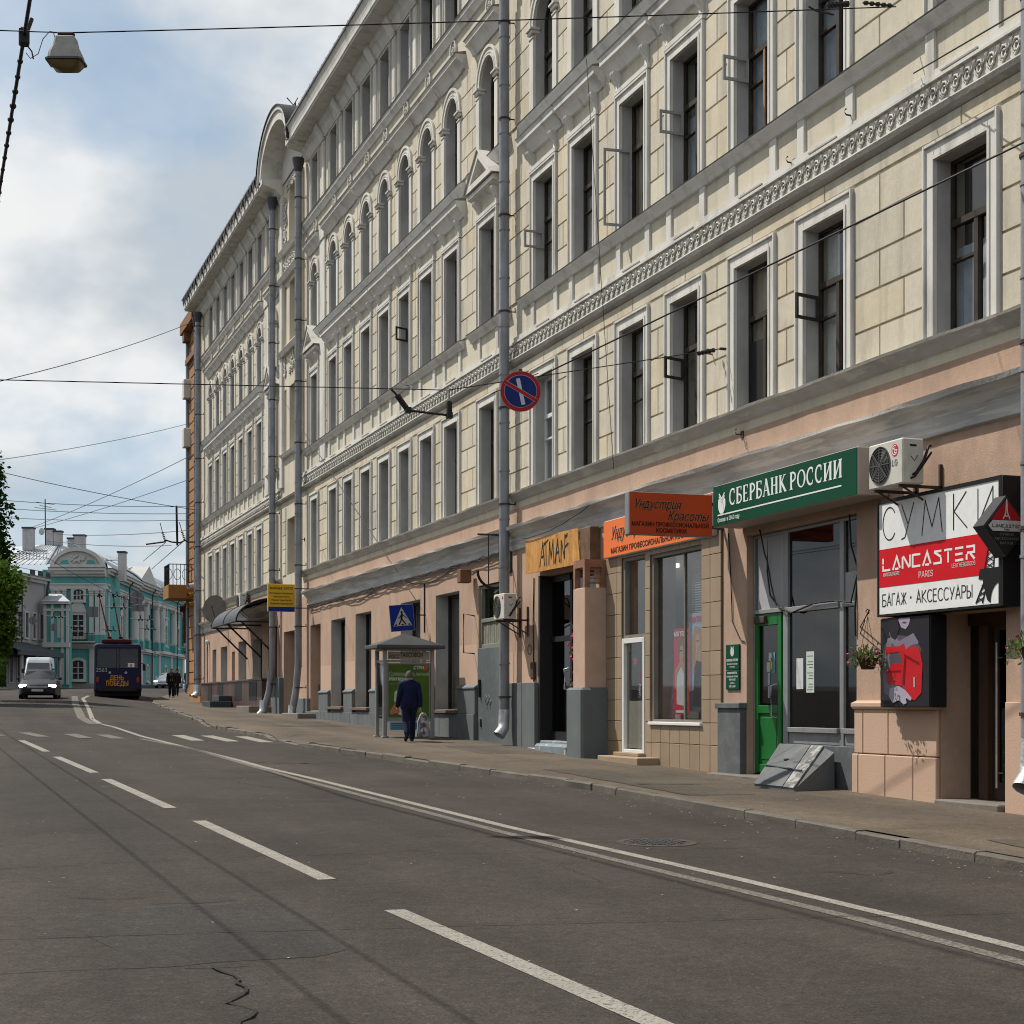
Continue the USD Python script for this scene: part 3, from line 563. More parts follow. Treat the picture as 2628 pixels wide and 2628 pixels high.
def scribble(rect, n, seed, d=0.03, rr=0.035):
    """Modelled plaster foliage: curls and leaves filling a rectangle of the wall."""
    r = random.Random(seed); y0, y1, z0, z1 = rect; m = MB()
    for i in range(n):
        cy, cz = r.uniform(y0 + .08, y1 - .08), r.uniform(z0 + .08, z1 - .08); R0 = r.uniform(0.05, 0.13); a0 = r.uniform(0, 6.3); sg = r.choice((-1, 1))
        pts = []
        for k in range(7):
            a = a0 + sg * k * 0.75; q = R0 * (1 - k * 0.11); pts.append((WX - d, min(max(cy + q * math.cos(a), y0), y1), min(max(cz + q * math.sin(a), z0), z1)))
        m.tube(pts, [rr * 0.5, rr, rr, rr * .9, rr * .8, rr * .7, rr * .4], 5)
    return m
RELIEF = MB()
for rect, n, sd in (((61.3, 65.1, 19.0, 19.55), 80, 1), ((61.2, 62.2, 20.1, 22.1), 70, 2), ((64.2, 65.2, 20.1, 22.1), 70, 3), ((61.6, 62.05, 14.75, 15.7), 20, 4), ((62.75, 63.75, 14.75, 15.7), 36, 5), ((64.35, 64.75, 14.75, 15.7), 18, 6), ((62.2, 64.3, 22.1, 22.55), 40, 7)):
    mm = scribble(rect, n, sd); RELIEF.v += mm.v; RELIEF.f += [f + RELIEF.k for f in mm.f]; RELIEF.k += mm.k
RELIEF.done(B, 'plaster_foliage', M['relief'], True)
m = MB()
for a, b in ((61.02, 61.5), (64.85, 65.28)): fbox(m, a, b, 10.55, 22.2, 0, 0.1)
for z in (15.75, 18.7, 19.75): m.sweep([(-.01, z - .02), (.12, z), (.2, z + .1), (.24, z + .14), (-.01, z + .2)], 61.0, 65.3)
m.sweep([(-.01, 11.65), (.12, 11.68), (.2, 11.8), (-.01, 11.86)], 61.5, 64.85)
m.done(B, 'gateway_bay_pilasters', M['trim'], 35)

# ------------------------------------------------------------------ windows
def window(y0, y1, z0, z1, style='wood', arch=False, detail=True, rr=None, dd=0.30, pv=0.62):
    """Frame (Mesh) with panes, reveal and sometimes a curtain as sub-parts; jambs sit dd behind the wall face."""
    rr = rr or R; w = y1 - y0; fw = 0.055; d0, d1 = -dd - 0.07, -dd; c = (y0 + y1) / 2
    mat = M['pvc'] if style == 'pvc' else M['wood']
    m = MB(); zt = z0 + (z1 - z0) * (pv + 0.02)
    fbox(m, y0, y0 + fw, z0, z1, d0, d1); fbox(m, y1 - fw, y1, z0, z1, d0, d1); fbox(m, y0 + fw, y1 - fw, z0, z0 + fw, d0, d1)
    if not arch: fbox(m, y0 + fw, y1 - fw, z1 - fw, z1, d0, d1)
    else: m.poly(Point(-c, z1).buffer(w / 2, 16).difference(Point(-c, z1).buffer(w / 2 - fw, 16)).intersection(sbox(-y1, z1, -y0, z1 + w)), d0, d1, WALL)
    fbox(m, y0 + fw, y1 - fw, zt - 0.045, zt + 0.045, d0, d1 + 0.02); fbox(m, c - 0.045, c + 0.045, z0 + fw, zt - 0.045, d0, d1 + 0.012)
    zv = zt - 0.045 - (zt - z0) * 0.3
    vent = detail and rr.random() < 0.75
    if vent: fbox(m, c + 0.045, y1 - fw, zv - 0.02, zv + 0.02, d0, d1 + 0.008)
    p = m.done(B, 'window', mat)
    gd = -dd - 0.04
    if detail:
        qs = [(c + .045, y1 - fw, z0 + fw, zt - .045), (y0 + fw, c - .045, z0 + fw, zt - .045)]
        for q in qs: fbox(MB(), *q, gd - 0.004, gd).done(p, 'pane', M['glass'])
        g = MB()
        if arch: g.poly(unary_union([sbox(-y1 + fw, zt + .045, -y0 - fw, z1), Point(-c, z1).buffer(w / 2 - fw, 16)]).intersection(sbox(-y1, zt + .045, -y0, z1 + w)), gd - .004, gd, WALL)
        else: fbox(g, y0 + fw, y1 - fw, zt + .045, z1 - fw, gd - .004, gd)
        g.done(p, 'pane', M['glass'])
    else:
        g = MB()
        fbox(g, y0 + .02, y1 - .02, z0 + .02, z1, gd - .004, gd)
        if arch: g.poly(Point(-c, z1).buffer(w / 2 - .02, 12).intersection(sbox(-y1, z1, -y0, z1 + w)), gd - .004, gd, WALL)
        g.done(p, 'pane', M['glass'])
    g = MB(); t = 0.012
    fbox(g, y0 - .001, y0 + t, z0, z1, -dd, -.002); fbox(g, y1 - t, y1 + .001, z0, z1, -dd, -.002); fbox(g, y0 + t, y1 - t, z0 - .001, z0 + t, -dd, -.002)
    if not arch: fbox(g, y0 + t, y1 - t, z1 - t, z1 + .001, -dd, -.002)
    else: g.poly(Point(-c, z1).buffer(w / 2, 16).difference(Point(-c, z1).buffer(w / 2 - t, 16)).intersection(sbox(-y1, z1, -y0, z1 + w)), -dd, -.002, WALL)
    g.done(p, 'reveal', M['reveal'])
    q = rr.random()
    g = MB()
    if q < 0.93:
        cm_ = M['curtain'] if q < 0.5 else (M['curtain_blue'] if q < 0.8 else M['curtain_tan']); k = rr.random(); zt_ = z1 + (w / 2 if arch else 0)
        spans = [(y0, y1, z0, zt_)] if k < .5 else ([(y0, y0 + w * rr.uniform(.3, .48), z0, zt_), (y1 - w * rr.uniform(.3, .48), y1, z0, zt_)] if k < .8 else [(y0, y1, z0, z0 + (zt - z0) * rr.uniform(.7, .95))])
        if k < .35: spans = [(y0, y1, z0, zt + .1)] + [(y0, y1, zt + (z1 - zt) * rr.uniform(.1, .5), zt_)] if rr.random() < .5 else [(y0, y1, z0, zt_)]
        for ya, yb, za, zb in spans:
            n_ = max(3, int((yb - ya) / .07)); ys = np.linspace(ya, yb, n_); v = []; x_ = WX + dd + .13
            for i, y in enumerate(ys): o_ = .016 * (i % 2) + .01 * math.sin(i * 1.7); v += [[x_ + o_, y, za], [x_ + o_, y, zb]]
            g.add(v, [[2 * i, 2 * i + 1, 2 * i + 3, 2 * i + 2] for i in range(n_ - 1)])
        g.done(p, 'curtain', cm_)
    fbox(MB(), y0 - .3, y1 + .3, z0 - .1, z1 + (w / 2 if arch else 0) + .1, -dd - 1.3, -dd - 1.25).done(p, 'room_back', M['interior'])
    return p
def flap(p, yh, z0, z1, w, ang, mat, d=0.18, t=0.035, glass=True):
    """A casement or vent swung outwards on the jamb at yh; ang is measured from the wall plane, opening towards the street."""
    a = math.radians(ang); fr = Fr((WX + d, yh, z0), (-math.sin(a), -math.cos(a), 0), (0, 0, 1)); h = z1 - z0; b = 0.05 if w > .3 else 0.04
    m = MB(); m.box((0, 0, -t / 2), (b, h, t / 2), fr); m.box((w - b, 0, -t / 2), (w, h, t / 2), fr); m.box((b, 0, -t / 2), (w - b, b, t / 2), fr); m.box((b, h - b, -t / 2), (w - b, h, t / 2), fr)
    q = m.done(p, 'open_casement' if h > 1 else 'open_vent', mat)

WIN = {}
for i, (a, b, s_) in enumerate(BAYS):
    near = s_ in ('r', 'm')
    for fl, (z0, z1, ar) in enumerate(((Z2, H2, False), (Z3, H3, False), (Z4, SP4, True), (Z5, H5, False))):
        if s_ == 'x' and fl > 0: continue
        if s_ == 'r' and fl == 3: continue
        st = 'pvc' if (abs(a - 34.28) < .01 and fl == 0) or (fl == 3 and i % 5 == 2) else 'wood'
        WIN[i, fl] = window(a, b, z0, z1, st, ar, detail=near and s_ == 'r' or (s_ == 'm' and a < 50), dd=(0.21 if s_ in 'rx' else 0.25) if fl < 3 else 0.22)
bi = {round(b[0], 2): i for i, b in enumerate(BAYS)}
for y, fl, z0, z1, w, ang, mt in ((33.09, 1, 11.55, 13.1, 0.0, 0, 'wood_grey'), (29.25, 1, 11.5, 13.05, .6, 95, 'wood_grey'), (26.83, 1, 12.55, 12.98, .5, 88, 'wood_grey'), (24.18, 1, 12.6, 13.02, .5, 88, 'wood_grey'),
                                  (34.28, 1, 12.4, 12.8, .5, 88, 'wood_grey'), (26.83, 0, 7.95, 8.35, .5, 70, 'wood'), (21.77, 0, 7.95, 8.35, .5, 75, 'wood'), (46.14, 1, 12.7, 13.1, .45, 65, 'wood')):
    if w: flap(WIN[bi[y], fl], BAYS[bi[y]][1] - .07, z0, z1, w, ang, M[mt])
# one second floor casement is missing: a black sheet paints its dark opening; an unpainted wooden mullion higher up
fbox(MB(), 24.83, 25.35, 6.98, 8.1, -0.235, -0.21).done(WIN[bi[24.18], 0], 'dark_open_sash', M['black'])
fbox(MB(), 24.745, 24.8, 11.48, 12.98, -0.21, -0.18).done(WIN[bi[24.18], 1], 'bare_wood_mullion', M['wood_light'])

# window surrounds
def surround(y0, y1, z0, z1, w, top=True, d=0.055, bot=0.0):
    m = MB()
    for (a, b) in ((y0 - w, y0), (y1, y1 + w)):
        fbox(m, a, b, z0, z1 + (w if top else 0), -.002, d, .008)
    if top: fbox(m, y0, y1, z1, z1 + w, -.002, d, .008)
    e = 0.045                                                  # raised outer fillet and inner bead
    fbox(m, y0 - w, y0 - w + e, z0, z1 + w, d - .01, d + .035, .006); fbox(m, y1 + w - e, y1 + w, z0, z1 + w, d - .01, d + .035, .006)
    if top: fbox(m, y0 - w + e, y1 + w - e, z1 + w - e, z1 + w, d - .01, d + .035, .006)
    fbox(m, y0 - .05, y0, z0, z1 + .05, d - .01, d + .016); fbox(m, y1, y1 + .05, z0, z1 + .05, d - .01, d + .016)
    if top: fbox(m, y0, y1, z1, z1 + .05, d - .01, d + .016)
    return m
def console(m, yc, z0, z1, w=0.17, dmax=0.2):
    h = z1 - z0
    prof = [(0, 0), (0.35, .02), (.42, .12), (.28, .28), (.34, .45), (.6, .62), (.95, .78), (1.0, .9), (.85, 1.0), (0, 1.0)]
    pr = [(d * dmax, z0 + z * h) for d, z in prof]; m.sweep(pr, yc - w / 2, yc + w / 2)
    m.sweep([(d * 1.06 + .006, z) for d, z in pr[1:-1]] + [(0.0, z1 - .02), (0.0, z0 + .02)], yc - w / 6, yc + w / 6)
hoodp = [(-.01, 14.62), (.06, 14.64), (.1, 14.74), (.17, 14.8), (.2, 14.86), (.27, 14.9), (.27, 15.0), (.3, 15.04), (.3, 15.07), (-.01, 15.14)]
for i, (a, b, s_) in enumerate(BAYS):
    c = (a + b) / 2; w = WIN.get((i, 0))
    surround(a, b, Z2, H2, 0.24).done(B, 'window_surround', M['trim'])
    if s_ == 'x': continue
    surround(a, b, Z3, H3, 0.22).done(B, 'window_surround', M['trim'])
    m = MB(); fbox(m, a - .24, b + .24, 14.19, 14.3, -.002, .09, .01)
    hd = None
    if i in PEDI:
        m.sweep([(-.01, 14.62), (.1, 14.7), (.24, 14.76), (.24, 14.86), (-.01, 14.9)], a - .42, b + .42)
        tri = Polygon([(-b - .5, 14.9), (-a + .5, 14.9), (-c, 15.72)]); m.poly(tri.difference(tri.buffer(-.14)), -.002, .3, WALL); m.poly(tri.buffer(-.13), -.002, .05, WALL)
        m.add([[WX, a - .55, 14.88], [WX - .34, a - .55, 14.88], [WX - .34, c, 15.76], [WX, c, 15.76], [WX, b + .55, 14.88], [WX - .34, b + .55, 14.88]], [[0, 1, 2, 3], [3, 2, 5, 4]])
    else:
        L = min(0.56, 0.56); m.sweep(hoodp, a - L, b + L, wob=.01, seg=4)
    hd = m.done(B, 'window_hood', M['trim'], 35)
    for yc in (a - .12, b + .12):
        q = MB(); console(q, yc, 14.22, 14.66); q.done(hd, 'console', M['trim'], 40)
    if i not in PEDI:
        q = MB(); q.sweep([(-.01, 15.07), (.31, 15.05), (.315, 15.075), (-.01, 15.16)], a - .57, b + .57); q.done(hd, 'flashing', M['cap_tin'])
    # arched storey
    r_ = (b - a) / 2
    m = MB(); ring = lambda q0, q1: Point(-c, SP4).buffer(q1, 24).difference(Point(-c, SP4).buffer(q0, 24)).intersection(sbox(-c - 2, SP4, -c + 2, SP4 + 2))
    m.poly(ring(r_, r_ + .24), -.002, .05, WALL); m.poly(ring(r_ + .19, r_ + .26), .045, .085, WALL); m.poly(ring(r_ + .07, r_ + .11), .045, .068, WALL); m.poly(ring(r_, r_ + .035), .045, .075, WALL)
    for ya, yb in ((a - .26, a), (b, b + .26)):
        fbox(m, ya, yb, Z4, SP4 - .25, -.002, .07, .008); fbox(m, ya - .05, yb + .05, SP4 - .06, SP4, -.1, .15, .01); fbox(m, ya - .025, yb + .025, SP4 - .14, SP4 - .06, -.1, .11, .01); fbox(m, ya - .01, yb + .01, SP4 - .25, SP4 - .2, -.05, .09, .01)
    fbox(m, a - .3, b + .3, 18.5, 18.57, -.002, .06, .01)
    m.done(B, 'arch_surround', M['trim'], 30)
    m = MB(); m.sweep([(-.01, 18.52), (.06, 18.54), (.11, 18.66), (.2, 18.74), (.27, 18.78), (.27, 18.86), (.3, 18.89), (-.01, 18.97)], a - .56, b + .56, wob=.01, seg=4)
    h4 = m.done(B, 'window_hood', M['trim'], 35)
    MB().sweep([(-.01, 18.91), (.31, 18.89), (.315, 18.915), (-.01, 18.99)], a - .57, b + .57).done(h4, 'flashing', M['cap_tin'])
    # top storey and medallion
    if s_ != 'r':
        surround(a, b, Z5, H5, 0.13, d=0.035).done(B, 'window_surround', M['trim'])
        m = MB(); cy, cz = c - .15, 19.38
        m.poly(Point(-cy, cz).buffer(.27, 12).difference(Point(-cy, cz).buffer(.21, 12)), -.002, .06, WALL); m.poly(Point(-cy, cz).buffer(.21, 12), -.002, .02, WALL)
        mm = scribble((cy - .17, cy + .17, cz - .17, cz + .17), 7, i, .035, .022); m.add(np.vstack(mm.v), np.vstack(mm.f))
        m.done(B, 'medallion', M['relief'], 30)
# pilasters between the top windows
cs = sorted((b for b in BAYS if b[2] in 'ml'), key=lambda b: b[0])
for p, q in zip(cs[:-1], cs[1:]):
    if q[0] - p[1] > 3: continue
    y = (p[1] + q[0]) / 2; m = MB()
    fbox(m, y - .19, y + .19, 19.95, 22.3, -.002, .07, .01); fbox(m, y - .12, y + .12, 20.2, 22.0, .06, .08)
    fbox(m, y - .23, y + .23, 22.02, 22.12, .06, .12, .01)
    m.sweep([(-.002, 22.12), (.12, 22.12), (.3, 22.4), (.36, 22.5), (.36, 22.61), (-.002, 22.61)], y - .26, y + .26)
    m.done(B, 'pilaster', M['trim'], 30)
# string courses, sills, frieze
def course(name, prof, mat, spans, wob=.012, step=1.2, sm=35, parent=None):
    m = MB()
    for ya, yb in spans: m.sweep(prof, ya, yb, wob=wob, seg=max(2, int((yb - ya) / step)))
    return m.done(parent or B, name, mat, sm)
ALL = [(Y_BEG, RIS[0]), (RIS[1], Y_END)]
MAINS = [(Y_BEG, 36.35), (37.25, 40.3), (40.9, 60.6), (65.5, 67.9), (68.9, Y_END)]
course('string_course', [(-.01, 19.62), (.05, 19.64), (.1, 19.74), (.17, 19.8), (.17, 19.88), (.2, 19.9), (-.01, 19.95)], M['trim'], [(37.0, RIS[0]), (RIS[1], Y_END)])
course('string_course_flashing', [(-.01, 19.945), (.2, 19.895), (.215, 19.915), (-.01, 19.97)], M['cap_tin'], [(37.0, RIS[0]), (RIS[1], Y_END)])
course('string_course', [(-.01, 15.2), (.05, 15.22), (.08, 15.34), (.15, 15.42), (.17, 15.5), (-.01, 15.6)], M['trim'], MAINS)
course('string_course_flashing', [(-.01, 15.595), (.175, 15.5), (.185, 15.52), (-.01, 15.62)], M['cap_tin'], MAINS)
course('sill_course', [(-.01, 11.17), (.06, 11.19), (.09, 11.28), (.16, 11.33), (.18, 11.37), (-.01, 11.42)], M['trim'], MAINS)
course('sill_course_flashing', [(-.01, 11.42), (.18, 11.37), (.195, 11.39), (-.01, 11.445)], M['cap_tin'], MAINS)
course('frieze_moulding', [(-.01, 9.93), (.03, 9.94), (.12, 9.99), (.15, 10.06), (.12, 10.1), (.05, 10.12), (-.01, 10.12)], M['sill'], ALL + [RIS])
course('frieze', [(-.01, 10.12), (.035, 10.12), (.035, 10.46), (.09, 10.465), (.09, 10.51), (.06, 10.515), (.06, 10.62), (-.01, 10.62)], M['trim'], ALL, wob=0)
for a, b, s_ in BAYS:
    if s_ != 'x': fbox(MB(), (a + b) / 2 - .42, (a + b) / 2 + .42, 10.535, 10.56, .055, .085).done(B, 'frieze_fillet', M['sill'])

for a, b, s_ in BAYS:                                          # small pilaster strips under the third storey sills
    for y in (a - .12, b + .12): fbox(MB(), y - .11, y + .11, 10.62, 11.19, -.002, .045, .006).done(B, 'sill_strip', M['trim'])
m = MB(); y = 9.3
while y < 86.7:                                                # running scroll ornament in the frieze
    if not (61.0 < y < 65.3):
        n = 13 if y < 60 else 8
        p = []
        for k in range(n):
            t = k / (n - 1); a = math.radians(250 - 560 * t); q = .125 * (1 - .72 * t); p.append((WX - .05 - .01 * math.sin(t * 3), y + .02 - q * math.cos(a) * .82, 10.275 + q * math.sin(a)))
        p = [(WX - .045, y - .13, 10.42)] + p
        m.tube(p, [.008] + [.021 - .009 * k / n for k in range(n)], 5 if y < 45 else 4)
        if y < 62:
            for a in (.3, 1.0, 1.7): m.tube([(WX - .04, y - .07 - .02 * a, 10.33), (WX - .06, y - .1 - .03 * a, 10.40), (WX - .045, y - .06 - .05 * a, 10.445)], [.009, .014, .006], 4)
    y += .2655
m.done(B, 'scroll_ornament', M['relief'], True)
# second floor sill and the ground floor cornice
course('sill_course', [(-.01, 6.7), (.05, 6.72), (.07, 6.78), (.13, 6.82), (.19, 6.86), (.2, 6.9), (-.01, 6.93)], M['sill'], [(Y_BEG, 61.3), (65.2, Y_END)], wob=.03, step=.5)
lowc = [(-.01, 5.55), (.05, 5.57), (.06, 5.62), (.04, 5.66), (.05, 5.84), (.12, 5.9), (.16, 5.96), (.28, 6.02), (.3, 6.08), (-.01, 6.16)]
course('ground_floor_cornice', lowc, M['cornice_low'], [(Y_BEG, 60.3), (67.0, Y_END)], wob=.05, step=.35)
# white pilaster strips
for a, b in ((57.15, 57.95), (67.75, 68.55)): fbox(fbox(MB(), a, b, 10.62, 18.5, -.002, .09, .01), a - .03, b + .03, 18.5, 18.95, -.002, .13, .02).done(B, 'pilaster', M['trim'])

# stucco blocks between the windows: each pier's courses stand a little proud of the joints
def pier_blocks(rows, w, dd, bays, cap, ex=()):
    gaps = []; bb = sorted(bays)
    for p, q in zip(bb[:-1], bb[1:]):
        if q[0] - p[1] < 4.2 and not (p[1] < 62 < q[0]): gaps.append((p[1] + w, q[0] - w))
    return gaps
BLK = []
def block(y0, y1, z0, z1, d=.032, g=.013):
    BLK.append((y0 + g, y1 - g, z0 + g, z1 - g, d))
def course_rows(zs, w, ymax=90):
    bb = sorted(BAYS)
    for k, (p, q) in enumerate(zip(bb[:-1], bb[1:])):
        y0, y1 = p[1] + w, q[0] - w
        if y1 - y0 < .2 or (p[1] < 62 < q[0]) or p[0] > ymax: continue
        for j, (z0, z1) in enumerate(zip(zs[:-1], zs[1:])):
            L = y1 - y0
            if L < 1.35:
                if (j + k) % 2 == 0: block(y0, (y0 + y1) / 2, z0, z1); block((y0 + y1) / 2, y1, z0, z1)
                else: block(y0, y1, z0, z1)
            else:
                t = y0 + L * (.28 if j % 2 else .62); block(y0, t, z0, z1); block(t, y1, z0, z1)
course_rows([6.94, 7.42, 7.97, 8.52, 9.07, 9.64], .245)
for p, q in zip(sorted(BAYS)[:-1], sorted(BAYS)[1:]):          # the long course above the second floor windows
    if p[1] < 62 < q[0]: continue
    block((p[0] + p[1]) / 2, (q[0] + q[1]) / 2, 9.66, 9.94)
for z in ((7.0, 7.5), (7.5, 8.05), (8.05, 8.6), (8.6, 9.15), (9.15, 9.7)):
    block(61.3, 62.1, *z); block(64.4, 65.1, *z)
n2 = len(BLK)
course_rows([11.45, 11.95, 12.5, 13.05, 13.6, 14.15, 14.65], .225)
course_rows([15.64, 16.15, 16.7, 17.25, 17.8, 18.4], .265)
def block_mesh(m, b):
    y0, y1, z0, z1, d = b; e = .007; X0, X1 = WX + .001, WX - d
    v = [[X0, y0, z0], [X0, y1, z0], [X0, y1, z1], [X0, y0, z1], [X1, y0 + e, z0 + e], [X1, y1 - e, z0 + e], [X1, y1 - e, z1 - e], [X1, y0 + e, z1 - e]]
    return m.add(v, [[4, 7, 6, 5], [0, 4, 5, 1], [1, 5, 6, 2], [2, 6, 7, 3], [3, 7, 4, 0]])
BLK.sort(key=lambda b: b[0] ** 2 + (b[2] - CZ) ** 2)
CREAMS = [M['cream']] + [look('cream_stucco_%s' % n, tuple(np.array((0.525, 0.475, 0.375)) * k), 0.9, var=0.12, scale=0.7, bump=0.25, bscale=50, dirt=d, dirt_amt=a, dscale=(2.6, 2.6, z), dlo=0.47, dhi=0.68, fine=(14, 0.06), spec=0.2) for n, k, d, a, z in (('pale', 1.05, (.38, .35, .29), .5, .3), ('warm', (1.0, .965, .9), (.33, .28, .21), .6, .25), ('sooty', .92, (.27, .25, .21), .7, .2), ('stained', .97, (.36, .31, .23), .75, .8))]
rb = random.Random(17)
for b in BLK[:290]: block_mesh(MB(), b).done(B, 'wall_block', rb.choice(CREAMS))
ms = [MB() for _ in CREAMS]
for b in BLK[290:]: block_mesh(rb.choice(ms), b)
for m, c in zip(ms, CREAMS): tag(stage.GetPrimAtPath(m.done(B, 'far_wall_blocks', c)), kind='stuff')

# ================================================================== ground floor of the cream building
def at_x(px, py, x):
    k = (px - 1314) / FPX; return ray(px, py, x / (k * CT + ST))
def at_y(px, py, y):
    k = (px - 1314) / FPX; return ray(px, py, y / (CT - k * ST))
OPS = [(17.85, 19.3, -.3, 3.12), (21.5, 25.05, -.3, 4.75), (26.75, 28.97, 1.53, 4.75), (29.24, 30.36, 0.8, 4.8), (31.95, 35.36, -.3, 4.82), (37.95, 39.78, -.3, 4.9),
       (41.42, 43.62, 1.73, 4.9), (45.15, 47.28, 1.75, 4.9), (50.81, 52.92, 1.78, 4.87), (54.36, 56.49, 1.8, 4.84), (58.17, 59.93, 1.65, 4.8)]
wall('wall', M['pink'], Y_BEG, RIS[0], -.5, 6.55, OPS, -.5)
wall('wall', M['pink'], RIS[0], RIS[1], -.5, 5.95, [(62.0, 64.9, -.5, 4.76)], -.5)
wall('wall', M['pink'], RIS[1], Y_END, 0, 6.55, [(66.3, 68.3, -.3, 5.1), (69.58, 71.85, 3.0, 4.72), (73.4, 75.46, 3.0, 4.75), (76.41, 77.24, 2.9, 4.35), (78.56, 80.48, 2.98, 4.67), (81.91, 83.08, 2.96, 4.62)], -.5)
m = MB()                                                       # repainted lower strips on the piers
for a, b, z in ((39.85, 41.4, 3.42), (43.64, 45.13, 3.36), (47.3, 48.6, 3.34), (49.9, 50.79, 3.33), (52.94, 54.34, 3.32), (56.51, 58.15, 3.25), (35.4, 37.0, 3.12), (37.1, 37.9, 3.12)):
    fbox(MB(), a, b, 2.3, z, .001, .005).done(B, 'repainted_strip', M['pink_new'])
# ---- salmon pier blocks and ledge beside the bag shop
for i, (a, b, z0, z1) in enumerate(((19.32, 20.55, 1.14, 1.8), (20.55, 21.24, 1.14, 1.8), (21.24, 21.49, 1.14, 1.8), (19.32, 19.9, .3, 1.14), (19.9, 20.62, .3, 1.14), (20.62, 21.36, .3, 1.14), (21.36, 21.54, .3, 1.14))):
    fbox(MB(), a + .006, b - .006, z0 + .006, z1 - .006, 0, .055 + .012 * (i > 2), .012).done(B, 'pier_block', M['pink_new'])
q = MB(); q.sweep([(0, 1.79), (.07, 1.8), (.1, 1.84), (.1, 1.89), (0, 1.93)], 19.3, 21.5); q.done(B, 'pier_ledge', M['pink_new'])
fbox(MB(), 16.2, 17.8, .2, 1.9, 0, .06, .01).done(B, 'pier_block', M['pink_new'])
# ---- bag shop entrance
dr = fbox(fbox(MB(), 17.86, 19.29, 2.95, 3.12, -.5, -.42), 18.75, 18.95, .5, 2.95, -.5, -.36).done(B, 'shop_entrance', look('brown_door_frame', (.05, .028, .018), .5, var=.2))
m = MB()
for a, b in ((17.9, 17.98), (18.62, 18.72)): fbox(m, a, b, .58, 2.95, -.5, -.44)
fbox(m, 17.98, 18.62, .58, .82, -.5, -.44); fbox(m, 17.98, 18.62, 2.87, 2.95, -.5, -.44); m.done(dr, 'door_leaf', look('brown_door', (.045, .026, .017), .5, var=.2))
fbox(MB(), 17.98, 18.62, .82, 2.87, -.475, -.465).done(dr, 'door_glass', M['glass_dark'])
fbox(MB(), 18.95, 19.29, .5, 2.95, -.475, -.465).done(dr, 'side_pane', M['glass_dark'])
m = MB(); m.tube([(WX + .36, 18.55, .75), (WX + .36, 18.55, 2.7)], .016, 8)
for z in (.95, 2.5): m.tube([(WX + .36, 18.55, z), (WX + .45, 18.55, z)], .01, 6)
m.done(dr, 'door_handle', M['zinc_light'], True)
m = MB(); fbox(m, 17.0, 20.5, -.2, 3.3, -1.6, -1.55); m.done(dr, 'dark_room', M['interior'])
m = MB(); m.box((WX - .12, 17.85, 0), (WX + .5, 19.3, float(zp(18)) + .09), None, .02); m.done(B, 'entrance_step', M['concrete'])
# ---- bank front
bf = MB(); D0, D1 = -.2, -.12
for a, b, z0, z1 in ((23.84, 24.0, .7, 4.74), (22.08, 22.2, 1.22, 4.74), (21.5, 21.56, 1.22, 4.74), (24.99, 25.05, .7, 4.74)): fbox(bf, a, b, z0, z1, D0, D1, .006)
for a, b, z0, z1, e in ((22.2, 23.84, 3.37, 3.46, .03), (21.56, 22.08, 3.37, 3.44, .03), (24.0, 24.99, 3.4, 3.47, .03), (22.2, 23.84, 1.42, 1.5, .05), (21.56, 22.08, 1.42, 1.5, .05), (22.2, 23.84, 4.69, 4.74, 0), (21.56, 22.08, 4.69, 4.74, 0), (24.0, 24.99, 4.69, 4.74, 0)): fbox(bf, a, b, z0, z1, D0, D1 + e, .006)
bf = bf.done(B, 'bank_front', M['alu'])
PG = look('pale_grey_panel', (.33, .335, .35), .6, var=.08, dirt=(.22, .22, .22), dirt_amt=.4)
fbox(MB(), 24.0, 24.93, 3.47, 4.69, -.19, -.15).done(bf, 'blank_panel', PG)
fbox(MB(), 21.56, 22.08, 3.44, 3.9, -.19, -.15).done(bf, 'blank_panel', PG)
fbox(MB(), 22.2, 23.84, 1.24, 1.42, -.19, -.14).done(bf, 'base_panel', M['alu']); fbox(MB(), 21.56, 22.08, 1.24, 1.42, -.19, -.14).done(bf, 'base_panel', M['alu'])
fbox(MB(), 22.2, 23.84, 1.5, 3.37, -.17, -.165).done(bf, 'pane', M['glass_dark']); fbox(MB(), 21.56, 22.08, 1.5, 3.37, -.17, -.165).done(bf, 'pane', M['glass_dark'])
fbox(MB(), 22.2, 23.84, 3.46, 4.69, -.17, -.165).done(bf, 'pane', M['glass_dark']); fbox(MB(), 21.56, 22.08, 3.9, 4.69, -.17, -.165).done(bf, 'pane', M['glass_dark'])
m = MB()
for z in np.arange(3.5, 4.68, .036): m.add([[WX + .22, 22.25, z], [WX + .22, 23.8, z], [WX + .24, 23.8, z + .03], [WX + .24, 22.25, z + .03]], [[0, 1, 2, 3]])
m.done(bf, 'slat_blind', look('slat_blind', (.30, .31, .29), .6))
m = MB()
for i, y in enumerate(np.arange(22.25, 23.8, .075)): m.add([[WX + .3, y, 1.5], [WX + .3 + .03, y + .06, 1.5], [WX + .33, y + .06, 3.36], [WX + .3, y, 3.36]], [[0, 1, 2, 3]])
m.done(bf, 'vertical_blind', look('vertical_blind', (.085, .085, .085), .8))
fbox(MB(), 21.6, 22.05, 1.5, 2.9, -.26, -.25).done(bf, 'window_poster', look('faded_teal_poster', (.09, .28, .22), .6, var=.9, scale=3.5, dirt=(.36, .17, .1), dirt_amt=.8, dscale=(3, 3, 3)))
fbox(MB(), 23.05, 23.3, 2.06, 2.72, -.163, -.16).done(bf, 'notice', paint((.46, .5, .47))); fbox(MB(), 23.4, 23.62, 2.12, 2.62, -.163, -.16).done(bf, 'notice', paint((.5, .5, .52)))
m = MB()
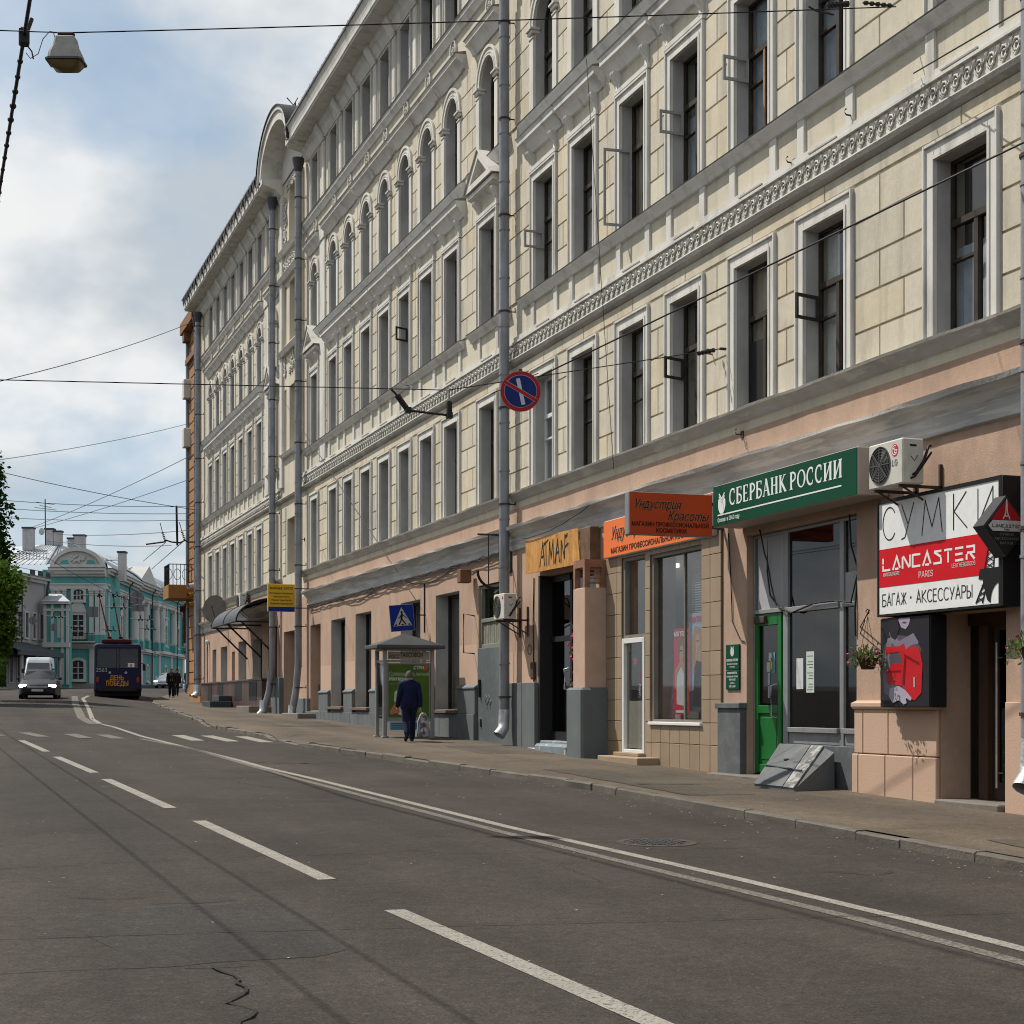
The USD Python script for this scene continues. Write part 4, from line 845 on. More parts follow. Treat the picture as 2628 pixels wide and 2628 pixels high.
for k, z in enumerate(np.arange(2.1, 2.68, .045)):
    if k % 4 != 3: fbox(m, 23.08, 23.27 - .03 * (k % 3), z, z + .012, -.16, -.1585)
m.done(bf, 'notice_print', paint((.05, .12, .08)))
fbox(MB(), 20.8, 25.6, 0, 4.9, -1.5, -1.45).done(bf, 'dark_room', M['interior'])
fbox(MB(), 21.5, 23.82, -.2, 1.23, -.25, -.05, .01).done(bf, 'base_wall', M['hatchgrey'])
dd_ = MB()
for a, b in ((24.06, 24.18), (24.87, 24.98)): fbox(dd_, a, b, .72, 3.4, -.2, -.12, .008)
for z0, z1 in ((.72, .86), (1.72, 1.86), (3.2, 3.4)): fbox(dd_, 24.18, 24.87, z0, z1, -.2, -.12, .008)
fbox(dd_, 24.2, 24.85, .86, 1.72, -.19, -.15); fbox(dd_, 24.26, 24.79, .94, 1.66, -.16, -.14, .012)
dd_ = dd_.done(B, 'green_door', M['green_door'])
fbox(MB(), 24.18, 24.87, 1.86, 3.2, -.17, -.16).done(dd_, 'door_glass', M['glass_dark'])
m = MB(); m.tube([(WX + .13, 24.22, 1.65), (WX + .02, 24.22, 1.68), (WX + .02, 24.22, 2.18), (WX + .13, 24.22, 2.21)], .014, 8); m.done(dd_, 'door_handle', M['zinc_light'], True)
fbox(MB(), 24.55, 24.92, 3.24, 3.36, -.12, -.06, .01).done(dd_, 'door_closer', M['iron'])
for i, (y, z, w_, h_, c_) in enumerate(((24.5, 2.6, .1, .14, (.5, .52, .5)), (24.56, 2.42, .12, .16, (.42, .48, .3)), (24.38, 2.4, .09, .34, (.1, .25, .3)), (24.55, 2.2, .07, .2, (.35, .36, .4)), (24.55, 1.98, .06, .2, (.3, .3, .38)), (24.44, 2.46, .08, .2, (.45, .42, .2)))):
    fbox(MB(), y - w_ / 2, y + w_ / 2, z, z + h_, -.158, -.155).done(dd_, 'sticker', paint(c_))
# pink pier beside the bank with its grey box plinth
fbox(MB(), 25.06, 25.93, .3, 1.8, 0, .12, .012).done(B, 'pier_plinth', M['hatchgrey']); fbox(MB(), 25.03, 25.96, 1.8, 1.9, 0, .16, .012).done(B, 'pier_plinth_cap', M['hatchgrey'])
m = MB(); m.box((WX - .35, 24.0, 0), (WX + .2, 25.9, float(zp(25)) + .045), None, .015); m.done(B, 'door_step', M['concrete'])
# ---- sloping cellar hatch
ht = thing('cellar_hatch', 'sloping blue grey cellar hatch with iron bar under the bank window', 'cellar hatch', (12.5, 22.9, .6))
A0, A1 = np.array([11.93, 22.72, zp(22.7)]), np.array([12.08, 21.75, zp(21.8)]); Bk0, Bk1 = np.array([12.95, 23.78, 1.2]), np.array([12.95, 22.38, 1.2])
t0, t1 = A0 + [0, 0, .03], A1 + [0, 0, .03]
C0, C1 = np.array([12.98, 23.78, .3]), np.array([12.98, 22.1, .3]); Bk2 = np.array([12.98, 22.12, 1.13])
MB().add([A0 - [0, 0, .3], t0, Bk0, C0], [[0, 1, 2, 3]]).add([A1 - [0, 0, .3], t1, Bk2, C1], [[0, 3, 2, 1]]).add([A0 - [0, 0, .3], A1 - [0, 0, .3], t1, t0], [[0, 1, 2, 3]]).done(ht, 'side_walls', M['plinth'])
nrm = np.cross(t1 - t0, Bk0 - t0); nrm /= np.linalg.norm(nrm); nrm *= -1 if nrm[2] < 0 else 1
def lid(u0, u1, lift, th, mb):
    q = [t0 + (t1 - t0) * u + (Bk0 - t0 + ((Bk1 - Bk0) - (t1 - t0)) * u) * v for u, v in ((u0, 0), (u1, 0), (u1, 1), (u0, 1))]
    q = np.array(q); mb.add(np.vstack([q + nrm * lift, q + nrm * (lift + th)]), [[3, 2, 1, 0], [4, 5, 6, 7], [0, 1, 5, 4], [1, 2, 6, 5], [2, 3, 7, 6], [3, 0, 4, 7]]); return mb
lid(0, .72, .0, .035, MB()).done(ht, 'lid', M['hatchgrey']); lid(.735, 1.0, .0, .03, MB()).done(ht, 'kerb_edge', look('chipped_edge', (.12, .12, .12), .8, var=.2, dirt=(.3, .295, .275), dirt_amt=.9, dscale=(5, 5, 5), dlo=.5, dhi=.56))
MB().add([Bk1, Bk2, A1 * .0 + t1, t1 + (t1 - t0) * .0], [[0, 1, 2, 3]]).done(ht, 'edge_fill', M['hatchgrey'])
pA, pB = t0 + (Bk0 - t0) * .42 + nrm * .06, t0 + (t1 - t0) * .95 + (Bk1 - t1) * .36 + nrm * .06
MB().tube([pA, (pA + pB) / 2 + nrm * .0, pB], .014, 6).done(ht, 'lock_bar', M['darkgrey'], True)
pc = t0 + (t1 - t0) * .5 + (Bk0 - t0) * .55 + nrm * .05
MB().box(pc - [.04, .05, .03], pc + [.04, .05, .05], None, .012).done(ht, 'padlock', M['black'])

# ---- tiled beauty shop front
tw = MB(); ops = [(26.72, 29.0, 1.5, 4.76), (29.22, 30.4, .82, 4.81)]
y = 25.95
for a, b, c, d in ops:
    fbox(tw, y, a, .2, 4.95, .001, .025); fbox(tw, a, b, .2, c, .001, .025); fbox(tw, a, b, d, 4.95, .001, .025); y = b
fbox(tw, y, 31.2, .2, 4.95, .001, .025); tw = tw.done(B, 'tiled_front', M['grout'])
zs = [.3, 1.14, 1.54, 1.96, 2.39, 2.82, 3.25, 3.69, 4.12, 4.54, 4.94]; ys = [25.95 + .4265 * i for i in range(13)]; ys[-1] = 31.2
r = random.Random(4)
for y0, y1 in zip(ys[:-1], ys[1:]):
    for z0, z1 in zip(zs[:-1], zs[1:]):
        g = shapely.box(y0 + .006, z0 + .006, y1 - .006, z1 - .006)
        for a, b, c, d in ops: g = g.difference(shapely.box(a, c, b, d))
        for gg in getattr(g, 'geoms', [g]):
            if gg.is_empty or gg.area < .004: continue
            a, c, b, d = gg.bounds
            if abs((b - a) * (d - c) - gg.area) > 1e-4: fr_ = affinity.scale(gg, -1, 1, origin=(0, 0)); MB().poly(fr_, .02, .04 + r.uniform(0, .003), WALL).done(tw, 'tile', M[r.choice(('tile', 'tile', 'tile_b'))]); continue
            fbox(MB(), a, b, c, d, .02, .04 + r.uniform(0, .004), .004).done(tw, 'tile', M[r.choice(('tile', 'tile', 'tile_b'))])
m = MB(); 
for a, b, c, d in ((26.75, 28.97, 1.53, 4.75), (29.26, 30.36, 3.2, 4.8)):
    for p in ((a, a + .06, c, d), (b - .06, b, c, d), (a + .06, b - .06, c, c + .06), (a + .06, b - .06, d - .06, d)): fbox(m, *p, -.12, .0)
fbox(m, 27.66, 27.7, 1.59, 4.69, -.12, -.07)
sw = m.done(B, 'shop_window', look('grey_brown_frame', (.17, .155, .13), .6, var=.15))
fbox(MB(), 26.81, 28.91, 1.59, 4.69, -.1, -.095).done(sw, 'pane', M['glass']); fbox(MB(), 29.32, 30.3, 3.26, 4.74, -.1, -.095).done(sw, 'pane', M['glass'])
fbox(MB(), 26.7, 29.0, 1.48, 1.54, -.1, .09, .008).done(sw, 'white_sill', M['white'])
fbox(MB(), 26.4, 30.6, .4, 5, -.95, -.9).done(sw, 'shop_interior', M['interior_shop'])
fbox(MB(), 26.4, 30.6, .6, 1.5, -.88, -.6).done(sw, 'counter', M['interior'])
m = MB()
for z in np.arange(3.35, 4.68, .045): m.add([[WX + .2, 26.85, z], [WX + .2, 27.62, z], [WX + .22, 27.62, z + .036], [WX + .22, 26.85, z + .036]], [[0, 1, 2, 3]])
m.done(sw, 'slat_blind', look('dark_slats', (.15, .16, .15), .6))
m = MB(); fbox(m, 29.45, 30.2, 4.58, 4.66, -.8, -.7); m.done(sw, 'ceiling_lamp', paint((1, .98, .92), emit=1.6), label='lit strip lamp seen through the upper pane')
bd = MB()
for a, b in ((29.26, 29.34), (30.26, 30.36)): fbox(bd, a, b, .9, 3.19, -.1, .05, .006)
for z0, z1 in ((.9, .98), (3.09, 3.19)): fbox(bd, 29.34, 30.26, z0, z1, -.1, .05, .006)
bd = bd.done(B, 'shop_door', M['pvc'])
fbox(MB(), 29.34, 30.26, .98, 3.09, -.03, -.02).done(bd, 'door_glass', M['glass'])
fbox(MB(), 29.36, 30.24, 1.0, 1.95, -.05, -.04).done(bd, 'lower_panel', look('beige_panel', (.33, .31, .25), .6)); fbox(MB(), 29.4, 30.2, 1.95, 2.92, -.05, -.035).done(bd, 'black_panel', paint((.012, .012, .014)))
sf = Fr((WX + .034, 30.2, 1.95), (0, -1, 0), (0, 0, 1)); m = MB()
star = Polygon([(.33 + (.12 if i % 2 == 0 else .05) * math.sin(i * math.pi / 6), .78 + (.12 if i % 2 == 0 else .05) * math.cos(i * math.pi / 6)) for i in range(12)]); m.poly(star, 0, .003, sf); m.done(bd, 'red_star', paint((.5, .012, .02)))
m = MB(); vf = Fr(sf((.52, .62, 0))[0], (0, 0, -1), (0, -1, 0)); put_text(m, vf, 'sexy', .1, 0, 0, .003, True); m.done(bd, 'red_lettering', paint((.32, .012, .02)))
m = MB(); put_text(m, vf, 'hair.', .1, .3, 0, .003); m.done(bd, 'white_lettering', paint((.5, .5, .5)))
m = MB(); m.box((WX - .5, 28.55, 0), (WX, 30.55, float(zp(29)) + .13), None, .015); m.box((WX - .2, 29.2, float(zp(29)) + .13), (WX, 30.45, .92), None, .01); m.done(B, 'shop_step', M['tile'])

# ---- black doorway with projecting pier
ad = MB()
fbox(ad, 35.24, 35.36, 1.0, 4.8, -.4, .0); fbox(ad, 33.9, 34.02, 1.0, 4.8, -.34, -.26); fbox(ad, 32.0, 32.1, 1.0, 4.8, -.34, -.26); fbox(ad, 32.1, 35.24, 4.66, 4.8, -.34, -.26); fbox(ad, 34.02, 35.24, 3.3, 3.42, -.34, -.26); fbox(ad, 32.1, 33.9, 3.55, 3.65, -.34, -.26); fbox(ad, 32.1, 35.24, 1.0, 1.25, -.34, -.26)
ad = ad.done(B, 'black_doorway', M['black'])
for a, b, c, d in ((34.02, 35.24, 3.42, 4.66), (34.02, 35.24, 1.25, 3.3), (32.1, 33.9, 3.65, 4.66), (32.1, 33.9, 1.25, 3.55)): fbox(MB(), a, b, c, d, -.31, -.3).done(ad, 'door_glass', M['glass_dark'])
fbox(MB(), 31.6, 35.8, 0, 5, -1.4, -1.35).done(ad, 'dark_room', M['interior'])
m = MB(); m.tube([(WX + .26, 34.1, 2.2), (WX + .16, 34.1, 2.22), (WX + .16, 34.1, 2.66), (WX + .26, 34.1, 2.68)], .022, 8); m.done(ad, 'door_handle', M['zinc_light'], True)
m = MB(); m.box((WX + .0, 32.0, .3), (WX + .5, 35.3, 1.05), None, .02); m.box((WX - .42, 32.5, .3), (WX, 34.5, 1.0), None, .05); m.box((WX - .2, 34.55, .3), (WX - .0, 35.6, .88), None, .03); m.done(ad, 'steps', look('painted_step', (.17, .2, .215), .7, var=.2, bump=.5, bscale=15, dirt=(.42, .42, .4), dirt_amt=.9, dscale=(4, 4, 4), dlo=.56, dhi=.6))
fbox(MB(), 31.22, 31.9, 2.2, 4.28, 0, .5, .015).done(B, 'doorway_pier', look('dusty_pink_pier', (.44, .3, .225), .9, var=.1, bump=.3, bscale=40))
fbox(MB(), 31.12, 32.0, .3, 2.22, 0, .62, .05).done(B, 'doorway_pier_base', M['plinth'])
m = MB(); fbox(m, 31.24, 31.88, 4.7, 4.86, 0, .5); fbox(m, 31.24, 31.34, 4.28, 4.7, .38, .5); fbox(m, 31.78, 31.88, 4.28, 4.7, .38, .5); fbox(m, 31.24, 31.34, 4.28, 4.7, 0, .12)
for z in (4.36, 4.46, 4.56, 4.64): fbox(m, 31.27, 31.29, z, z + .03, .12, .38)
m.done(B, 'vent_grille', look('rusty_pink', (.24, .12, .075), .85, var=.3, scale=5))
# ---- steel door with boarded window above
sd = fbox(MB(), 37.97, 39.76, .5, 3.3, -.06, .03, .01).done(B, 'steel_door', M['steelpaint'])
m = MB(); fbox(m, 37.97, 38.0, .55, 3.25, .025, .05); fbox(m, 39.5, 39.56, 2.05, 2.5, .03, .09); fbox(m, 39.45, 39.5, 1.3, 1.5, .03, .06); m.done(sd, 'hinges_and_bolt', M['black'])
m = MB(); r = random.Random(11)
for k in range(4): p0 = (38.7 + .12 * k, 1.75 + .1 * (k % 2)); m.tube([(WX - .032, p0[0], p0[1]), (WX - .034, p0[0] + .05, p0[1] + .12), (WX - .034, p0[0] - .06, p0[1] + .2), (WX - .032, p0[0] + .08, p0[1] + .27)], .008, 4)
m.done(sd, 'scrawl', M['black'])
wb = MB()
for p in ((37.97, 38.05, 3.3, 4.88), (39.68, 39.76, 3.3, 4.88), (38.05, 39.68, 4.8, 4.88), (38.05, 39.68, 3.3, 3.4), (38.05, 39.68, 3.95, 4.05)): fbox(wb, *p, -.2, -.05, .01)
wb = wb.done(B, 'boarded_window', look('grey_green_wood', (.16, .17, .14), .8, var=.2))
for k in range(11): fbox(MB(), 38.05 + k * .148 + .004, 38.05 + (k + 1) * .148 - .004, 3.4, 3.95, -.15, -.1 + .006 * (k % 3)).done(wb, 'board', look('old_board', (.17, .165, .13), .85, var=.3, scale=6) if k == 0 else UsdShade.Material.Get(stage, '/World/Looks/old_board'))
fbox(MB(), 38.05, 39.68, 4.05, 4.8, -.15, -.145).done(wb, 'pane', M['glass_dark']); fbox(MB(), 37.8, 39.9, 3.3, 5, -1, -.95).done(wb, 'dark_room', M['interior'])
# ---- tall shop windows behind the kiosk and the doorway to their left
for i, (a, b, z0, z1) in enumerate(OPS[6:10]):
    m = MB(); c = a + (b - a) * .62
    for p in ((a, a + .05, z0, z1), (b - .12, b, z0, z1), (a + .05, b - .12, z0, z0 + .06), (a + .05, b - .12, z1 - .1, z1)): fbox(m, *p, -.42, -.36)
    w_ = m.done(B, 'shop_window', M['black'])
    fbox(MB(), a + .05, b - .12, z0 + .06, z1 - .1, -.4, -.395).done(w_, 'pane', M['glass'])
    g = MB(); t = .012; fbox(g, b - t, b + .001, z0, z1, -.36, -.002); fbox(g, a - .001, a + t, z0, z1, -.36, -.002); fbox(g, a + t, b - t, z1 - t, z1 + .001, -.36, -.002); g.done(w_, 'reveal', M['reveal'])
    g = MB(); ys = np.linspace(a, b, 26); v = []
    for k, y in enumerate(ys): v += [[WX + .52 + .03 * (k % 2), y, z0], [WX + .52 + .03 * (k % 2), y, z1 - .1 - .5 * (i % 2)]]
    g.add(v, [[2 * k, 2 * k + 1, 2 * k + 3, 2 * k + 2] for k in range(25)]); g.done(w_, 'curtain', look('greenish_curtain_%d' % i, (.105, .105, .09) if i != 0 else (.16, .15, .12), .95, var=.25, scale=2))
    fbox(MB(), a - .3, b + .3, z0 - .2, z1 + .1, -1.3, -1.25).done(w_, 'room_back', M['interior'])
    fbox(MB(), a - .12, b + .08, z0 - .1, z0 - .01, -.36, .2, .012).done(w_, 'sill', look('brown_sill', (.12, .09, .075), .8, var=.3, scale=4) if i == 0 else UsdShade.Material.Get(stage, '/World/Looks/brown_sill'))
m = MB(); fbox(m, 58.0, 60.1, -.1, 5, -.5, -.46); dw = m.done(B, 'recessed_doorway', look('brown_recess', (.2, .1, .065), .85, var=.15))
fbox(MB(), 58.2, 59.9, 1.2, 2.6, -.46, -.3).done(dw, 'dark_base', M['plinth_dark'])
# plinth slabs
r = random.Random(8)
def slabs(ya, yb, top, d, w0=.55, z0=.2, mat='plinth', cap=True):
    n = max(1, round((yb - ya) / w0)); e = np.linspace(ya, yb, n + 1)
    for a, b in zip(e[:-1], e[1:]): fbox(MB(), a + .004, b - .004, z0, top, 0, d + r.uniform(0, .008), .008).done(B, 'plinth_slab', M[mat])
slabs(35.37, 37.94, 2.38, .09, .85); slabs(39.79, 60.6, 1.62, .13, .62)
for a, b in ((39.79, 41.3), (43.7, 45.05), (47.4, 50.7), (53.0, 54.25), (56.6, 58.1)):
    slabs(a, b, 2.28, .1, .75, 1.62); MB().sweep([(0, 2.28), (.13, 2.28), (.13, 2.31), (0, 2.4)], a - .02, b + .02).done(B, 'plinth_cap', M['plinth'])
fbox(MB(), 59.95, 61.9, .6, 2.1, 0, .12, .012).done(B, 'plinth_slab', M['plinth'])
# ---- gateway
gt = MB(); fbox(gt, 62.0, 64.9, .5, 3.38, -.5, -.42, .01)
for y in (62.7, 63.45, 64.2): fbox(gt, y - .02, y + .02, .5, 3.38, -.42, -.4)
gt = gt.done(B, 'gate_leaf', M['plinth_dark']); fbox(MB(), 61.8, 65.1, 3.38, 5, -1.3, -1.25).done(gt, 'passage', look('brown_passage', (.13, .085, .055), .9))
fbox(MB(), 64.95, 66.7, .6, 2.96, 0, .18, .015).done(B, 'plinth_slab', M['plinth'])
m = MB(); m.box((12.2, 58.4, 1.2), (12.95, 61.4, float(zp(60)) + .16), None, .03); m.done(B, 'doorstep', M['concrete']); m = MB(); m.box((11.9, 66.6, 1.2), (12.9, 69.6, float(zp(68)) + .25), None, .03); m.done(B, 'doorstep', M['concrete'])
# ---- pink shop at the far end: granite base, small windows, steps
gs = np.linspace(68.6, 85.6, 13)
for a, b in zip(gs[:-1], gs[1:]): fbox(MB(), a + .005, b - .005, 1.4, 2.9, 0, .2, .01).done(B, 'granite_slab', M['granite'])
fbox(MB(), 68.5, 85.7, 2.9, 2.98, 0, .25, .01).done(B, 'granite_cap', M['granite'])
for a, b in ((69.7, 71.6), (73.5, 75.3), (78.6, 80.2), (82.0, 83.2)): fbox(MB(), a, b, 2.05, 2.86, .19, .212).done(B, 'basement_window', M['black'])
for i, (a, b, z0, z1) in enumerate(((69.58, 71.85, 3.0, 4.72), (73.4, 75.46, 3.0, 4.75), (76.41, 77.24, 2.9, 4.35), (78.56, 80.48, 2.98, 4.67), (81.91, 83.08, 2.96, 4.62))):
    m = MB(); fbox(m, b - .1, b, z0, z1, -.42, -.36); fbox(m, a, a + .06, z0, z1, -.42, -.36); fbox(m, a + .06, b - .1, z1 - .06, z1, -.42, -.36); w_ = m.done(B, 'shop_window', look('brown_frame', (.05, .025, .018), .6) if i == 0 else UsdShade.Material.Get(stage, '/World/Looks/brown_frame'))
    fbox(MB(), a + .06, b - .1, z0, z1 - .06, -.4, -.395).done(w_, 'pane', M['glass']); fbox(MB(), a - .2, b + .2, z0 - .1, z1 + .1, -1.1, -1.05).done(w_, 'room_back', M['interior'])
    if i != 2:
        fbox(MB(), a + .1, b - .15, z0 + .95, z0 + 1.35, -.43, -.425).done(w_, 'red_banner', paint((.55, .02, .015))); fbox(MB(), a + .1, b - .15, z0 + .05, z0 + .95, -.45, -.445).done(w_, 'net_curtain', M['curtain'])
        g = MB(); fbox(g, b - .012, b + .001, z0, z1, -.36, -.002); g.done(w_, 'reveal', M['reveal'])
m = MB(); m.box((11.75, 75.8, 1.4), (12.75, 78.2, 2.02), None, .02); m.box((12.2, 76.1, 2.02), (12.78, 78.0, 2.28), None, .02); m.done(B, 'shop_step', M['plinth_dark'])
fbox(MB(), 66.3, 68.4, .9, 5.1, -.45, -.3).done(B, 'entrance_door', look('dark_red_door', (.05, .017, .013), .55))
# ---- drainpipes
def pipe(y, z0, z1, d=.3, r_=.125, foot=0.0, step=2.3, name='drainpipe', lean=0.0, hop=True, kink=None):
    m = MB(); x = WX - d; pts = [(x, y, z1), (x, y, z0 + .9)]
    if kink: pts = [(x, y, z1), (x, y, 3.4), (x - kink * .35, y + .05, 2.4), (x - kink, y + .1, 1.55), (x - kink, y + .1, z0 + .55)]
    pp = []
    for a, b in zip(pts[:-1], pts[1:]): pp += [np.array(a) + (np.array(b) - np.array(a)) * t for t in np.linspace(0, 1, 6)[:-1]]
    pp.append(np.array(pts[-1])); m.tube(pp, r_, 12)
    for z in np.arange(z0 + 2.0, z1 - .3, step / 2): m.tube([(x, y, z - .02), (x, y, z + .02)], r_ + .012, 12)
    p = m.done(B, name, M['zinc'], 50)
    m = MB()
    for z in np.arange(z0 + 1.2, z1, step):
        m = MB(); m.tube([(x, y, z - .022), (x, y, z + .022)], r_ + .02, 12); m.tube([(x + r_ - .01, y - .02, z), (WX, y - .04, z)], .016, 5); m.tube([(WX - .02, y - .04, z), (WX - .02, y - .04, z + .1)], .014, 5); m.done(p, 'bracket', M['iron'])
    q = MB(); b = np.array(pts[-1]); q.tube([b, b + [-.01, 0, -.3], b + [-.03, -.02, -.45], b + [-.16, -.06, -.62]], [r_ * 1.02, r_ * 1.06, r_ * 1.1, r_ * 1.16], 10, cap=False); q.done(p, 'crumpled_foot', M['zinc_light'], True)
    if hop: q = MB(); q.tube([(x, y, z1 - .5), (x, y, z1 - .12), (x, y, z1 + .02)], [r_, r_ * 1.65, r_ * 1.75], 12); q.done(p, 'rainwater_head', M['darkgrey'], 40)
    return p
pipe(36.95, .85, 22.5, d=.28); pipe(60.65, 1.3, 22.35, d=.3, r_=.135, kink=.22); pipe(65.75, 1.5, 22.35, d=.3, r_=.135, kink=.35); pipe(86.0, 2.0, 22.3, d=.3, r_=.135); pipe(87.15, 2.0, 22.3, d=.22, r_=.12)
pipe(16.97, .55, 22.4, d=.28, r_=.12, hop=False)
# ---- loose cables on the wall
def sag(a, b, s, n=10, seed=0, jit=0.0):
    r_ = random.Random(seed); a, b = np.array(a, float), np.array(b, float); out = []
    for t in np.linspace(0, 1, n):
        p = a + (b - a) * t; p[2] -= s * 4 * t * (1 - t); out.append(p + np.array([0, r_.uniform(-jit, jit), r_.uniform(-jit, jit)]) * (0 < t < 1))
    return out
m = MB()
for k in range(3): m.tube(sag((WX - .08 - .02 * k, 37.3, 5.58 - .03 * k), (WX - .07, 60.0, 5.5 - .04 * k), .0, 60, 20 + k, .035), .012, 5)
m.tube(sag((WX - .05, 41.5, 5.55), (WX - .05, 46.5, 5.5), .22, 14, 5, .02), .014, 5); m.tube(sag((WX - .05, 50.2, 5.5), (WX - .05, 55, 5.5), .25, 14, 6, .02), .012, 5)
m.done(B, 'sagging_cable', M['black'])
m = MB(); m.tube(sag((WX - .3, 35.6, 5.7), (WX - .3, 31.5, 6.0), .12, 12, 7, .01), .011, 5); m.tube(sag((WX - .02, 24.55, 4.8), (WX + .0, 24.0, 3.5), .0, 8, 3, .02), .013, 5)
m.tube([(WX + .1, 24.5, 4.72), (WX + .1, 24.5, 4.1), (WX + .1, 24.4, 3.7), (WX + .08, 24.05, 3.46), (WX + .06, 23.6, 3.36), (WX + .06, 22.9, 3.47), (WX + .06, 22.3, 3.48), (WX + .06, 21.75, 3.42)], .015, 6)
m.tube([(WX + .02, 21.75, 4.85), (WX + .02, 21.7, 4.3), (WX + .02, 21.5, 3.9), (WX - .03, 21.5, 3.3), (WX - .02, 21.5, 2.9)], .014, 6); m.tube([(WX + .03, 21.5, 3.9), (WX + .05, 21.75, 3.42)], .012, 5)
m.tube([(WX - .02, 25.7, 4.86), (WX - .02, 25.6, 4.0), (WX - .02, 25.55, 3.3), (WX - .02, 25.25, 2.98), (WX - .02, 25.1, 2.95)], .01, 5); m.tube([(WX - .02, 35.6, 4.8), (WX - .02, 35.65, 3.8), (WX - .02, 35.62, 2.4)], .014, 5); m.tube(arc_ := [(WX - .02, 35.9 + .12 * math.cos(t), 3.15 + .12 * math.sin(t)) for t in np.linspace(0, 6.2, 14)], .008, 4)
m.done(B, 'wall_cable', M['black'])
fbox(MB(), 35.48, 35.7, 2.45, 2.85, .0, .08, .02).done(B, 'meter_box', M['iron'])
fbox(MB(), 40.05, 40.35, 5.0, 5.35, .1, .4, .02).done(B, 'wall_lantern', look('rust_box', (.16, .075, .035), .8, var=.3))
m = MB(); m.tube([(WX, 40.1, 4.15), (WX - .3, 40.1, 4.2), (WX - .3, 40.1, 3.2), (WX, 40.1, 3.18)], .018, 6); m.done(B, 'pipe_bracket', M['black'])
# ---- hooks and anchors where span wires meet the wall
m = MB()
for y, z in ((26.3, 8.1), (20.3, 14.9), (21.6, 10.75), (23.4, 10.6), (57.0, 9.0), (60.9, 8.1), (46.2, 11.2), (25.2, 6.5)):
    m.tube([(WX, y, z), (WX - .12, y, z), (WX - .16, y, z + .05), (WX - .12, y, z + .09)], .014, 5); m.box((WX - .02, y - .05, z - .06), (WX - .001, y + .05, z + .06))
m.done(B, 'wire_hook', M['iron'])

# ================================================================== shop signs, air conditioners and other things fixed to the wall
def rect(u0, v0, u1, v1): return sbox(u0, v0, u1, v1)
def serif(ch):
    """Narrow capitals with thick stems, thin joins and small serifs; (shape, advance)."""
    T, t = .15, .065
    S = lambda x, y0=0., y1=1.: [([(x, y0), (x, y1)], T, True)]
    def fe(x, y, w=.13): return [([(x - w, y + (.025 if y < .5 else -.025)), (x + w, y + (.025 if y < .5 else -.025))], .05, True)]
    if ch == 'С': return strokes([(arc(.36, .5, .28, .46, 60, 300, 22), .11, True), ([(.52, .68), (.52, .93)], .06, True), ([(.5, .1), (.54, .26)], .05, True)]), .66
    if ch == 'Б': return strokes(S(.14) + [([(.14, .97), (.52, .97)], t, True), ([(.5, .78), (.5, 1.0)], .05, True), (arc(.2, .28, .33, .265, 90, -90, 16), .1, True)] + fe(.14, 0) + fe(.14, 1, .1)), .62
    if ch == 'Е': return strokes(S(.14) + [([(.14, .97), (.48, .97)], t, True), ([(.14, .5), (.42, .5)], t, True), ([(.14, .03), (.5, .03)], t, True), ([(.47, .8), (.47, 1)], .05, True), ([(.49, 0), (.49, .2)], .05, True)] + fe(.14, 0, .1)), .59
    if ch == 'Р': return strokes(S(.14) + [(arc(.2, .72, .3, .25, 90, -90, 16), .1, True)] + fe(.14, 0) + fe(.14, 1, .1)), .58
    if ch == 'А': return strokes([([(.3, 1), (.56, 0)], .15, False), ([(.3, 1), (.08, 0)], t, True), ([(.15, .34), (.45, .34)], t, True)] + fe(.08, 0, .09) + fe(.56, 0, .11)).intersection(sbox(-1, 0, 2, 1.03)), .68
    if ch == 'Н': return strokes(S(.14) + S(.52) + [([(.14, .52), (.52, .52)], t, True)] + fe(.14, 0) + fe(.14, 1) + fe(.52, 0) + fe(.52, 1)), .7
    if ch == 'К': return strokes(S(.14) + [([(.2, .5), (.5, 1)], t, True), ([(.24, .56), (.58, 0)], .14, False)] + fe(.14, 0) + fe(.14, 1) + fe(.5, 1, .09) + fe(.57, 0, .1)).intersection(sbox(-1, 0, 2, 1.0)), .7
    if ch == 'О': return Point(0, 0).buffer(1, 20).difference(affinity.scale(Point(0, 0).buffer(1, 20), .62, .84)) and affinity.translate(affinity.scale(Point(0, 0).buffer(1, 20), .35, .5).difference(affinity.scale(Point(0, 0).buffer(1, 20), .23, .43)), .38, .5), .76
    if ch == 'И': return strokes(S(.14) + S(.56) + [([(.16, .06), (.54, .94)], .075, True)] + fe(.14, 0) + fe(.14, 1) + fe(.56, 0) + fe(.56, 1)), .74
    return None, .3
def serif_line(s_, gap=.035, space=.2):
    gs, x = [], 0.
    for ch in s_:
        g, a = serif(ch)
        if g is not None: gs.append(affinity.translate(g, x, 0)); x += a + gap
        else: x += space
    return unary_union(gs), x
def fit(geom, u0, v0, w, h):
    a, b, c, d = geom.bounds
    return affinity.translate(affinity.scale(geom, w / (c - a), h / (d - b), origin=(a, b)), u0 - a, v0 - b)
def light_box(name, label, cat, fr, w, h, depth, mat, side, group=None):
    """A sign case lying from the frame's plane backwards; returns its path."""
    p = thing(name, label, cat, fr((0, 0, 0))[0], group)
    MB().box((0, 0, -depth), (w, h, -.012), fr, .012).done(p, 'case', side)
    MB().box((.012, .012, -.012), (w - .012, h - .012, 0), fr).done(p, 'face', mat)
    return p
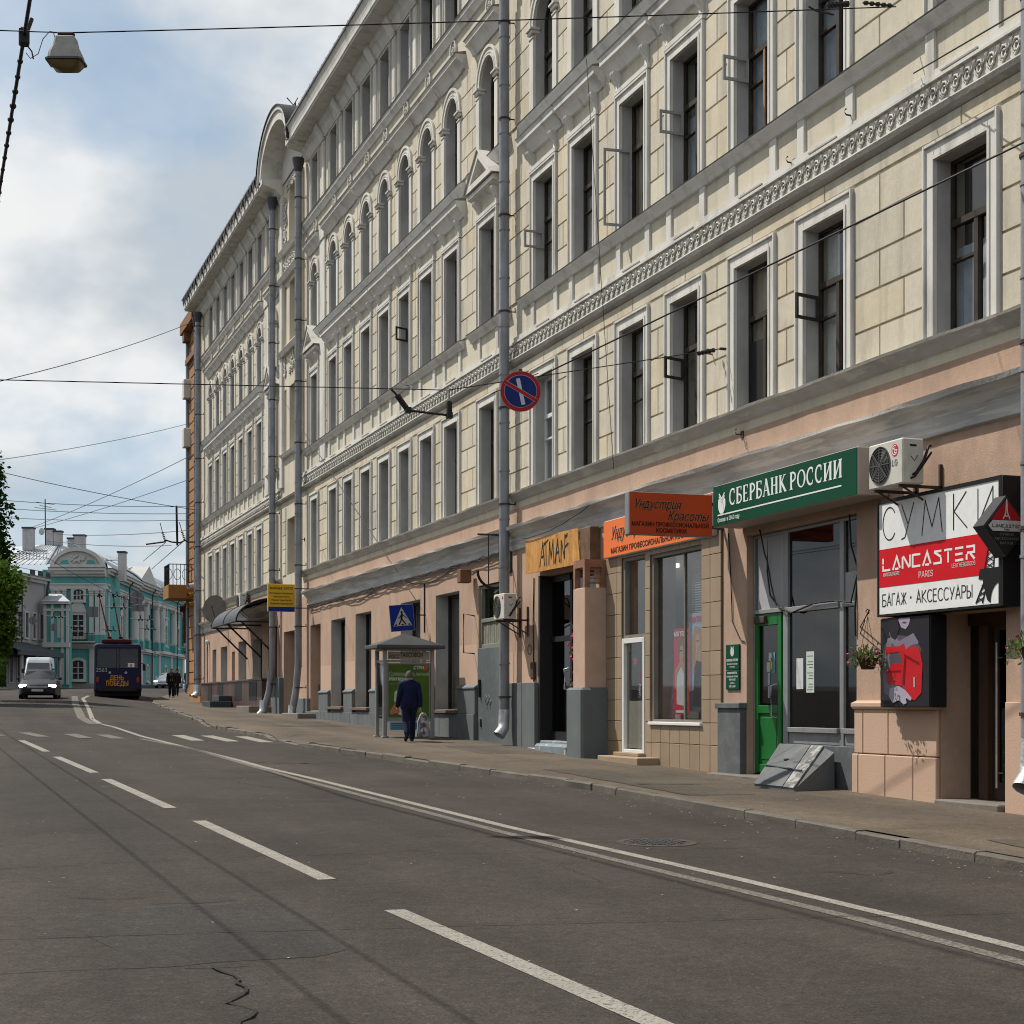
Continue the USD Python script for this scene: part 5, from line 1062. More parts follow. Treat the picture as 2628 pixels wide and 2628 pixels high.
def drop_logo(r_):
    """A white drop with three stacked chevrons cut into its open top."""
    c = affinity.scale(Point(0, 0).buffer(r_, 24), .8, 1.0).difference(Polygon([(-r_ * 1.1, r_ * .95), (0, -.2 * r_), (r_ * 1.1, r_ * .95), (r_, r_ * 2), (-r_, r_ * 2)]))
    ch = [LineString([(-.6 * r_, (.5 + .27 * k) * r_), (0, (-.04 + .27 * k) * r_), (.6 * r_, (.5 + .27 * k) * r_)]).buffer(.075 * r_, cap_style='flat', join_style='mitre') for k in (0, 1, 2)]
    return unary_union([c] + ch)
WHITE = paint((.66, .67, .66)); OFFW = paint((.5, .52, .5)); INK = paint((.012, .012, .012))
# green bank fascia
p0, p1 = at_x(1829.5, 1353.6, 12.45), at_x(2199.5, 1270.8, 12.45)
Wb, Hb = p0[1] - p1[1], .70
fr = Fr((12.45, p0[1], 4.885), (0, -1, 0), (0, 0, 1))
sg = light_box('fascia_sign', 'long green bank fascia with white lettering above the green door', 'shop sign', fr, Wb, Hb, .53, M['bank_green'], look('beige_sign_case', (.36, .31, .27), .6, var=.08))
g, _ = serif_line('СБЕРБАНК РОССИИ')
MB().poly(fit(g, .62, .30, 3.62, .29), .001, .004, fr).poly(affinity.translate(drop_logo(.17), .34, .37), .001, .004, fr).poly(rect(.19, .175, 4.22, .198), .001, .004, fr).done(sg, 'white_lettering', WHITE)
m = MB(); put_text(m, fr, 'Основан в 1841 году', .07, .19, .07, .001, True, width=.8); m.done(sg, 'small_lettering', OFFW)
# two small green plaques
for k, (z0, z1) in enumerate(((2.47, 2.91), (2.13, 2.46))):
    fr = Fr((WX - .03, 25.78, z0), (0, -1, 0), (0, 0, 1)); w_ = .5
    pl = thing('bank_plaque', ('upper green bank plaque with drop emblem beside the green door', 'lower green opening hours plaque beside the green door')[k], 'plaque', fr((0, 0, 0))[0])
    MB().box((0, 0, -.03), (w_, z1 - z0, 0), fr, .006).done(pl, 'plate', M['bank_green'])
    m = MB()
    if k == 0:
        m.poly(affinity.translate(drop_logo(.085), .25, .32), .001, .003, fr); put_text(m, fr, 'СБЕРБАНК РОССИИ', .04, .25, .15, .001, True, width=.44, center=True); put_text(m, fr, 'Дополнительный офис', .03, .25, .09, .001, width=.4, center=True); put_text(m, fr, 'г. Москва', .03, .25, .04, .001, width=.2, center=True)
    else:
        for j, t in enumerate(('РЕЖИМ РАБОТЫ', 'понедельник–пятница', '9:00–19:00', 'суббота', '9:00–14:00')): put_text(m, fr, t, .034, .25, .27 - .058 * j, .001, j in (0, 2, 4), width=(.36, .42, .24, .16, .24)[j], center=True)
    m.done(pl, 'white_lettering', OFFW)
# big bag shop board
fr = Fr((12.7, 20.43, 3.12), (0, -1, 0), (0, 0, 1)); w_, h_ = 2.92, 1.66
sg = light_box('shop_board', 'large white and red bag shop board over the far right entrance', 'shop sign', fr, w_, h_, .3, WHITE, paint((.012, .012, .013)))
MB().poly(rect(0, 0, w_, h_).difference(rect(.035, .035, w_ - .07, h_ - .05)), 0, .012, fr).done(sg, 'black_frame', INK)
band = Polygon([(.035, .42), (2.55, .42), (2.62, .62), (2.66, .96), (.035, .96)]); RED = paint((.50, .006, .012))
MB().poly(band, .001, .004, fr).done(sg, 'red_band', RED)
th = .018
C = lambda x, y, w, h: [(arc(x + w * .5, y + h / 2, w * .5, h / 2, 40, 320, 24), th, False)]
g = strokes(C(.14, 1.08, .34, .46) + [([(.62, 1.54), (.77, 1.27)], th, False), ([(.92, 1.54), (.70, 1.08), (.62, 1.06)], th, False),
    ([(1.12, 1.07), (1.2, 1.54), (1.36, 1.16), (1.52, 1.54), (1.6, 1.07)], th, False), ([(1.86, 1.07), (1.86, 1.54)], th, False), ([(2.14, 1.54), (1.87, 1.31), (2.16, 1.07)], th, False),
    ([(2.4, 1.54), (2.4, 1.07), (2.72, 1.54), (2.72, 1.07)], th, False)])
MB().poly(g, .001, .004, fr).done(sg, 'thin_lettering', paint((.03, .035, .04)))
def stencil(x, y, w, h, gap, t, mode):
    """LANCASTER in wide cut capitals."""
    out = []; G = lambda L, sq=True: out.extend((p, t, sq) for p in L)
    def put(ch, x):
        X = lambda a: x + a * w; Y = lambda b: y + b * h
        q = {'L': [[(0, 1), (0, .55)], [(0, .45), (0, .06), (1, .06)]], 'A': [[(0, 0), (.55, 1), (1.0, .1)], [(.3, .06), (.8, .06)]], 'N': [[(0, 0), (0, .92)], [(.08, .96), (.9, .04)], [(1, .1), (1, 1)]],
             'C': [[(1, .94), (0, .94), (0, .06), (1, .06)]], 'S': [[(1, .94), (.1, .94)], [(.1, .9), (.95, .5)], [(.95, .46), (.95, .06), (0, .06)]], 'T': [[(0, .94), (1, .94)], [(.5, .8), (.5, 0)]],
             'E': [[(0, .94), (1, .94)], [(0, .5), (.9, .5)], [(0, .06), (1, .06)]], 'R': [[(0, .94), (.95, .94), (.95, .5), (.1, .5)], [(.06, .42), (.06, 0)], [(.5, .42), (1.0, 0)]]}[ch]
        G([[(X(a), Y(b)) for a, b in l] for l in q])
    for ch in 'LANCASTER': put(ch, x); x += w * 1.0 + gap
    return strokes(out)
MB().poly(fit(stencil(0, 0, .2, .25, .07, .042, 0), .13, .635, 2.22, .23), .0045, .007, fr).done(sg, 'white_lettering', WHITE)
m = MB(); put_text(m, fr, 'PARIS', .085, 1.22, .49, .0045, width=.34, center=True); put_text(m, fr, 'MAROQUINERIE', .05, .15, .57, .0045, width=.42); put_text(m, fr, 'LEATHERGOODS', .055, 1.83, .565, .0045, width=.52); m.done(sg, 'small_lettering', OFFW)
TL = {'Б': ([[(.5, 1), (0, 1), (0, 0), (.35, 0), (.52, .12), (.52, .4), (.35, .52), (0, .52)]], .55), 'А': ([[(0, 0), (.28, 1), (.56, 0)], [(.1, .33), (.46, .33)]], .56), 'Г': ([[(0, 0), (0, 1), (.45, 1)]], .45), 'Ж': ([[(.38, 0), (.38, 1)], [(0, 0), (.36, .52), (.03, 1)], [(.76, 0), (.4, .52), (.73, 1)]], .76),
      'К': ([[(0, 0), (0, 1)], [(.5, 1), (.02, .5), (.55, 0)]], .52), 'С': ([[(.56, .85), (.42, .98), (.2, .98), (.02, .75), (0, .5), (.02, .25), (.2, .02), (.42, .02), (.56, .15)]], .56), 'Е': ([[(.42, 1), (0, 1), (0, 0), (.44, 0)], [(0, .52), (.38, .52)]], .44), 'У': ([[(0, 1), (.27, .36)], [(.54, 1), (.14, 0)]], .54),
      'Р': ([[(0, 0), (0, 1), (.3, 1), (.46, .88), (.46, .62), (.3, .5), (0, .5)]], .46), 'Ы': ([[(0, 1), (0, 0), (.26, 0), (.4, .12), (.4, .4), (.26, .52), (0, .52)], [(.58, 0), (.58, 1)]], .58)}
def thin_line(t, w=.085):
    L, x = [], 0.
    for ch in t:
        if ch not in TL: x += .3; continue
        L += [([(x + a, b) for a, b in l], w, True) for l in TL[ch][0]]; x += TL[ch][1] + .17
    return strokes(L)
MB().poly(fit(thin_line('БАГАЖ'), .12, .14, .62, .2), .001, .004, fr).poly(rect(.83, .22, .86, .25), .001, .004, fr).poly(fit(thin_line('АКСЕССУАРЫ'), .98, .14, 1.3, .2), .001, .004, fr).done(sg, 'thin_lettering', paint((.03, .035, .04)))
tower = [([(2.36, .06), (2.56, .36)], .022, True), ([(2.5, .06), (2.62, .36)], .02, True)]
for k in range(4): tower += [([(2.38 + .045 * k, .08 + .075 * k), (2.53 + .03 * k, .13 + .075 * k)], .012, True), ([(2.52 + .03 * k, .08 + .075 * k), (2.40 + .045 * k, .14 + .075 * k)], .012, True)]
tower += [([(2.54, .48), (2.68, .93)], .016, True), ([(2.74, .48), (2.76, .93)], .016, True)]
for k in range(5): tower += [([(2.56 + .025 * k, .5 + .085 * k), (2.745, .57 + .085 * k)], .011, True), ([(2.74, .5 + .085 * k), (2.575 + .025 * k, .57 + .085 * k)], .011, True)]
g = unary_union([strokes(tower), Polygon([(2.42, .37), (2.85, .34), (2.85, .5), (2.45, .5)]), Polygon([(2.5, .38), (2.85, .36)] + arc(2.87, .06, .2, .25, 95, 180, 8) + [(2.66, .06), (2.6, .1)]).buffer(0)]).intersection(rect(.04, .04, 2.85, 1.6))
MB().poly(g, .0045, .008, fr).done(sg, 'printed_tower', INK)
# poster light box under it: a figure with a red bag
fr = Fr((12.72, 20.4, 1.83), (0, -1, 0), (0, 0, 1)); w_, h_ = 1.24, 1.27
sg = light_box('poster_box', 'dark poster light box with a red rucksack under the large board', 'poster', fr, w_, h_, .28, paint((.018, .016, .02)), paint((.012, .012, .013)))
lay = 0
def print_(p, name, rgb, pts, smooth_=.0):
    global lay
    lay += 1; g = Polygon(pts).buffer(0)
    if smooth_: g = g.buffer(-smooth_).buffer(2 * smooth_).buffer(-smooth_)
    MB().poly(g, .0008 * lay, .0008 * lay + .0008, PF).done(p, name, paint(rgb, .35))
PF = fr
print_(sg, 'printed_coat', (.075, .065, .085), [(.05, .1), (.0, .5), (.12, .9), (.4, 1.02), (.85, .98), (1.05, .8), (.9, .4), (.75, .1)], .04)
print_(sg, 'printed_sleeve', (.15, .14, .17), [(.06, .55), (.2, .98), (.34, 1.0), (.24, .7), (.3, .42), (.55, .22), (.42, .1), (.12, .2)], .03)
print_(sg, 'printed_collar', (.17, .15, .2), [(.22, 1.1), (.5, .93), (.85, 1.03), (1.0, .88), (.78, .86), (.55, .75), (.3, .92)], .02)
print_(sg, 'printed_face', (.30, .27, .33), [(.46, 1.25), (.78, 1.25), (.74, 1.15), (.66, 1.09), (.55, 1.12)], .02)
print_(sg, 'printed_lips', (.12, .05, .08), [(.56, 1.185), (.62, 1.2), (.7, 1.185), (.63, 1.165)])
print_(sg, 'printed_hair', (.02, .018, .022), [(.2, 1.25), (.46, 1.25), (.5, 1.1), (.4, .95), (.28, 1.0)], .02)
print_(sg, 'printed_bag', (.42, .012, .016), [(.14, .86), (.5, .86), (.62, .9), (.66, .8), (.78, .86), (1.0, .82), (1.08, .6), (1.05, .2), (.9, .1), (.72, .12), (.6, .3), (.2, .33), (.16, .5), (.34, .62), (.6, .62), (.5, .78), (.16, .76)], .025)
print_(sg, 'printed_bag_shade', (.16, .006, .01), [(.2, .52), (.56, .52), (.56, .49), (.2, .49)]); print_(sg, 'printed_bag_shade', (.16, .006, .01), [(.62, .75), (1.0, .62), (1.0, .58), (.64, .7)]); print_(sg, 'printed_bag_shade', (.14, .006, .01), [(.58, .33), (.64, .7), (.68, .7), (.64, .3)])
print_(sg, 'printed_buckle', (.3, .3, .3), [(.86, .42), (.9, .42), (.9, .28), (.86, .28)])
print_(sg, 'printed_hand', (.34, .31, .37), [(.24, .16), (.26, .27), (.5, .3), (.66, .24), (.82, .13), (.8, .09), (.66, .14), (.7, .06), (.62, .04), (.5, .1), (.34, .06)], .015)
# diamond blade sign at the right edge
c_ = at_y(2583, 1350, 17.35); sh = Polygon([(-.33, 0), (0, .385), (.33, 0), (0, -.385)])
fr = Fr(c_, (1, 0, 0), (0, 0, 1)); dg = thing('diamond_sign', 'black and red diamond shaped blade sign beside the rightmost drainpipe', 'shop sign', c_)
MB().poly(sh, -.24, -.012, fr).done(dg, 'case', paint((.03, .03, .032))); MB().poly(sh.buffer(-.012), -.012, 0, fr).done(dg, 'face', INK)
MB().poly(sh.buffer(-.03).intersection(rect(-1, .075, 1, 1)), 0, .003, fr).done(dg, 'red_top', paint((.3, .006, .01)))
MB().poly(Polygon([(-.27, 0), (-.205, .07), (.205, .07), (.27, 0), (.205, -.065), (-.205, -.065)]), .0, .003, fr).done(dg, 'white_band', paint((.4, .4, .4)))
MB().poly(fit(stencil(0, 0, .2, .25, .07, .05, 0), -.215, -.022, .43, .05), .0035, .005, fr).done(dg, 'black_lettering', INK)
m = MB(); put_text(m, fr, 'PARIS', .02, 0, -.055, .0035, center=True); m.done(dg, 'small_lettering', INK)
m = MB(); put_text(m, fr, 'СУМКИ', .032, 0, -.12, .001, center=True, sx=1.3); put_text(m, fr, 'АКСЕССУАРЫ', .032, 0, -.175, .001, center=True, sx=1.2); put_text(m, fr, 'БАГАЖ', .032, 0, -.23, .001, center=True, sx=1.3); m.done(dg, 'grey_lettering', paint((.13, .13, .13)))
MB().poly(strokes([([(-.05, .085), (-.012, .17), (0, .34)], .016, True), ([(.05, .085), (.012, .17), (0, .34)], .016, True), ([(-.028, .125), (.028, .125)], .018, True)]), .0035, .005, fr).done(dg, 'printed_tower', paint((.4, .4, .4)))
MB().box((.2, .16, -.15), (.6, .19, -.1), fr).box((.2, -.22, -.15), (.6, -.19, -.1), fr).done(dg, 'bracket', M['black'])
# orange beauty shop fascia and blade sign
fr = Fr((12.86, 31.1, 4.86), (0, -1, 0), (0, 0, 1)); w_, h_ = 5.0, .76
sg = light_box('fascia_sign', 'flat orange cosmetics fascia above the tiled shop front', 'shop sign', fr, w_, h_, .12, M['orange'], M['white'])
CUR = paint((.62, .5, .36))
def script(m, fr, u, v, s1, s2, h, off, w, big=True):
    put_text(m, fr, s1, h, u, v, w, True, .82, .34)
m = MB(); script(m, fr, .42, .34, 'Ундуcmpuя', '', .27, 0, .001); script(m, fr, 2.5, .30, 'Кpacomы', '', .25, 0, .001); m.done(sg, 'script_outline', CUR)
m = MB(); put_text(m, fr, 'Ундуcmpuя', .27, .43, .345, .004, False, .82, .34); put_text(m, fr, 'Кpacomы', .25, 2.51, .305, .004, False, .82, .34); m.done(sg, 'script_lettering', paint((.02, .01, .008)))
m = MB(); put_text(m, fr, 'МАГАЗИН ПРОФЕССИОНАЛЬНОЙ КОСМЕТИКИ', .11, .4, .07, .001, True, width=4.2); m.done(sg, 'black_lettering', paint((.03, .012, .008)))
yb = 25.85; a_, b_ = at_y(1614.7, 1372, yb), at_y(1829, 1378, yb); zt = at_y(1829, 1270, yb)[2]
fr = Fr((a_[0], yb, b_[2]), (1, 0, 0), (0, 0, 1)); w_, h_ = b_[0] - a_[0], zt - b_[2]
sg = light_box('blade_sign', 'orange cosmetics blade sign coloured as shaded, projecting beside the bank fascia', 'shop sign', fr, w_, h_, .2, look('orange_panel_shaded', (.42, .055, .012), .5, var=.05, spec=.2), M['alu'])  # the fascia orange, with the shade of this side put into the colour
for off, mt, bo in ((0, paint((.4, .28, .2)), True), (.004, paint((.012, .008, .006)), False)):
    m = MB(); put_text(m, fr, 'Ундуcmpuя', h_ * .22, w_ * .06, h_ * .62, .001 + off, bo, .82, .34, width=w_ * .56); put_text(m, fr, 'Кpacomы', h_ * .22, w_ * .46, h_ * .36, .001 + off, bo, .82, .34, width=w_ * .49); m.done(sg, 'script_lettering', mt)
m = MB(); put_text(m, fr, 'МАГАЗИН ПРОФЕССИОНАЛЬНОЙ', h_ * .1, w_ * .03, h_ * .2, .001, True, width=w_ * .92); put_text(m, fr, 'КОСМЕТИКИ', h_ * .1, w_ * .5, h_ * .06, .001, True, width=w_ * .36, center=True); m.done(sg, 'black_lettering', paint((.03, .008, .006)))
MB().box((w_, h_ * .2, -.12), (13.0 - a_[0], h_ * .27, -.06), fr).box((w_, h_ * .75, -.12), (13.0 - a_[0], h_ * .82, -.06), fr).done(sg, 'bracket', M['darkgrey'])
# plywood sign over the black doorway
fr = Fr((12.74, 35.5, 4.87), (0, -1, 0), (0, 0, 1))
sg = thing('plywood_sign', 'varnished plywood sign with scratchy black letters over the black doorway', 'shop sign', fr((0, 0, 0))[0])
MB().poly(Polygon([(0, .02), (0, .76), (.08, .78), (3.16, .74), (3.24, .7), (3.38, .03), (3.3, -.03), (.05, 0)]), -.03, 0, fr).done(sg, 'board', M['ply'])
MB().box((3.3, 0, -.3), (3.9, .72, -.03), fr, .02).done(sg, 'rusty_box', look('rusty_box', (.13, .075, .045), .85, var=.45, scale=6))
T = [[(0, 0), (.16, .5), (.26, .02)], [(.06, .2), (.24, .22)], [(.22, .46), (.46, .52)], [(.34, .5), (.36, 0)], [(.5, 0), (.54, .5), (.62, .12), (.72, .52), (.78, 0)], [(.84, 0), (.98, .5), (1.08, .02)], [(.9, .2), (1.06, .22)], [(1.16, 0), (1.18, .46), (1.34, .06), (1.36, .56)], [(1.36, .3), (1.52, .36)], [(1.36, .5), (1.5, .54)]]
rr_ = random.Random(2); L = []
for l in T:
    for k in range(3): L.append(([(x + rr_.uniform(-.014, .014), y * 1.02 + rr_.uniform(-.03, .03)) for x, y in l], .022, False))
MB().poly(affinity.translate(affinity.scale(strokes(L), 1.15, 1, origin=(0, 0)), .95, .1), .001, .005, fr).done(sg, 'scratchy_lettering', INK)
# empty U shaped iron sign frame and the box behind it
yb = 37.6; L_, R_, bt = at_y(1225.5, 1371, yb), at_y(1309, 1371, yb), at_y(1268, 1509, yb)
uf = thing('empty_sign_frame', 'empty U shaped black iron sign frame hanging beside the drainpipe', 'sign frame', (L_ + R_) / 2)
cx, rx = (L_[0] + R_[0]) / 2, (R_[0] - L_[0]) / 2; zb = bt[2] + rx
MB().tube([(L_[0], yb, L_[2]), (L_[0], yb, zb)] + [(cx - rx * math.cos(t), yb, zb - rx * math.sin(t)) for t in np.linspace(0, math.pi, 14)] + [(R_[0], yb, zb), (R_[0], yb, L_[2])], .035, 8).done(uf, 'rim', M['black'], True)
m = MB(); m.tube([(L_[0], yb, L_[2]), (R_[0], yb, L_[2])], .025, 6)
for t in (-.33, .33): m.tube([(cx + rx * t, yb, L_[2]), (cx + rx * t, yb, zb - rx * .93)], .014, 5)
m.done(uf, 'bars', M['iron'])
c_ = at_y(1325, 1440, 37.3); MB().box(c_ - [.2, .12, .28], c_ + [.2, .12, .28], None, .02).tube([c_ + [.2, 0, .2], (13, 37.3, c_[2] + .2)], .02, 5).tube([c_ + [.2, 0, -.2], (13, 37.3, c_[2] - .2)], .02, 5).done(uf, 'terminal_box', M['darkgrey'])
# yellow blade sign of a firm near the gateway
yb = 60.0; a_, b_ = at_y(687.5, 1569, yb), at_y(757, 1569, yb); zt = at_y(687.5, 1498, yb)[2]; fr = Fr((a_[0], yb, a_[2]), (1, 0, 0), (0, 0, 1)); w_, h_ = b_[0] - a_[0], zt - a_[2]
sg = light_box('blade_sign', 'yellow and blue firm blade sign between the two bent drainpipes', 'shop sign', fr, w_, h_, .16, M['yellow'], M['yellow'])
MB().poly(rect(.012, .012, w_ - .012, h_ * .17), .001, .004, fr).done(sg, 'blue_strip', paint((.006, .03, .17)))
m = MB(); put_text(m, fr, 'ФИРМА АКПО', h_ * .09, w_ / 2, h_ * .8, .001, True, width=w_ * .86, center=True)
for k, t in enumerate(('Расходные материалы', 'Запасные части', 'Ремонт принтеров', 'Заправка картриджей')): put_text(m, fr, t, h_ * .06, w_ / 2, h_ * (.64 - .125 * k), .001, True, width=w_ * (.86, .6, .74, .84)[k], center=True)
m.done(sg, 'dark_lettering', paint((.08, .05, .012)))
m = MB(); m.tube([(b_[0], yb + .08, a_[2] + .15), (13, yb + .08, a_[2] + .15)], .02, 5); m.tube([(b_[0], yb + .08, zt - .15), (13, yb + .08, zt - .15)], .02, 5); m.done(sg, 'bracket', M['black'])

# air conditioners
def aircon(y, z, x, w, h, dp, label, mark=False):
    """Outdoor unit: fan side towards the street."""
    fr = Fr((x, y + w / 2, z), (0, -1, 0), (0, 0, 1)); p = thing('air_conditioner', label, 'air conditioner', (x, y, z), 'air conditioners on the facade')
    MB().box((0, 0, -dp), (w, h, 0), fr, .018).done(p, 'case', M['ac'])
    fc = (w * .35, h * .5); R0 = h * .42
    g = Point(*fc).buffer(R0, 24); MB().poly(g, .001, .004, fr).done(p, 'fan_opening', paint((.03, .03, .03)))
    m = MB()
    for q in np.linspace(R0 * .12, R0, 7): m.poly(Point(*fc).buffer(q, 20).difference(Point(*fc).buffer(q - .006, 20)), .004, .016, fr)
    for a in np.linspace(0, math.pi, 5)[:-1]: m.poly(LineString([(fc[0] - R0 * math.cos(a), fc[1] - R0 * math.sin(a)), (fc[0] + R0 * math.cos(a), fc[1] + R0 * math.sin(a))]).buffer(.005, cap_style='flat'), .012, .02, fr)
    m.done(p, 'fan_grille', paint((.1, .1, .095)))
    m = MB()
    for a in (20, 140, 260): m.poly(Polygon([fc] + [(fc[0] + R0 * .85 * math.cos(math.radians(a + k)), fc[1] + R0 * .85 * math.sin(math.radians(a + k))) for k in (0, 18, 36, 54)]), .004, .0075, fr)
    m.done(p, 'fan_blades', paint((.11, .11, .105)))
    if mark:
        cc = (w * .78, h * .76); g = Point(*cc).buffer(h * .135, 20)
        MB().poly(g, .001, .004, fr).done(p, 'round_emblem', paint((.5, .02, .06)))
        r1 = h * .1
        MB().poly(strokes([(arc(cc[0], cc[1], r1, r1, 60, 360, 20), .012, False), ([(cc[0] + r1, cc[1]), (cc[0] + .012, cc[1])], .011, False), ([(cc[0] - .005, cc[1] + r1 * .5), (cc[0] - .005, cc[1] - r1 * .55), (cc[0] + r1 * .45, cc[1] - r1 * .55)], .011, False)]).union(Point(cc[0] - r1 * .48, cc[1] + r1 * .4).buffer(.012)), .0045, .006, fr).done(p, 'emblem_lines', WHITE)
        m = MB(); put_text(m, fr, 'LG', h * .13, cc[0], h * .42, .001, True, center=True); m.done(p, 'lettering', paint((.16, .16, .17)))
    else:
        MB().poly(Point(w * .86, h * .82).buffer(.035), .001, .004, fr).done(p, 'round_emblem', paint((.4, .02, .05)))
    m = MB(); e = Fr((x + .03, y - w / 2, z), (1, 0, 0), (0, 0, 1))
    m.box((dp * .25, h * .82, 0), (dp * .55, h * .86, .006), e); m.done(p, 'grip', INK)
    m = MB(); m.tube([e((dp * .4, h * .2, .0))[0], e((dp * .4, h * .22, .06))[0], e((dp * .75, h * .5, .08))[0], e((dp * 1.0, h * .82, .06))[0], (x + dp + .1, y - w / 2, z + h * .85)], .02, 6); m.tube([e((dp * .3, h * .12, .0))[0], e((dp * .35, h * .14, .07))[0], e((dp * .7, h * .42, .1))[0], (x + dp + .1, y - w / 2 - .02, z + h * .7)], .016, 6)
    m.tube([e((dp * .3, h * .6, .003))[0], e((dp * .45, h * .5, .003))[0], e((dp * .6, h * .62, .003))[0]], .006, 4); m.done(p, 'hoses', M['black'], True)
    m = MB()
    for yy_ in (y - w * .36, y + w * .36): m.box((x + .02, yy_ - .02, z - .04), (13.0, yy_ + .02, z)); m.tube([(x + .06, yy_, z - .02), (12.99, yy_, z - .35)], .016, 5); m.box((12.96, yy_ - .02, z - .4), (13.0, yy_ + .02, z + .3))
    m.done(p, 'bracket', M['iron'])
    return p
a_ = at_x(2229, 1259.5, 12.3); aircon(a_[1] - .43, a_[2], 12.3, .86, .62, .34, 'cream air conditioner with round red emblem right of the bank fascia', True)
aircon(36.3, 3.86, 12.36, .76, .6, .3, 'dusty air conditioner on the wall beside the plywood sign')
c_ = at_x(612, 1566, 12.55); aircon(c_[1], c_[2], 12.55, .85, .75, .3, 'small air conditioner above the pink shop at the far end')
dc = at_x(553, 1565, 12.5); dp_ = thing('satellite_dish', 'brown grey satellite dish at the far corner of the cream building', 'satellite dish', dc)
ax = np.array([-.45, -.85, .2]); ax /= np.linalg.norm(ax); e1 = np.cross(ax, [0, 0, 1]); e1 /= np.linalg.norm(e1); e2 = np.cross(e1, ax)
v = [dc]; f = []
for k, q in enumerate((.3, .6, .9)):
    for j in range(20): a = j * math.pi / 10; v.append(dc + .9 * (e1 * .72 * q * math.cos(a) + e2 * .85 * q * math.sin(a)) + ax * .2 * q * q)
for j in range(20):
    f.append([0, 1 + j, 1 + (j + 1) % 20]); 
    for k in (0, 1): A, Bq = 1 + k * 20, 21 + k * 20; f += [[A + j, Bq + j, Bq + (j + 1) % 20], [A + j, Bq + (j + 1) % 20, A + (j + 1) % 20]]
MB().add(v, f).done(dp_, 'reflector', look('dish_paint', (.14, .125, .105), .6), True)
MB().tube([dc + [0, 0, -.5], dc + ax * .55], .02, 5).box(dc + ax * .55 - .05, dc + ax * .55 + .05).tube([dc, dc + [.5, 0, 0]], .03, 6).done(dp_, 'feed_arm', M['darkgrey'])
# arched black canopy over the far entrance
cn = thing('entrance_canopy', 'arched black sheet metal canopy over the dark red far entrance', 'canopy', (12, 69.8, 5.2)); y0c, y1c = 66.6, 73.0
pr = [(13.0 - 1.62 * math.cos(t) , 5.28 + .95 * math.sin(t)) for t in np.linspace(0.0, math.pi / 2, 12)]
v = [[x, y, z] for y in (y0c, y1c) for x, z in pr] + [[x + .02, y, z - .04] for y in (y0c, y1c) for x, z in pr]; n = 12; f = []
for i in range(n - 1): f += [[i, i + 1, n + i + 1, n + i], [2 * n + i, 3 * n + i, 3 * n + i + 1, 2 * n + i + 1]]
MB().add(v, f).done(cn, 'curved_roof', M['darkgrey'])
m = MB()
for y in (y0c, y1c, 69.8): m.tube([(11.4, y, 5.26), (13, y, 5.26)], .035, 5); m.tube([(x, y, z) for x, z in pr], .03, 5); m.tube([(11.6, y, 5.25), (12.98, y, 3.9)], .04, 5)
m.tube([(11.4, y0c, 5.27), (11.4, y1c, 5.27)], .04, 6); m.done(cn, 'frame', M['black'])
# round lantern on a stalk
m = MB(); c_ = at_x(532, 1648, 12.9); m.tm(trimesh.creation.icosphere(2, .12).apply_translation(c_)); lp = thing('wall_globe_lamp', 'white globe lamp on the far corner of the pink shop', 'lamp', c_); m.done(lp, 'globe', M['white'], True); MB().tube([c_ - [0, 0, .1], c_ - [0, 0, 2.6]], .025, 5).done(lp, 'stalk', M['iron'])

# ================================================================== the street: kiosk, signs, people, flower baskets
class Loc:
    """Local axes: x to the right, y forward, z up, turned by heading (radians from +y towards +x)."""
    def __init__(s, o, h=0.0, k=1.0): s.o = np.array(o, float); s.c, s.s, s.k = math.cos(h), math.sin(h), k
    def __call__(s, p):
        p = np.asarray(p, float).reshape(-1, 3) * s.k
        return s.o + np.column_stack([p[:, 0] * s.c + p[:, 1] * s.s, -p[:, 0] * s.s + p[:, 1] * s.c, p[:, 2]])
def on_ground(x, y, pave=True): return np.array([x, y, float(zp(y) if pave else zr(y))])

# payphone kiosk
kx0, kx1, ky0, ky1 = 11.02, 12.32, 41.65, 42.45; kz = float(zp(41.9)); ks = thing('payphone_kiosk', 'grey metal payphone kiosk with pyramid roof and a green advert', 'payphone kiosk', (11.6, 42, kz))
GM = look('kiosk_grey', (.23, .235, .235), .5, metal=.2, var=.1)
for x in (kx0, kx1):
    for y in (ky0, ky1): MB().box((x - .05, y - .05, kz - .1), (x + .05, y + .05, kz + 2.32), None, .015).box((x - .09, y - .09, kz - .05), (x + .09, y + .09, kz + .04), None, .01).done(ks, 'post', GM)
m = MB(); e = .28; a, b, c, d = kx0 - e, kx1 + e, ky0 - e, ky1 + e; z0 = kz + 2.34; cx, cy = (a + b) / 2, (c + d) / 2
m.box((a, c, z0), (b, d, z0 + .1), None, .015); m.add([[a + .05, c + .05, z0 + .1], [b - .05, c + .05, z0 + .1], [b - .05, d - .05, z0 + .1], [a + .05, d - .05, z0 + .1], [cx, cy, z0 + .42]], [[0, 1, 4], [1, 2, 4], [2, 3, 4], [3, 0, 4]]); m.done(ks, 'pyramid_roof', M['darkgrey'])
m = MB()
for z in (2.28, 1.98): m.box((kx0 + .05, ky0 - .03, kz + z), (kx1 - .05, ky0 + .03, kz + z + .06)); m.box((kx0 - .03, ky0 + .05, kz + z), (kx0 + .03, ky1 - .05, kz + z + .06))
m.box((kx0 + .05, ky0 - .03, kz + .42), (kx1 - .05, ky0 + .03, kz + .5)); m.done(ks, 'rail', GM)
fr = Fr((kx0 + .06, ky0 - .02, kz), (1, 0, 0), (0, 0, 1)); w_ = kx1 - kx0 - .12; PF = fr
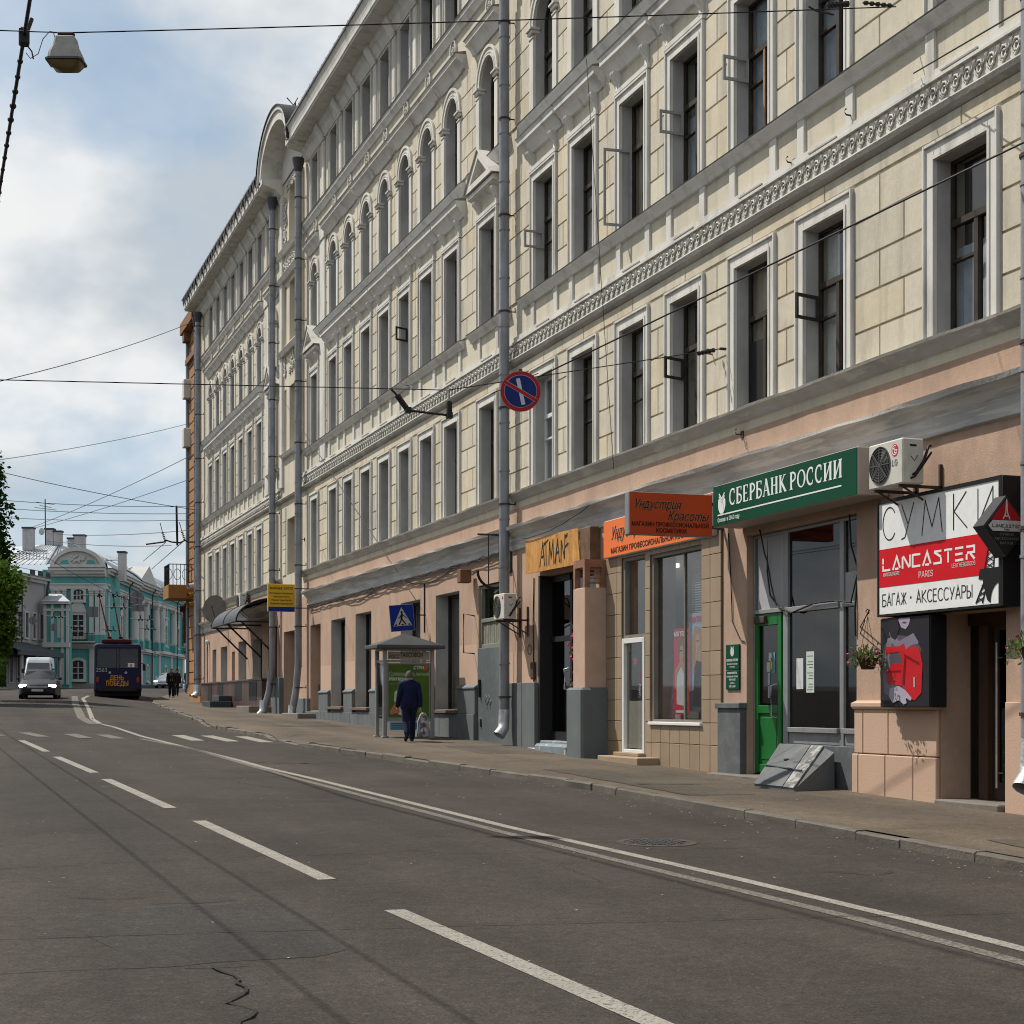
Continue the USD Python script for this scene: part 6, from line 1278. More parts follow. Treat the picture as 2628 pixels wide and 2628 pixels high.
MB().box((.02, 2.05, -.04), (w_ - .02, 2.27, -.01), fr).done(ks, 'header_panel', paint((.28, .27, .22))); m = MB(); put_text(m, fr, 'ТАКСОФОН', .12, .36, 2.12, -.008, True, width=.62); put_text(m, fr, 'РОСС', .1, .06, 2.08, -.008, True, width=.28); m.done(ks, 'header_lettering', INK)
MB().box((.0, .5, -.04), (w_, 1.97, -.01), fr).done(ks, 'advert_frame', GM); MB().box((.04, .54, -.01), (w_ - .04, 1.93, 0), fr).done(ks, 'advert_panel', look('green_advert', (.055, .115, .012), .35, var=.3, scale=1.6))
MB().box((.08, .2, -.04), (w_ - .1, .4, -.02), fr).done(ks, 'blue_notice', paint((.16, .3, .38))); m = MB()
for k in range(4): m.poly(rect(.12, .22 + .045 * k, w_ - .16 - .1 * (k % 2), .24 + .045 * k), -.02, -.017, fr)
m.done(ks, 'notice_print', paint((.02, .1, .2)))
m = MB(); put_text(m, fr, 'СТРИМ', .09, .72, 1.8, .001, True, width=.38, shear=.2); put_text(m, fr, 'Интернет!', .1, .06, 1.5, .001, True, width=.62); m.done(ks, 'white_lettering', paint((.5, .52, .46))); m = MB(); put_text(m, fr, 'Совершенно летний', .1, .06, 1.63, .001, True, width=1.08); m.done(ks, 'pale_lettering', paint((.25, .32, .2))); m = MB(); put_text(m, fr, 'подключение и модем в подарок', .04, .06, 1.4, .001, width=.7); m.done(ks, 'pale_lettering', paint((.18, .26, .12)))
lay = 1
for nm, c_, p_ in (('printed_hat', (.5, .46, .42), [(.18, .98), (.2, 1.2), (.36, 1.32), (.54, 1.3), (.64, 1.16), (.6, 1.02), (.48, 1.06), (.34, .98), (.24, .9)]), ('printed_face', (.40, .2, .12), [(.3, .98), (.4, 1.06), (.5, 1.04), (.5, .88), (.42, .82), (.33, .86)]), ('printed_arm', (.42, .17, .09), [(.06, .66), (.2, .9), (.3, .86), (.5, .86), (.56, .74), (.44, .7), (.26, .64), (.1, .6)]), ('printed_shirt', (.55, .3, .26), [(.3, .68), (.33, .84), (.5, .84), (.55, .7)]), ('printed_plate', (.5, .5, .48), [(.28, .62), (.4, .72), (.52, .72), (.6, .62), (.45, .57)]), ('printed_hair', (.06, .03, .02), [(.33, 1.0), (.38, 1.04), (.38, .99)]), ('printed_emblem', (.5, .06, .05), [(1.0, 1.78), (1.0, 1.9), (1.06, 1.92), (1.1, 1.85), (1.06, 1.76)])): print_(ks, nm, c_, p_, .012)
MB().box((kx0 - .01, ky0 + .06, kz + .55), (kx0 + .01, ky1 - .06, kz + 1.95)).done(ks, 'side_glass', M['glass_dark']); MB().box((kx0 + .06, ky1 - .01, kz + .5), (kx1 - .06, ky1 + .01, kz + 1.97)).done(ks, 'back_panel', GM); MB().box((kx0 + .3, ky1 - .22, kz + 1.0), (kx0 + .62, ky1 - .03, kz + 1.6), None, .03).done(ks, 'telephone', paint((.02, .1, .3)))
# pedestrian crossing sign on its wall bracket
yb = 44.6; q = [at_y(*p, yb) for p in ((998, 1554), (1060, 1551), (1066, 1615), (1004, 1622))]; o = q[3]; u_ = (q[0] - o); w_ = np.linalg.norm(q[1] - q[0]); h_ = np.linalg.norm(u_)
uu = u_ / h_; rr2 = np.array([uu[2], 0, -uu[0]]); fr = Fr(o, rr2, uu); ps = thing('crossing_sign', 'square blue pedestrian crossing sign tilted above the payphone kiosk', 'road sign', o)
MB().box((0, 0, -.03), (w_, h_, -.004), fr, .004).done(ps, 'plate', M['alu']); MB().box((.012, .012, -.004), (w_ - .012, h_ - .012, 0), fr).done(ps, 'blue_face', paint((.006, .022, .2), .4))
K = w_; MB().poly(Polygon([(.11 * K, .2 * h_), (.89 * K, .2 * h_), (.5 * K, .9 * h_)]), .001, .003, fr).done(ps, 'white_triangle', paint((.36, .37, .36)))
g = unary_union([Point(.5 * K, .72 * h_).buffer(.048 * K), strokes([([(.5 * K, .64 * h_), (.47 * K, .46 * h_)], .085 * K, False), ([(.47 * K, .46 * h_), (.42 * K, .36 * h_), (.36 * K, .27 * h_)], .055 * K, False), ([(.48 * K, .45 * h_), (.55 * K, .36 * h_), (.62 * K, .26 * h_)], .055 * K, False), ([(.5 * K, .63 * h_), (.6 * K, .56 * h_), (.68 * K, .48 * h_)], .035 * K, False), ([(.48 * K, .63 * h_), (.41 * K, .53 * h_), (.35 * K, .5 * h_)], .035 * K, False)])] + [affinity.rotate(rect((t - .045) * K, .215 * h_, (t + .045) * K, .27 * h_), (t - .5) * -60) for t in (.22, .5, .78)])
MB().poly(g, .0035, .005, fr).done(ps, 'walking_figure', INK)
pw = q[1] + (q[2] - q[1]) * .42; MB().tube([pw + [-.1, .04, 0], [13, yb + .04, pw[2]]], .022, 6).tube([[12.97, yb + .04, pw[2] + .9], [12.97, yb + .04, pw[2] - .5]], .018, 6).done(ps, 'bracket', M['black'])
# round no parking sign hung on the span wire
Zs = 27.3; c_ = ray(1336, 1004, Zs); view = np.array([c_[0], c_[1], 0]); view /= np.linalg.norm(view); rr2 = np.array([view[1], -view[0], 0]); fr = Fr(c_, rr2, (0, 0, 1)); R0 = 52 * Zs / FPX
ns = thing('no_parking_sign', 'round red and blue parking sign hanging on a wire before the drainpipe', 'road sign', c_)
MB().poly(Point(0, 0).buffer(R0, 40), -.03, -.006, fr).done(ns, 'plate', M['alu']); MB().poly(Point(0, 0).buffer(R0 * .985, 40), -.006, 0, fr).done(ns, 'red_rim', paint((.32, .008, .012), .45)); MB().poly(Point(0, 0).buffer(R0 * .81, 40), .0, .003, fr).done(ns, 'white_line', paint((.3, .3, .3))); MB().poly(Point(0, 0).buffer(R0 * .785, 40), .0035, .006, fr).done(ns, 'blue_face', paint((.006, .016, .11), .4))
MB().poly(affinity.rotate(rect(-.095 * R0, -.68 * R0, .095 * R0, .64 * R0), 12, origin=(0, 0)), .0065, .009, fr).done(ns, 'white_bar', paint((.42, .43, .44)))
MB().poly(LineString([(-.8 * R0, .48 * R0), (.8 * R0, -.48 * R0)]).buffer(.1 * R0, cap_style='flat').intersection(Point(0, 0).buffer(R0 * .9)), .0095, .0115, fr).done(ns, 'white_line', paint((.3, .3, .3))); MB().poly(LineString([(-.82 * R0, .49 * R0), (.82 * R0, -.49 * R0)]).buffer(.078 * R0, cap_style='flat').intersection(Point(0, 0).buffer(R0 * .9)), .012, .0135, fr).done(ns, 'red_slash', paint((.32, .008, .012), .45))
MB().box((-.03, R0 * .9, -.06), (.03, R0 * 1.12, -.03), fr).box((-.02, -.3, -.06), (.02, R0, -.03), fr).done(ns, 'hanger', M['darkgrey'])

# hanging flower baskets on scroll brackets
def basket(c, wall_pt, label, seed):
    p = thing('hanging_basket', label, 'flower basket', c, 'petunia baskets of the bag shop'); r_ = random.Random(seed); c = np.array(c)
    mm = trimesh.creation.revolve([(0, -.14), (.09, -.14), (.15, .0), (.16, .02), (.13, .02), (0, .0)], sections=16); mm.apply_translation(c); MB().tm(mm).done(p, 'pot', paint((.045, .02, .015)))
    top = c + [0, 0, .62]; m = MB()
    for a in (0, 2.1, 4.2): m.tube([c + [.14 * math.cos(a), .14 * math.sin(a), .02], top], .004, 4)
    w = np.array(wall_pt); m.tube([top, top + [0, 0, .05], top + [.03, 0, .09], w], .009, 5); m.tube([top + (w - top) * .35, w + [0, 0, -.1]], .008, 5); m.tube([top + [-.03 * math.cos(t) * (1 - t / 9), 0, .06 + .05 * math.sin(t) * (1 - t / 9)] for t in np.linspace(0, 6, 12)], .008, 4); m.done(p, 'scroll_bracket', M['black'])
    m, fl = MB(), MB()
    for i in range(420):
        a = r_.uniform(0, 6.28); q = r_.uniform(.04, .3) ; z = r_.gauss(.07, .06) - max(0, q - .16) * r_.uniform(.2, 1.4); ctr = c + [q * math.cos(a), q * math.sin(a), z]
        n = np.array([r_.gauss(0, 1), r_.gauss(0, 1), r_.gauss(.6, .6)]); n /= np.linalg.norm(n); t = np.cross(n, [r_.gauss(0, 1), r_.gauss(0, 1), .3]); t /= np.linalg.norm(t); b = np.cross(n, t)
        if i % 11: s_ = r_.uniform(.014, .03); m.add([ctr - t * s_ * 1.5, ctr + b * s_ * .6, ctr + t * s_ * 1.5, ctr - b * s_ * .6], [[0, 1, 2, 3]])
        elif q > .08: s_ = r_.uniform(.02, .034); fl.add([ctr + n * .02] + [ctr + s_ * (t * math.cos(k * 1.257) + b * math.sin(k * 1.257)) + n * .03 for k in range(5)], [[0, 1 + k, 1 + (k + 1) % 5] for k in range(5)])
    m.done(p, 'leaves', M['petunia_leaf']); fl.done(p, 'flowers', paint((.35, .03, .16)))
basket(at_x(2227, 1693, 12.55), (13.0, 21.4, at_x(2230, 1600, 12.55)[2]), 'hanging basket of petunias left of the red rucksack poster', 3)
c_ = at_x(2648, 1665, 12.3); basket(c_, (13.0, c_[1] + .1, c_[2] + .7), 'hanging basket of petunias half out of frame by the rightmost drainpipe', 4)
rf = thing('red_flowers', 'bunch of red flowers at the black doorway pier', 'flowers', (12.6, 32.2, 2.6)); m, g = MB(), MB(); r = random.Random(6)
for i in range(46):
    ctr = at_x(1472, 1690, 12.75) + [r.gauss(0, .06), r.gauss(0, .12), r.gauss(0, .26)]; n = np.array([r.gauss(-1, .5), r.gauss(-.6, .5), r.gauss(.2, .5)]); n /= np.linalg.norm(n); t = np.cross(n, [0, 0, 1.]); t /= np.linalg.norm(t) + 1e-9; b = np.cross(n, t); s_ = r.uniform(.02, .05)
    (m if i % 2 else g).add([ctr + n * .02] + [ctr + s_ * (t * math.cos(k * 1.257) + b * math.sin(k * 1.257)) for k in range(5)], [[0, 1 + k, 1 + (k + 1) % 5] for k in range(5)])
g.tube([at_x(1472, 1690, 12.75) + [0, 0, -.4], at_x(1472, 1690, 12.75) + [0, 0, .3]], .008, 4)
m.done(rf, 'petals', paint((.42, .015, .06))); g.done(rf, 'leaves', M['petunia_leaf'])

# posters standing in the beauty shop window
def shop_poster(name, label, y1, z0, w, h, bg, parts, word, wc):
    global PF, lay
    PF = Fr((WX + .17, y1, z0), (0, -1, 0), (0, 0, 1)); p = thing(name, label, 'poster', PF((0, 0, 0))[0]); MB().box((0, 0, -.01), (w, h, 0), PF).done(p, 'sheet', paint(bg)); lay = 0
    for nm, c, pts in parts: print_(p, nm, c, [(a * w, b * h) for a, b in pts], .008)
    m = MB(); put_text(m, PF, word, h * .055, w * .5, h * .91, .012, True, width=w * .9, center=True); m.done(p, 'lettering', paint(wc))
shop_poster('window_poster', 'red poster of a woman in a white dress in the beauty shop window', 28.35, 1.68, .66, 1.62, (.50, .012, .03), [('printed_dress', (.55, .57, .6), [(.2, .12), (.18, .4), (.3, .55), (.45, .6), (.7, .52), (.8, .3), (.78, .1)]), ('printed_arms', (.40, .2, .12), [(.05, .3), (.1, .52), (.4, .62), (.6, .62), (.9, .5), (.92, .15), (.82, .15), (.76, .42), (.5, .56), (.22, .46), (.16, .3)]), ('printed_face', (.45, .24, .15), [(.35, .66), (.36, .82), (.62, .82), (.64, .68), (.5, .58)]), ('printed_hair', (.2, .09, .04), [(.26, .64), (.24, .84), (.42, .91), (.64, .88), (.7, .72), (.6, .8), (.42, .8), (.38, .66)]), ('printed_eyes', (.03, .02, .02), [(.4, .75), (.58, .75), (.58, .735), (.4, .735)]), ('printed_lips', (.35, .05, .05), [(.45, .66), (.55, .66), (.5, .645)]), ('printed_foot', (.6, .6, .6), [(.15, .02), (.85, .02), (.85, .05), (.15, .05)])], 'MATRIX', (.65, .65, .65))
shop_poster('window_poster', 'pale poster of a woman in a black dress in the beauty shop window', 27.66, 1.74, .72, 1.82, (.32, .37, .44), [('printed_base', (.06, .06, .08), [(0, 0), (1, 0), (1, .28), (0, .2)]), ('printed_dress', (.012, .012, .018), [(.2, .05), (.3, .5), (.5, .62), (.82, .5), (.9, .05)]), ('printed_arms', (.42, .24, .16), [(.1, .4), (.3, .6), (.66, .62), (.94, .5), (.96, .32), (.7, .26), (.7, .31), (.86, .38), (.7, .5), (.4, .52), (.2, .38)]), ('printed_hair', (.36, .21, .08), [(.12, .5), (.16, .74), (.34, .87), (.62, .85), (.76, .66), (.7, .5), (.62, .66), (.36, .66), (.3, .48)]), ('printed_face', (.48, .28, .19), [(.38, .64), (.38, .78), (.58, .78), (.6, .66), (.5, .58)]), ('printed_eyes', (.03, .02, .02), [(.41, .72), (.56, .72), (.56, .708), (.41, .708)]), ('printed_lips', (.35, .06, .06), [(.45, .645), (.54, .645), (.5, .632)])], 'MATRIX', (.5, .02, .05))
PF = Fr((WX + .3, 28.85, 1.56), (0, -1, 0), (.0, -.22, .976)); p = thing('leaning_board', 'pink patterned board leaning in the beauty shop window', 'poster', PF((0, 0, 0))[0]); MB().box((0, 0, -.02), (.5, .95, 0), PF).done(p, 'sheet', look('pink_pattern', (.42, .26, .3), .6, var=.6, scale=9))

# people
def hullchain(bones, J):
    out = []
    for a, b in bones:
        s_ = [manifold3d.Manifold.sphere(J[k][3], 14).translate([float(x) for x in J[k][:3]]) for k in (a, b)]
        out.append(manifold3d.Manifold.batch_hull(s_))
    return out
def blend(ms, L=.035, it=8, sm=True):
    u = manifold3d.Manifold.batch_boolean(ms, manifold3d.OpType.Add).refine_to_length(L); me = u.to_mesh(); t = trimesh.Trimesh(np.array(me.vert_properties)[:, :3], np.array(me.tri_verts), process=True)
    trimesh.smoothing.filter_taubin(t, .5, .53, it); return t
def person(label, x, y, heading, H, pose, cols, pave=True, cap=None):
    """pose: joints of a 1.75 m body facing +y. Body is one surface; clothes and hair are its children."""
    o = on_ground(x, y, pave); p = thing('person', label, 'person', o); T = Loc(o, heading, H / 1.75); J = dict(pose)
    J = {k: tuple(v) for k, v in J.items()}; X = lambda k: np.array(J[k][:3])
    hd = X('head'); fw = np.array([0, 1.0, 0])
    head = [manifold3d.Manifold.sphere(.1, 20).scale([.78, .96, 1.2]).translate([*map(float, hd)]), manifold3d.Manifold.batch_hull([manifold3d.Manifold.sphere(.05, 12).translate([*map(float, hd + [0, .045, -.075])]), manifold3d.Manifold.sphere(.07, 12).translate([*map(float, hd + [0, .0, 0])])])]
    head.append(manifold3d.Manifold.batch_hull([manifold3d.Manifold.sphere(.012, 8).translate([*map(float, hd + [0, .1, -.03])]), manifold3d.Manifold.sphere(.009, 8).translate([*map(float, hd + [0, .09, .02])])]))
    for sx in (-1, 1): head.append(manifold3d.Manifold.sphere(.028, 8).scale([.4, .8, 1.2]).translate([*map(float, hd + [sx * .082, -.005, -.005])]))
    body = [('pelvis', 'chest'), ('chest', 'neck'), ('neck', 'head0'), ('shL', 'chest'), ('shR', 'chest'), ('shL', 'elL'), ('elL', 'wrL'), ('shR', 'elR'), ('elR', 'wrR'), ('pelvis', 'hipL'), ('pelvis', 'hipR'), ('hipL', 'knL'), ('knL', 'anL'), ('hipR', 'knR'), ('knR', 'anR'), ('anL', 'toL'), ('anR', 'toR')]
    J['head0'] = (*(hd + [0, -.01, -.05]), .055)
    hands = []
    for sd in 'LR':
        w, e = X('wr' + sd), X('el' + sd); d = (w - e) / np.linalg.norm(w - e); side = np.cross(d, fw); side /= np.linalg.norm(side) + 1e-9; sx = 1 if sd == 'L' else -1
        pc = w + d * .05; hands.append(manifold3d.Manifold.batch_hull([manifold3d.Manifold.sphere(.022, 10).translate([*map(float, q)]) for q in (w + d * .01, pc + fw * .025, pc - fw * .025, w + d * .085 + fw * .02, w + d * .085 - fw * .02)]))
        for k, (off, ln) in enumerate(((.028, .062), (.01, .072), (-.01, .066), (-.028, .05))):
            b0 = w + d * .085 + fw * off; b1 = b0 + d * ln * .55 + side * sx * .008; b2 = b1 + d * ln * .35 + side * sx * .028
            for q0, q1 in ((b0, b1), (b1, b2)): hands.append(manifold3d.Manifold.batch_hull([manifold3d.Manifold.sphere(.0105, 6).translate([*map(float, q)]) for q in (q0, q1)]))
        t0_ = w + d * .03 + fw * .03; hands.append(manifold3d.Manifold.batch_hull([manifold3d.Manifold.sphere(.012, 6).translate([*map(float, q)]) for q in (t0_, t0_ + d * .04 + fw * .028)]))
    t = blend(hullchain(body, J) + head + hands, .03, 4); MB().tm(t, T).done(p, 'body', M['skin'], True)
    def cloth(name, bones, grow, mat, extra=(), it=8):
        JJ = {k: (*v[:3], v[3] + grow) for k, v in J.items()}; MB().tm(blend(hullchain(bones, JJ) + list(extra), .035, it), T).done(p, name, mat, True)
    cu = {k: (*(X('wr' + k) + (X('el' + k) - X('wr' + k)) * .08), J['wr' + k][3] + .004) for k in 'LR'}; J['cuL'], J['cuR'] = cu['L'], cu['R']
    J['hemL'] = (-.11, J['pelvis'][1], J['pelvis'][2] - .06, .105); J['hemR'] = (.11, J['pelvis'][1], J['pelvis'][2] - .06, .105); J['col'] = (*(X('neck') - [0, .005, .02]), .062)
    cloth('jacket', [('hemL', 'hemR'), ('pelvis', 'chest'), ('hemL', 'chest'), ('hemR', 'chest'), ('chest', 'col'), ('shL', 'shR'), ('shL', 'chest'), ('shR', 'chest'), ('shL', 'col'), ('shR', 'col'), ('shL', 'elL'), ('elL', 'cuL'), ('shR', 'elR'), ('elR', 'cuR')], .022, cols['jacket'])
    for sd in 'LR': J['tr' + sd] = (*(X('an' + sd) + (X('kn' + sd) - X('an' + sd)) * .04), .055)
    cloth('trousers', [('pelvis', 'hipL'), ('pelvis', 'hipR'), ('hipL', 'hipR'), ('hipL', 'knL'), ('hipR', 'knR'), ('knL', 'trL'), ('knR', 'trR')], .018, cols['trousers'])
    for sd in 'LR':
        a_, t_ = X('an' + sd), X('to' + sd); hl = a_ + (a_ - t_) * .35; hl[2] = min(a_[2], t_[2]) if a_[2] < .14 else a_[2] - .05
        MB().tm(blend([manifold3d.Manifold.batch_hull([manifold3d.Manifold.sphere(r_, 10).translate([*map(float, q)]) for q, r_ in ((a_, .052), (hl, .042), (t_, .04), ((a_ + t_) / 2 + [0, 0, -.01], .048))])], .03, 3), T).done(p, 'shoe', cols['shoes'], True)
    hm = trimesh.creation.icosphere(3, .1); v = np.array(hm.vertices) * [.86, 1.03, 1.27] ; hm = trimesh.Trimesh(v, hm.faces); keep = (hm.triangles_center[:, 2] > .035) | (hm.triangles_center[:, 1] < -.03) & (hm.triangles_center[:, 2] > -.055); hm.update_faces(keep); hm.remove_unreferenced_vertices(); hm.apply_translation(hd); MB().tm(hm, T).done(p, 'cap' if cap else 'hair', cap or cols['hair'], True)
    for sx in (-1, 1): MB().tm(trimesh.creation.icosphere(1, .011).apply_translation(hd + [sx * .033, .083, .012]), T).done(p, 'eye', INK)
    MB().box(hd + [-.025, .087, -.066], hd + [.025, .094, -.06], T).done(p, 'mouth', paint((.2, .07, .06)))
    return p, T
def walk_pose(swing=.2, lift=.05, lead='R', lean=0.0, arm=.08):
    s_ = 1 if lead == 'R' else -1
    f, b = (1, -1) if s_ > 0 else (-1, 1)                      # R leg forward when lead is R
    P = {'pelvis': (0, 0, .95, .135), 'chest': (0, .01 + lean, 1.28, .15), 'neck': (0, .0 + lean * 1.3, 1.49, .055), 'head': (0, .025 + lean * 1.5, 1.635, .09), 'shL': (-.19, lean, 1.41, .07), 'shR': (.19, lean, 1.41, .07)}
    for sd, sx, fwd in (('L', -1, -s_), ('R', 1, s_)):
        P['hip' + sd] = (sx * .095, 0, .9, .095)
        if fwd > 0: P['kn' + sd] = (sx * .1, .14 * swing / .2, .5, .068); P['an' + sd] = (sx * .1, swing, .085, .045); P['to' + sd] = (sx * .11, swing + .17, .045, .036)
        else: P['kn' + sd] = (sx * .1, -.02, .49, .068); P['an' + sd] = (sx * .1, -swing * 1.1, .12 + lift, .045); P['to' + sd] = (sx * .11, -swing * 1.1 + .14, .04, .036)
        P['el' + sd] = (sx * .25, -fwd * arm * .6 - .02, 1.13, .048); P['wr' + sd] = (sx * .26, -fwd * arm * 1.6 + .08, .88, .036)
    return P
C1 = dict(jacket=M['blue_jacket'], trousers=M['denim'], shoes=M['black_cloth'], hair=M['grey_hair'])
pn, T = person('man in blue jacket walking away past the kiosk with shopping bags', 11.03, 39.3, .1, 1.76, walk_pose(.21, .09, 'R'), C1, cap=look('grey_cap', (.085, .085, .08), .9, var=.2, obj=False))
bg = thing('shopping_bag', 'white and dark shopping bag held by the man in blue', 'bag', T((.34, .1, .5))[0]); q = MB()
v = []
for z, wx, wy in ((.12, .12, .17), (.16, .14, .2), (.5, .11, .19), (.66, .05, .12), (.72, .02, .05)): v += [(.36 + a * wx + .02 * math.sin(9 * z + a), .06 + b * wy, z) for a, b in ((-1, -1), (0, -1.1), (1, -1), (1.1, 0), (1, 1), (0, 1.1), (-1, 1), (-1.1, 0))]
q.add(T(v), [[i * 8 + j, i * 8 + (j + 1) % 8, i * 8 + 8 + (j + 1) % 8, i * 8 + 8 + j] for i in range(4) for j in range(8)]); q.done(bg, 'sack', look('printed_plastic', (.34, .34, .35), .5, var=.5, scale=5, dirt=(.05, .02, .02), dirt_amt=.9, dscale=(6, 6, 4), dlo=.5, dhi=.56), True); MB().tube(T([(.34, .06, .7), (.3, .08, .8), (.29, .08, .86)]), .008, 5).done(bg, 'handle', M['white'])
yf = 101.5; c_ = ray(440, 1788, 100); C2 = dict(jacket=M['black_cloth'], trousers=M['denim'], shoes=M['black_cloth'], hair=M['hair'])
pn, T = person('man in open dark jacket walking towards us on the far pavement', c_[0], c_[1], math.pi + .12, 1.78, walk_pose(.15, .05, 'L'), C2); MB().poly(Polygon([(-.09, 1.02), (.09, 1.02), (.07, 1.42), (-.07, 1.42)]), 0, .02, Fr(T((0, .158, 0))[0], T((1, .158, 0))[0] - T((0, .158, 0))[0], (0, 0, 1))).done(pn, 'grey_shirt', M['grey_cloth'])
c_ = ray(452, 1786, 104); person('person in dark coat just behind the man in the open jacket', c_[0], c_[1], math.pi, 1.74, walk_pose(.14, .05, 'R'), dict(jacket=M['black_cloth'], trousers=M['black_cloth'], shoes=M['black_cloth'], hair=M['hair']))
c_ = ray(482, 1771, 118); pn, T = person('person in dark jacket and jeans beside the orange advert board', c_[0], c_[1], math.pi - .3, 1.72, walk_pose(.13, .05, 'L'), dict(jacket=M['black_cloth'], trousers=look('pale_denim', (.1, .13, .2), .9), shoes=M['black_cloth'], hair=M['hair']))
bg = thing('carrier_bag', 'small pale blue carrier bag by the person in jeans', 'bag', T((.3, .1, .4))[0]); MB().box((.28, -.05, .28), (.4, .25, .68), T, .04).tube(T([(.34, .1, .66), (.3, .1, .85)]), .01, 4).done(bg, 'sack', paint((.25, .36, .5)))

# ================================================================== vehicles
def loft(secs):
    """secs: list of (y, [(x, z) ...]) sections with the same count; closed skin with end caps."""
    n = len(secs[0][1]); v = [(x, y, z) for y, s_ in secs for x, z in s_]; f = []
    for i in range(len(secs) - 1):
        for j in range(n): f.append([i * n + j, i * n + (j + 1) % n, (i + 1) * n + (j + 1) % n, (i + 1) * n + j])
    m = MB().add(v, f)
    for i, rv in ((0, False), (len(secs) - 1, True)):
        c = len(secs[i][1]); s_ = np.array(v[i * n:i * n + n]); mid = s_.mean(0)
        m.add(np.vstack([[mid], s_]), [[0, (j + 1) % n + 1, j + 1] if not rv else [0, j + 1, (j + 1) % n + 1] for j in range(n)])
    return m
def rrect(hw, z0, z1, r, tw=0.0, n=4):
    """Rounded section; tw narrows the top."""
    pts = []
    for cx, cz, a0 in ((hw - r, z1 - r, 0), (-hw + r, z1 - r, 90), (-hw + r, z0 + r, 180), (hw - r, z0 + r, 270)):
        for a in np.linspace(a0, a0 + 90, n): x = cx + r * math.cos(math.radians(a)); z = cz + r * math.sin(math.radians(a)); k = 1 - tw * max(0, (z - z0) / (z1 - z0) - .35); pts.append((x * k, z))
    return pts
def put(mb, T):
    mb.v = [T(v) for v in mb.v]; return mb
def wheel(p, T, x, y, r, w, mat=None):
    m = MB(); m.tube([(x - w / 2, y, r), (x + w / 2, y, r)], r, 20); put(m, T).done(p, 'wheel', M['rubber'], 40)
    m = MB(); m.tube([(x - w / 2 - .008, y, r), (x + w / 2 + .008, y, r)], r * .62, 16); put(m, T).done(p, 'hub', mat or M['alu'], 40)
def road_hit(px, py):
    for Z in np.arange(40, 220, .25):
        q = ray(px, py, Z)
        if q[2] <= zr(q[1], q[0]): break
    q[2] = float(zr(q[1], q[0])); return q
NAVY = look('navy_bus_paint', (.004, .006, .034), .5, var=.1); DRED = look('dark_red_bus_paint', (.05, .004, .005), .55, var=.1)
# trolleybus seen from behind
c_ = road_hit((538 + 1030) / 2 * .2329 + 120, 1792.5); hd_ = math.atan2(c_[0], c_[1]) - .012; T = Loc(c_, hd_, 1.065)
tb = thing('trolleybus', 'dark blue trolleybus seen from behind with raised poles and yellow lettering', 'trolleybus', c_)
hw = 1.25
put(loft([(-.02, rrect(hw - .1, .5, 2.75, .14, .04)), (.04, rrect(hw - .02, .38, 2.9, .16, .03)), (.3, rrect(hw, .33, 2.98, .2, .03)), (11.2, rrect(hw, .33, 2.98, .2, .03)), (11.5, rrect(hw - .1, .45, 2.8, .2, .03))]), T).done(tb, 'body', NAVY, 40)
put(MB().box((-hw + .02, .06, .36), (hw - .02, .3, .8), None, .03).box((-hw - .006, .3, .4), (hw + .006, 11.1, .72), None, .02), T).done(tb, 'lower_band', DRED)
put(MB().box((-1.0, -.1, .36), (1.0, .08, .58), None, .03), T).done(tb, 'bumper', M['rubber'])
for a, b in ((-1.06, -.06), (.06, 1.06)): put(MB().box((a, -.045, 1.62), (b, -.01, 2.66), None, .02), T).done(tb, 'rear_window', M['car_glass'])
put(MB().box((-1.1, -.04, 2.14), (1.1, -.012, 2.17)).box((-.05, -.05, 1.6), (.05, -.015, 2.68)), T).done(tb, 'window_bar', M['darkgrey'])
fr = Fr(T((0, -.05, 0))[0], T((1, 0, 0))[0] - T((0, 0, 0))[0], (0, 0, 1.065)); fr.n = np.cross(fr.r, fr.u); fr.n /= np.linalg.norm(fr.n)
m = MB(); put_text(m, fr, 'ДЕНЬ', .24, -.42, 1.0, .0, True, width=.72); put_text(m, fr, 'ПОБЕДЫ', .26, -.62, .68, .0, True, width=1.16); m.done(tb, 'yellow_lettering', paint((.5, .24, .01)))
m = MB(); put_text(m, fr, '2563', .2, -1.12, 1.42, .0, False, width=.56); m.done(tb, 'fleet_number', paint((.4, .42, .46)))
put(MB().box((.52, -.055, 1.68), (.86, -.04, 1.9)), T).done(tb, 'route_card', M['white']); m = MB(); put_text(m, fr, 'Б', .13, .69, 1.72, .012, True, center=True); m.done(tb, 'route_lettering', INK)
for x in (-.42, .42): put(MB().tube([(x, -.07, 1.38), (x, -.03, 1.38)], .07, 12), T).done(tb, 'round_lamp', paint((.3, .3, .3)))
for x in (-1.05, 1.05): put(MB().box((x - .07, -.05, .85), (x + .07, -.0, 1.15), None, .02), T).done(tb, 'tail_light', paint((.25, .03, .01)))
put(MB().box((-.85, .2, 2.96), (.72, 4.5, 3.2), None, .05), T).done(tb, 'roof_equipment', DRED)
for x, dx in ((-.42, -.55), (.16, -.42)):
    a, b = np.array([x, .9, 3.2]), np.array([x + dx, -1.6, 5.35]); put(MB().tube([a, b], [.05, .03], 7), T).done(tb, 'trolley_pole', look('rusty_pole', (.2, .07, .035), .6) if x < 0 else UsdShade.Material.Get(stage, '/World/Looks/rusty_pole')); put(MB().tube([b - [0, .1, 0], b + [0, -.2, .16]], .06, 6).tube([a - [0, 0, .1], a + [0, -.1, .15]], .11, 7), T).done(tb, 'pole_head', M['black'])
put(MB().box((hw + .05, .1, 1.5), (hw + .2, .35, 1.85), None, .03).tube([(hw - .05, .2, 1.9), (hw + .12, .2, 1.85)], .02, 5), T).done(tb, 'side_mirror', M['black'])
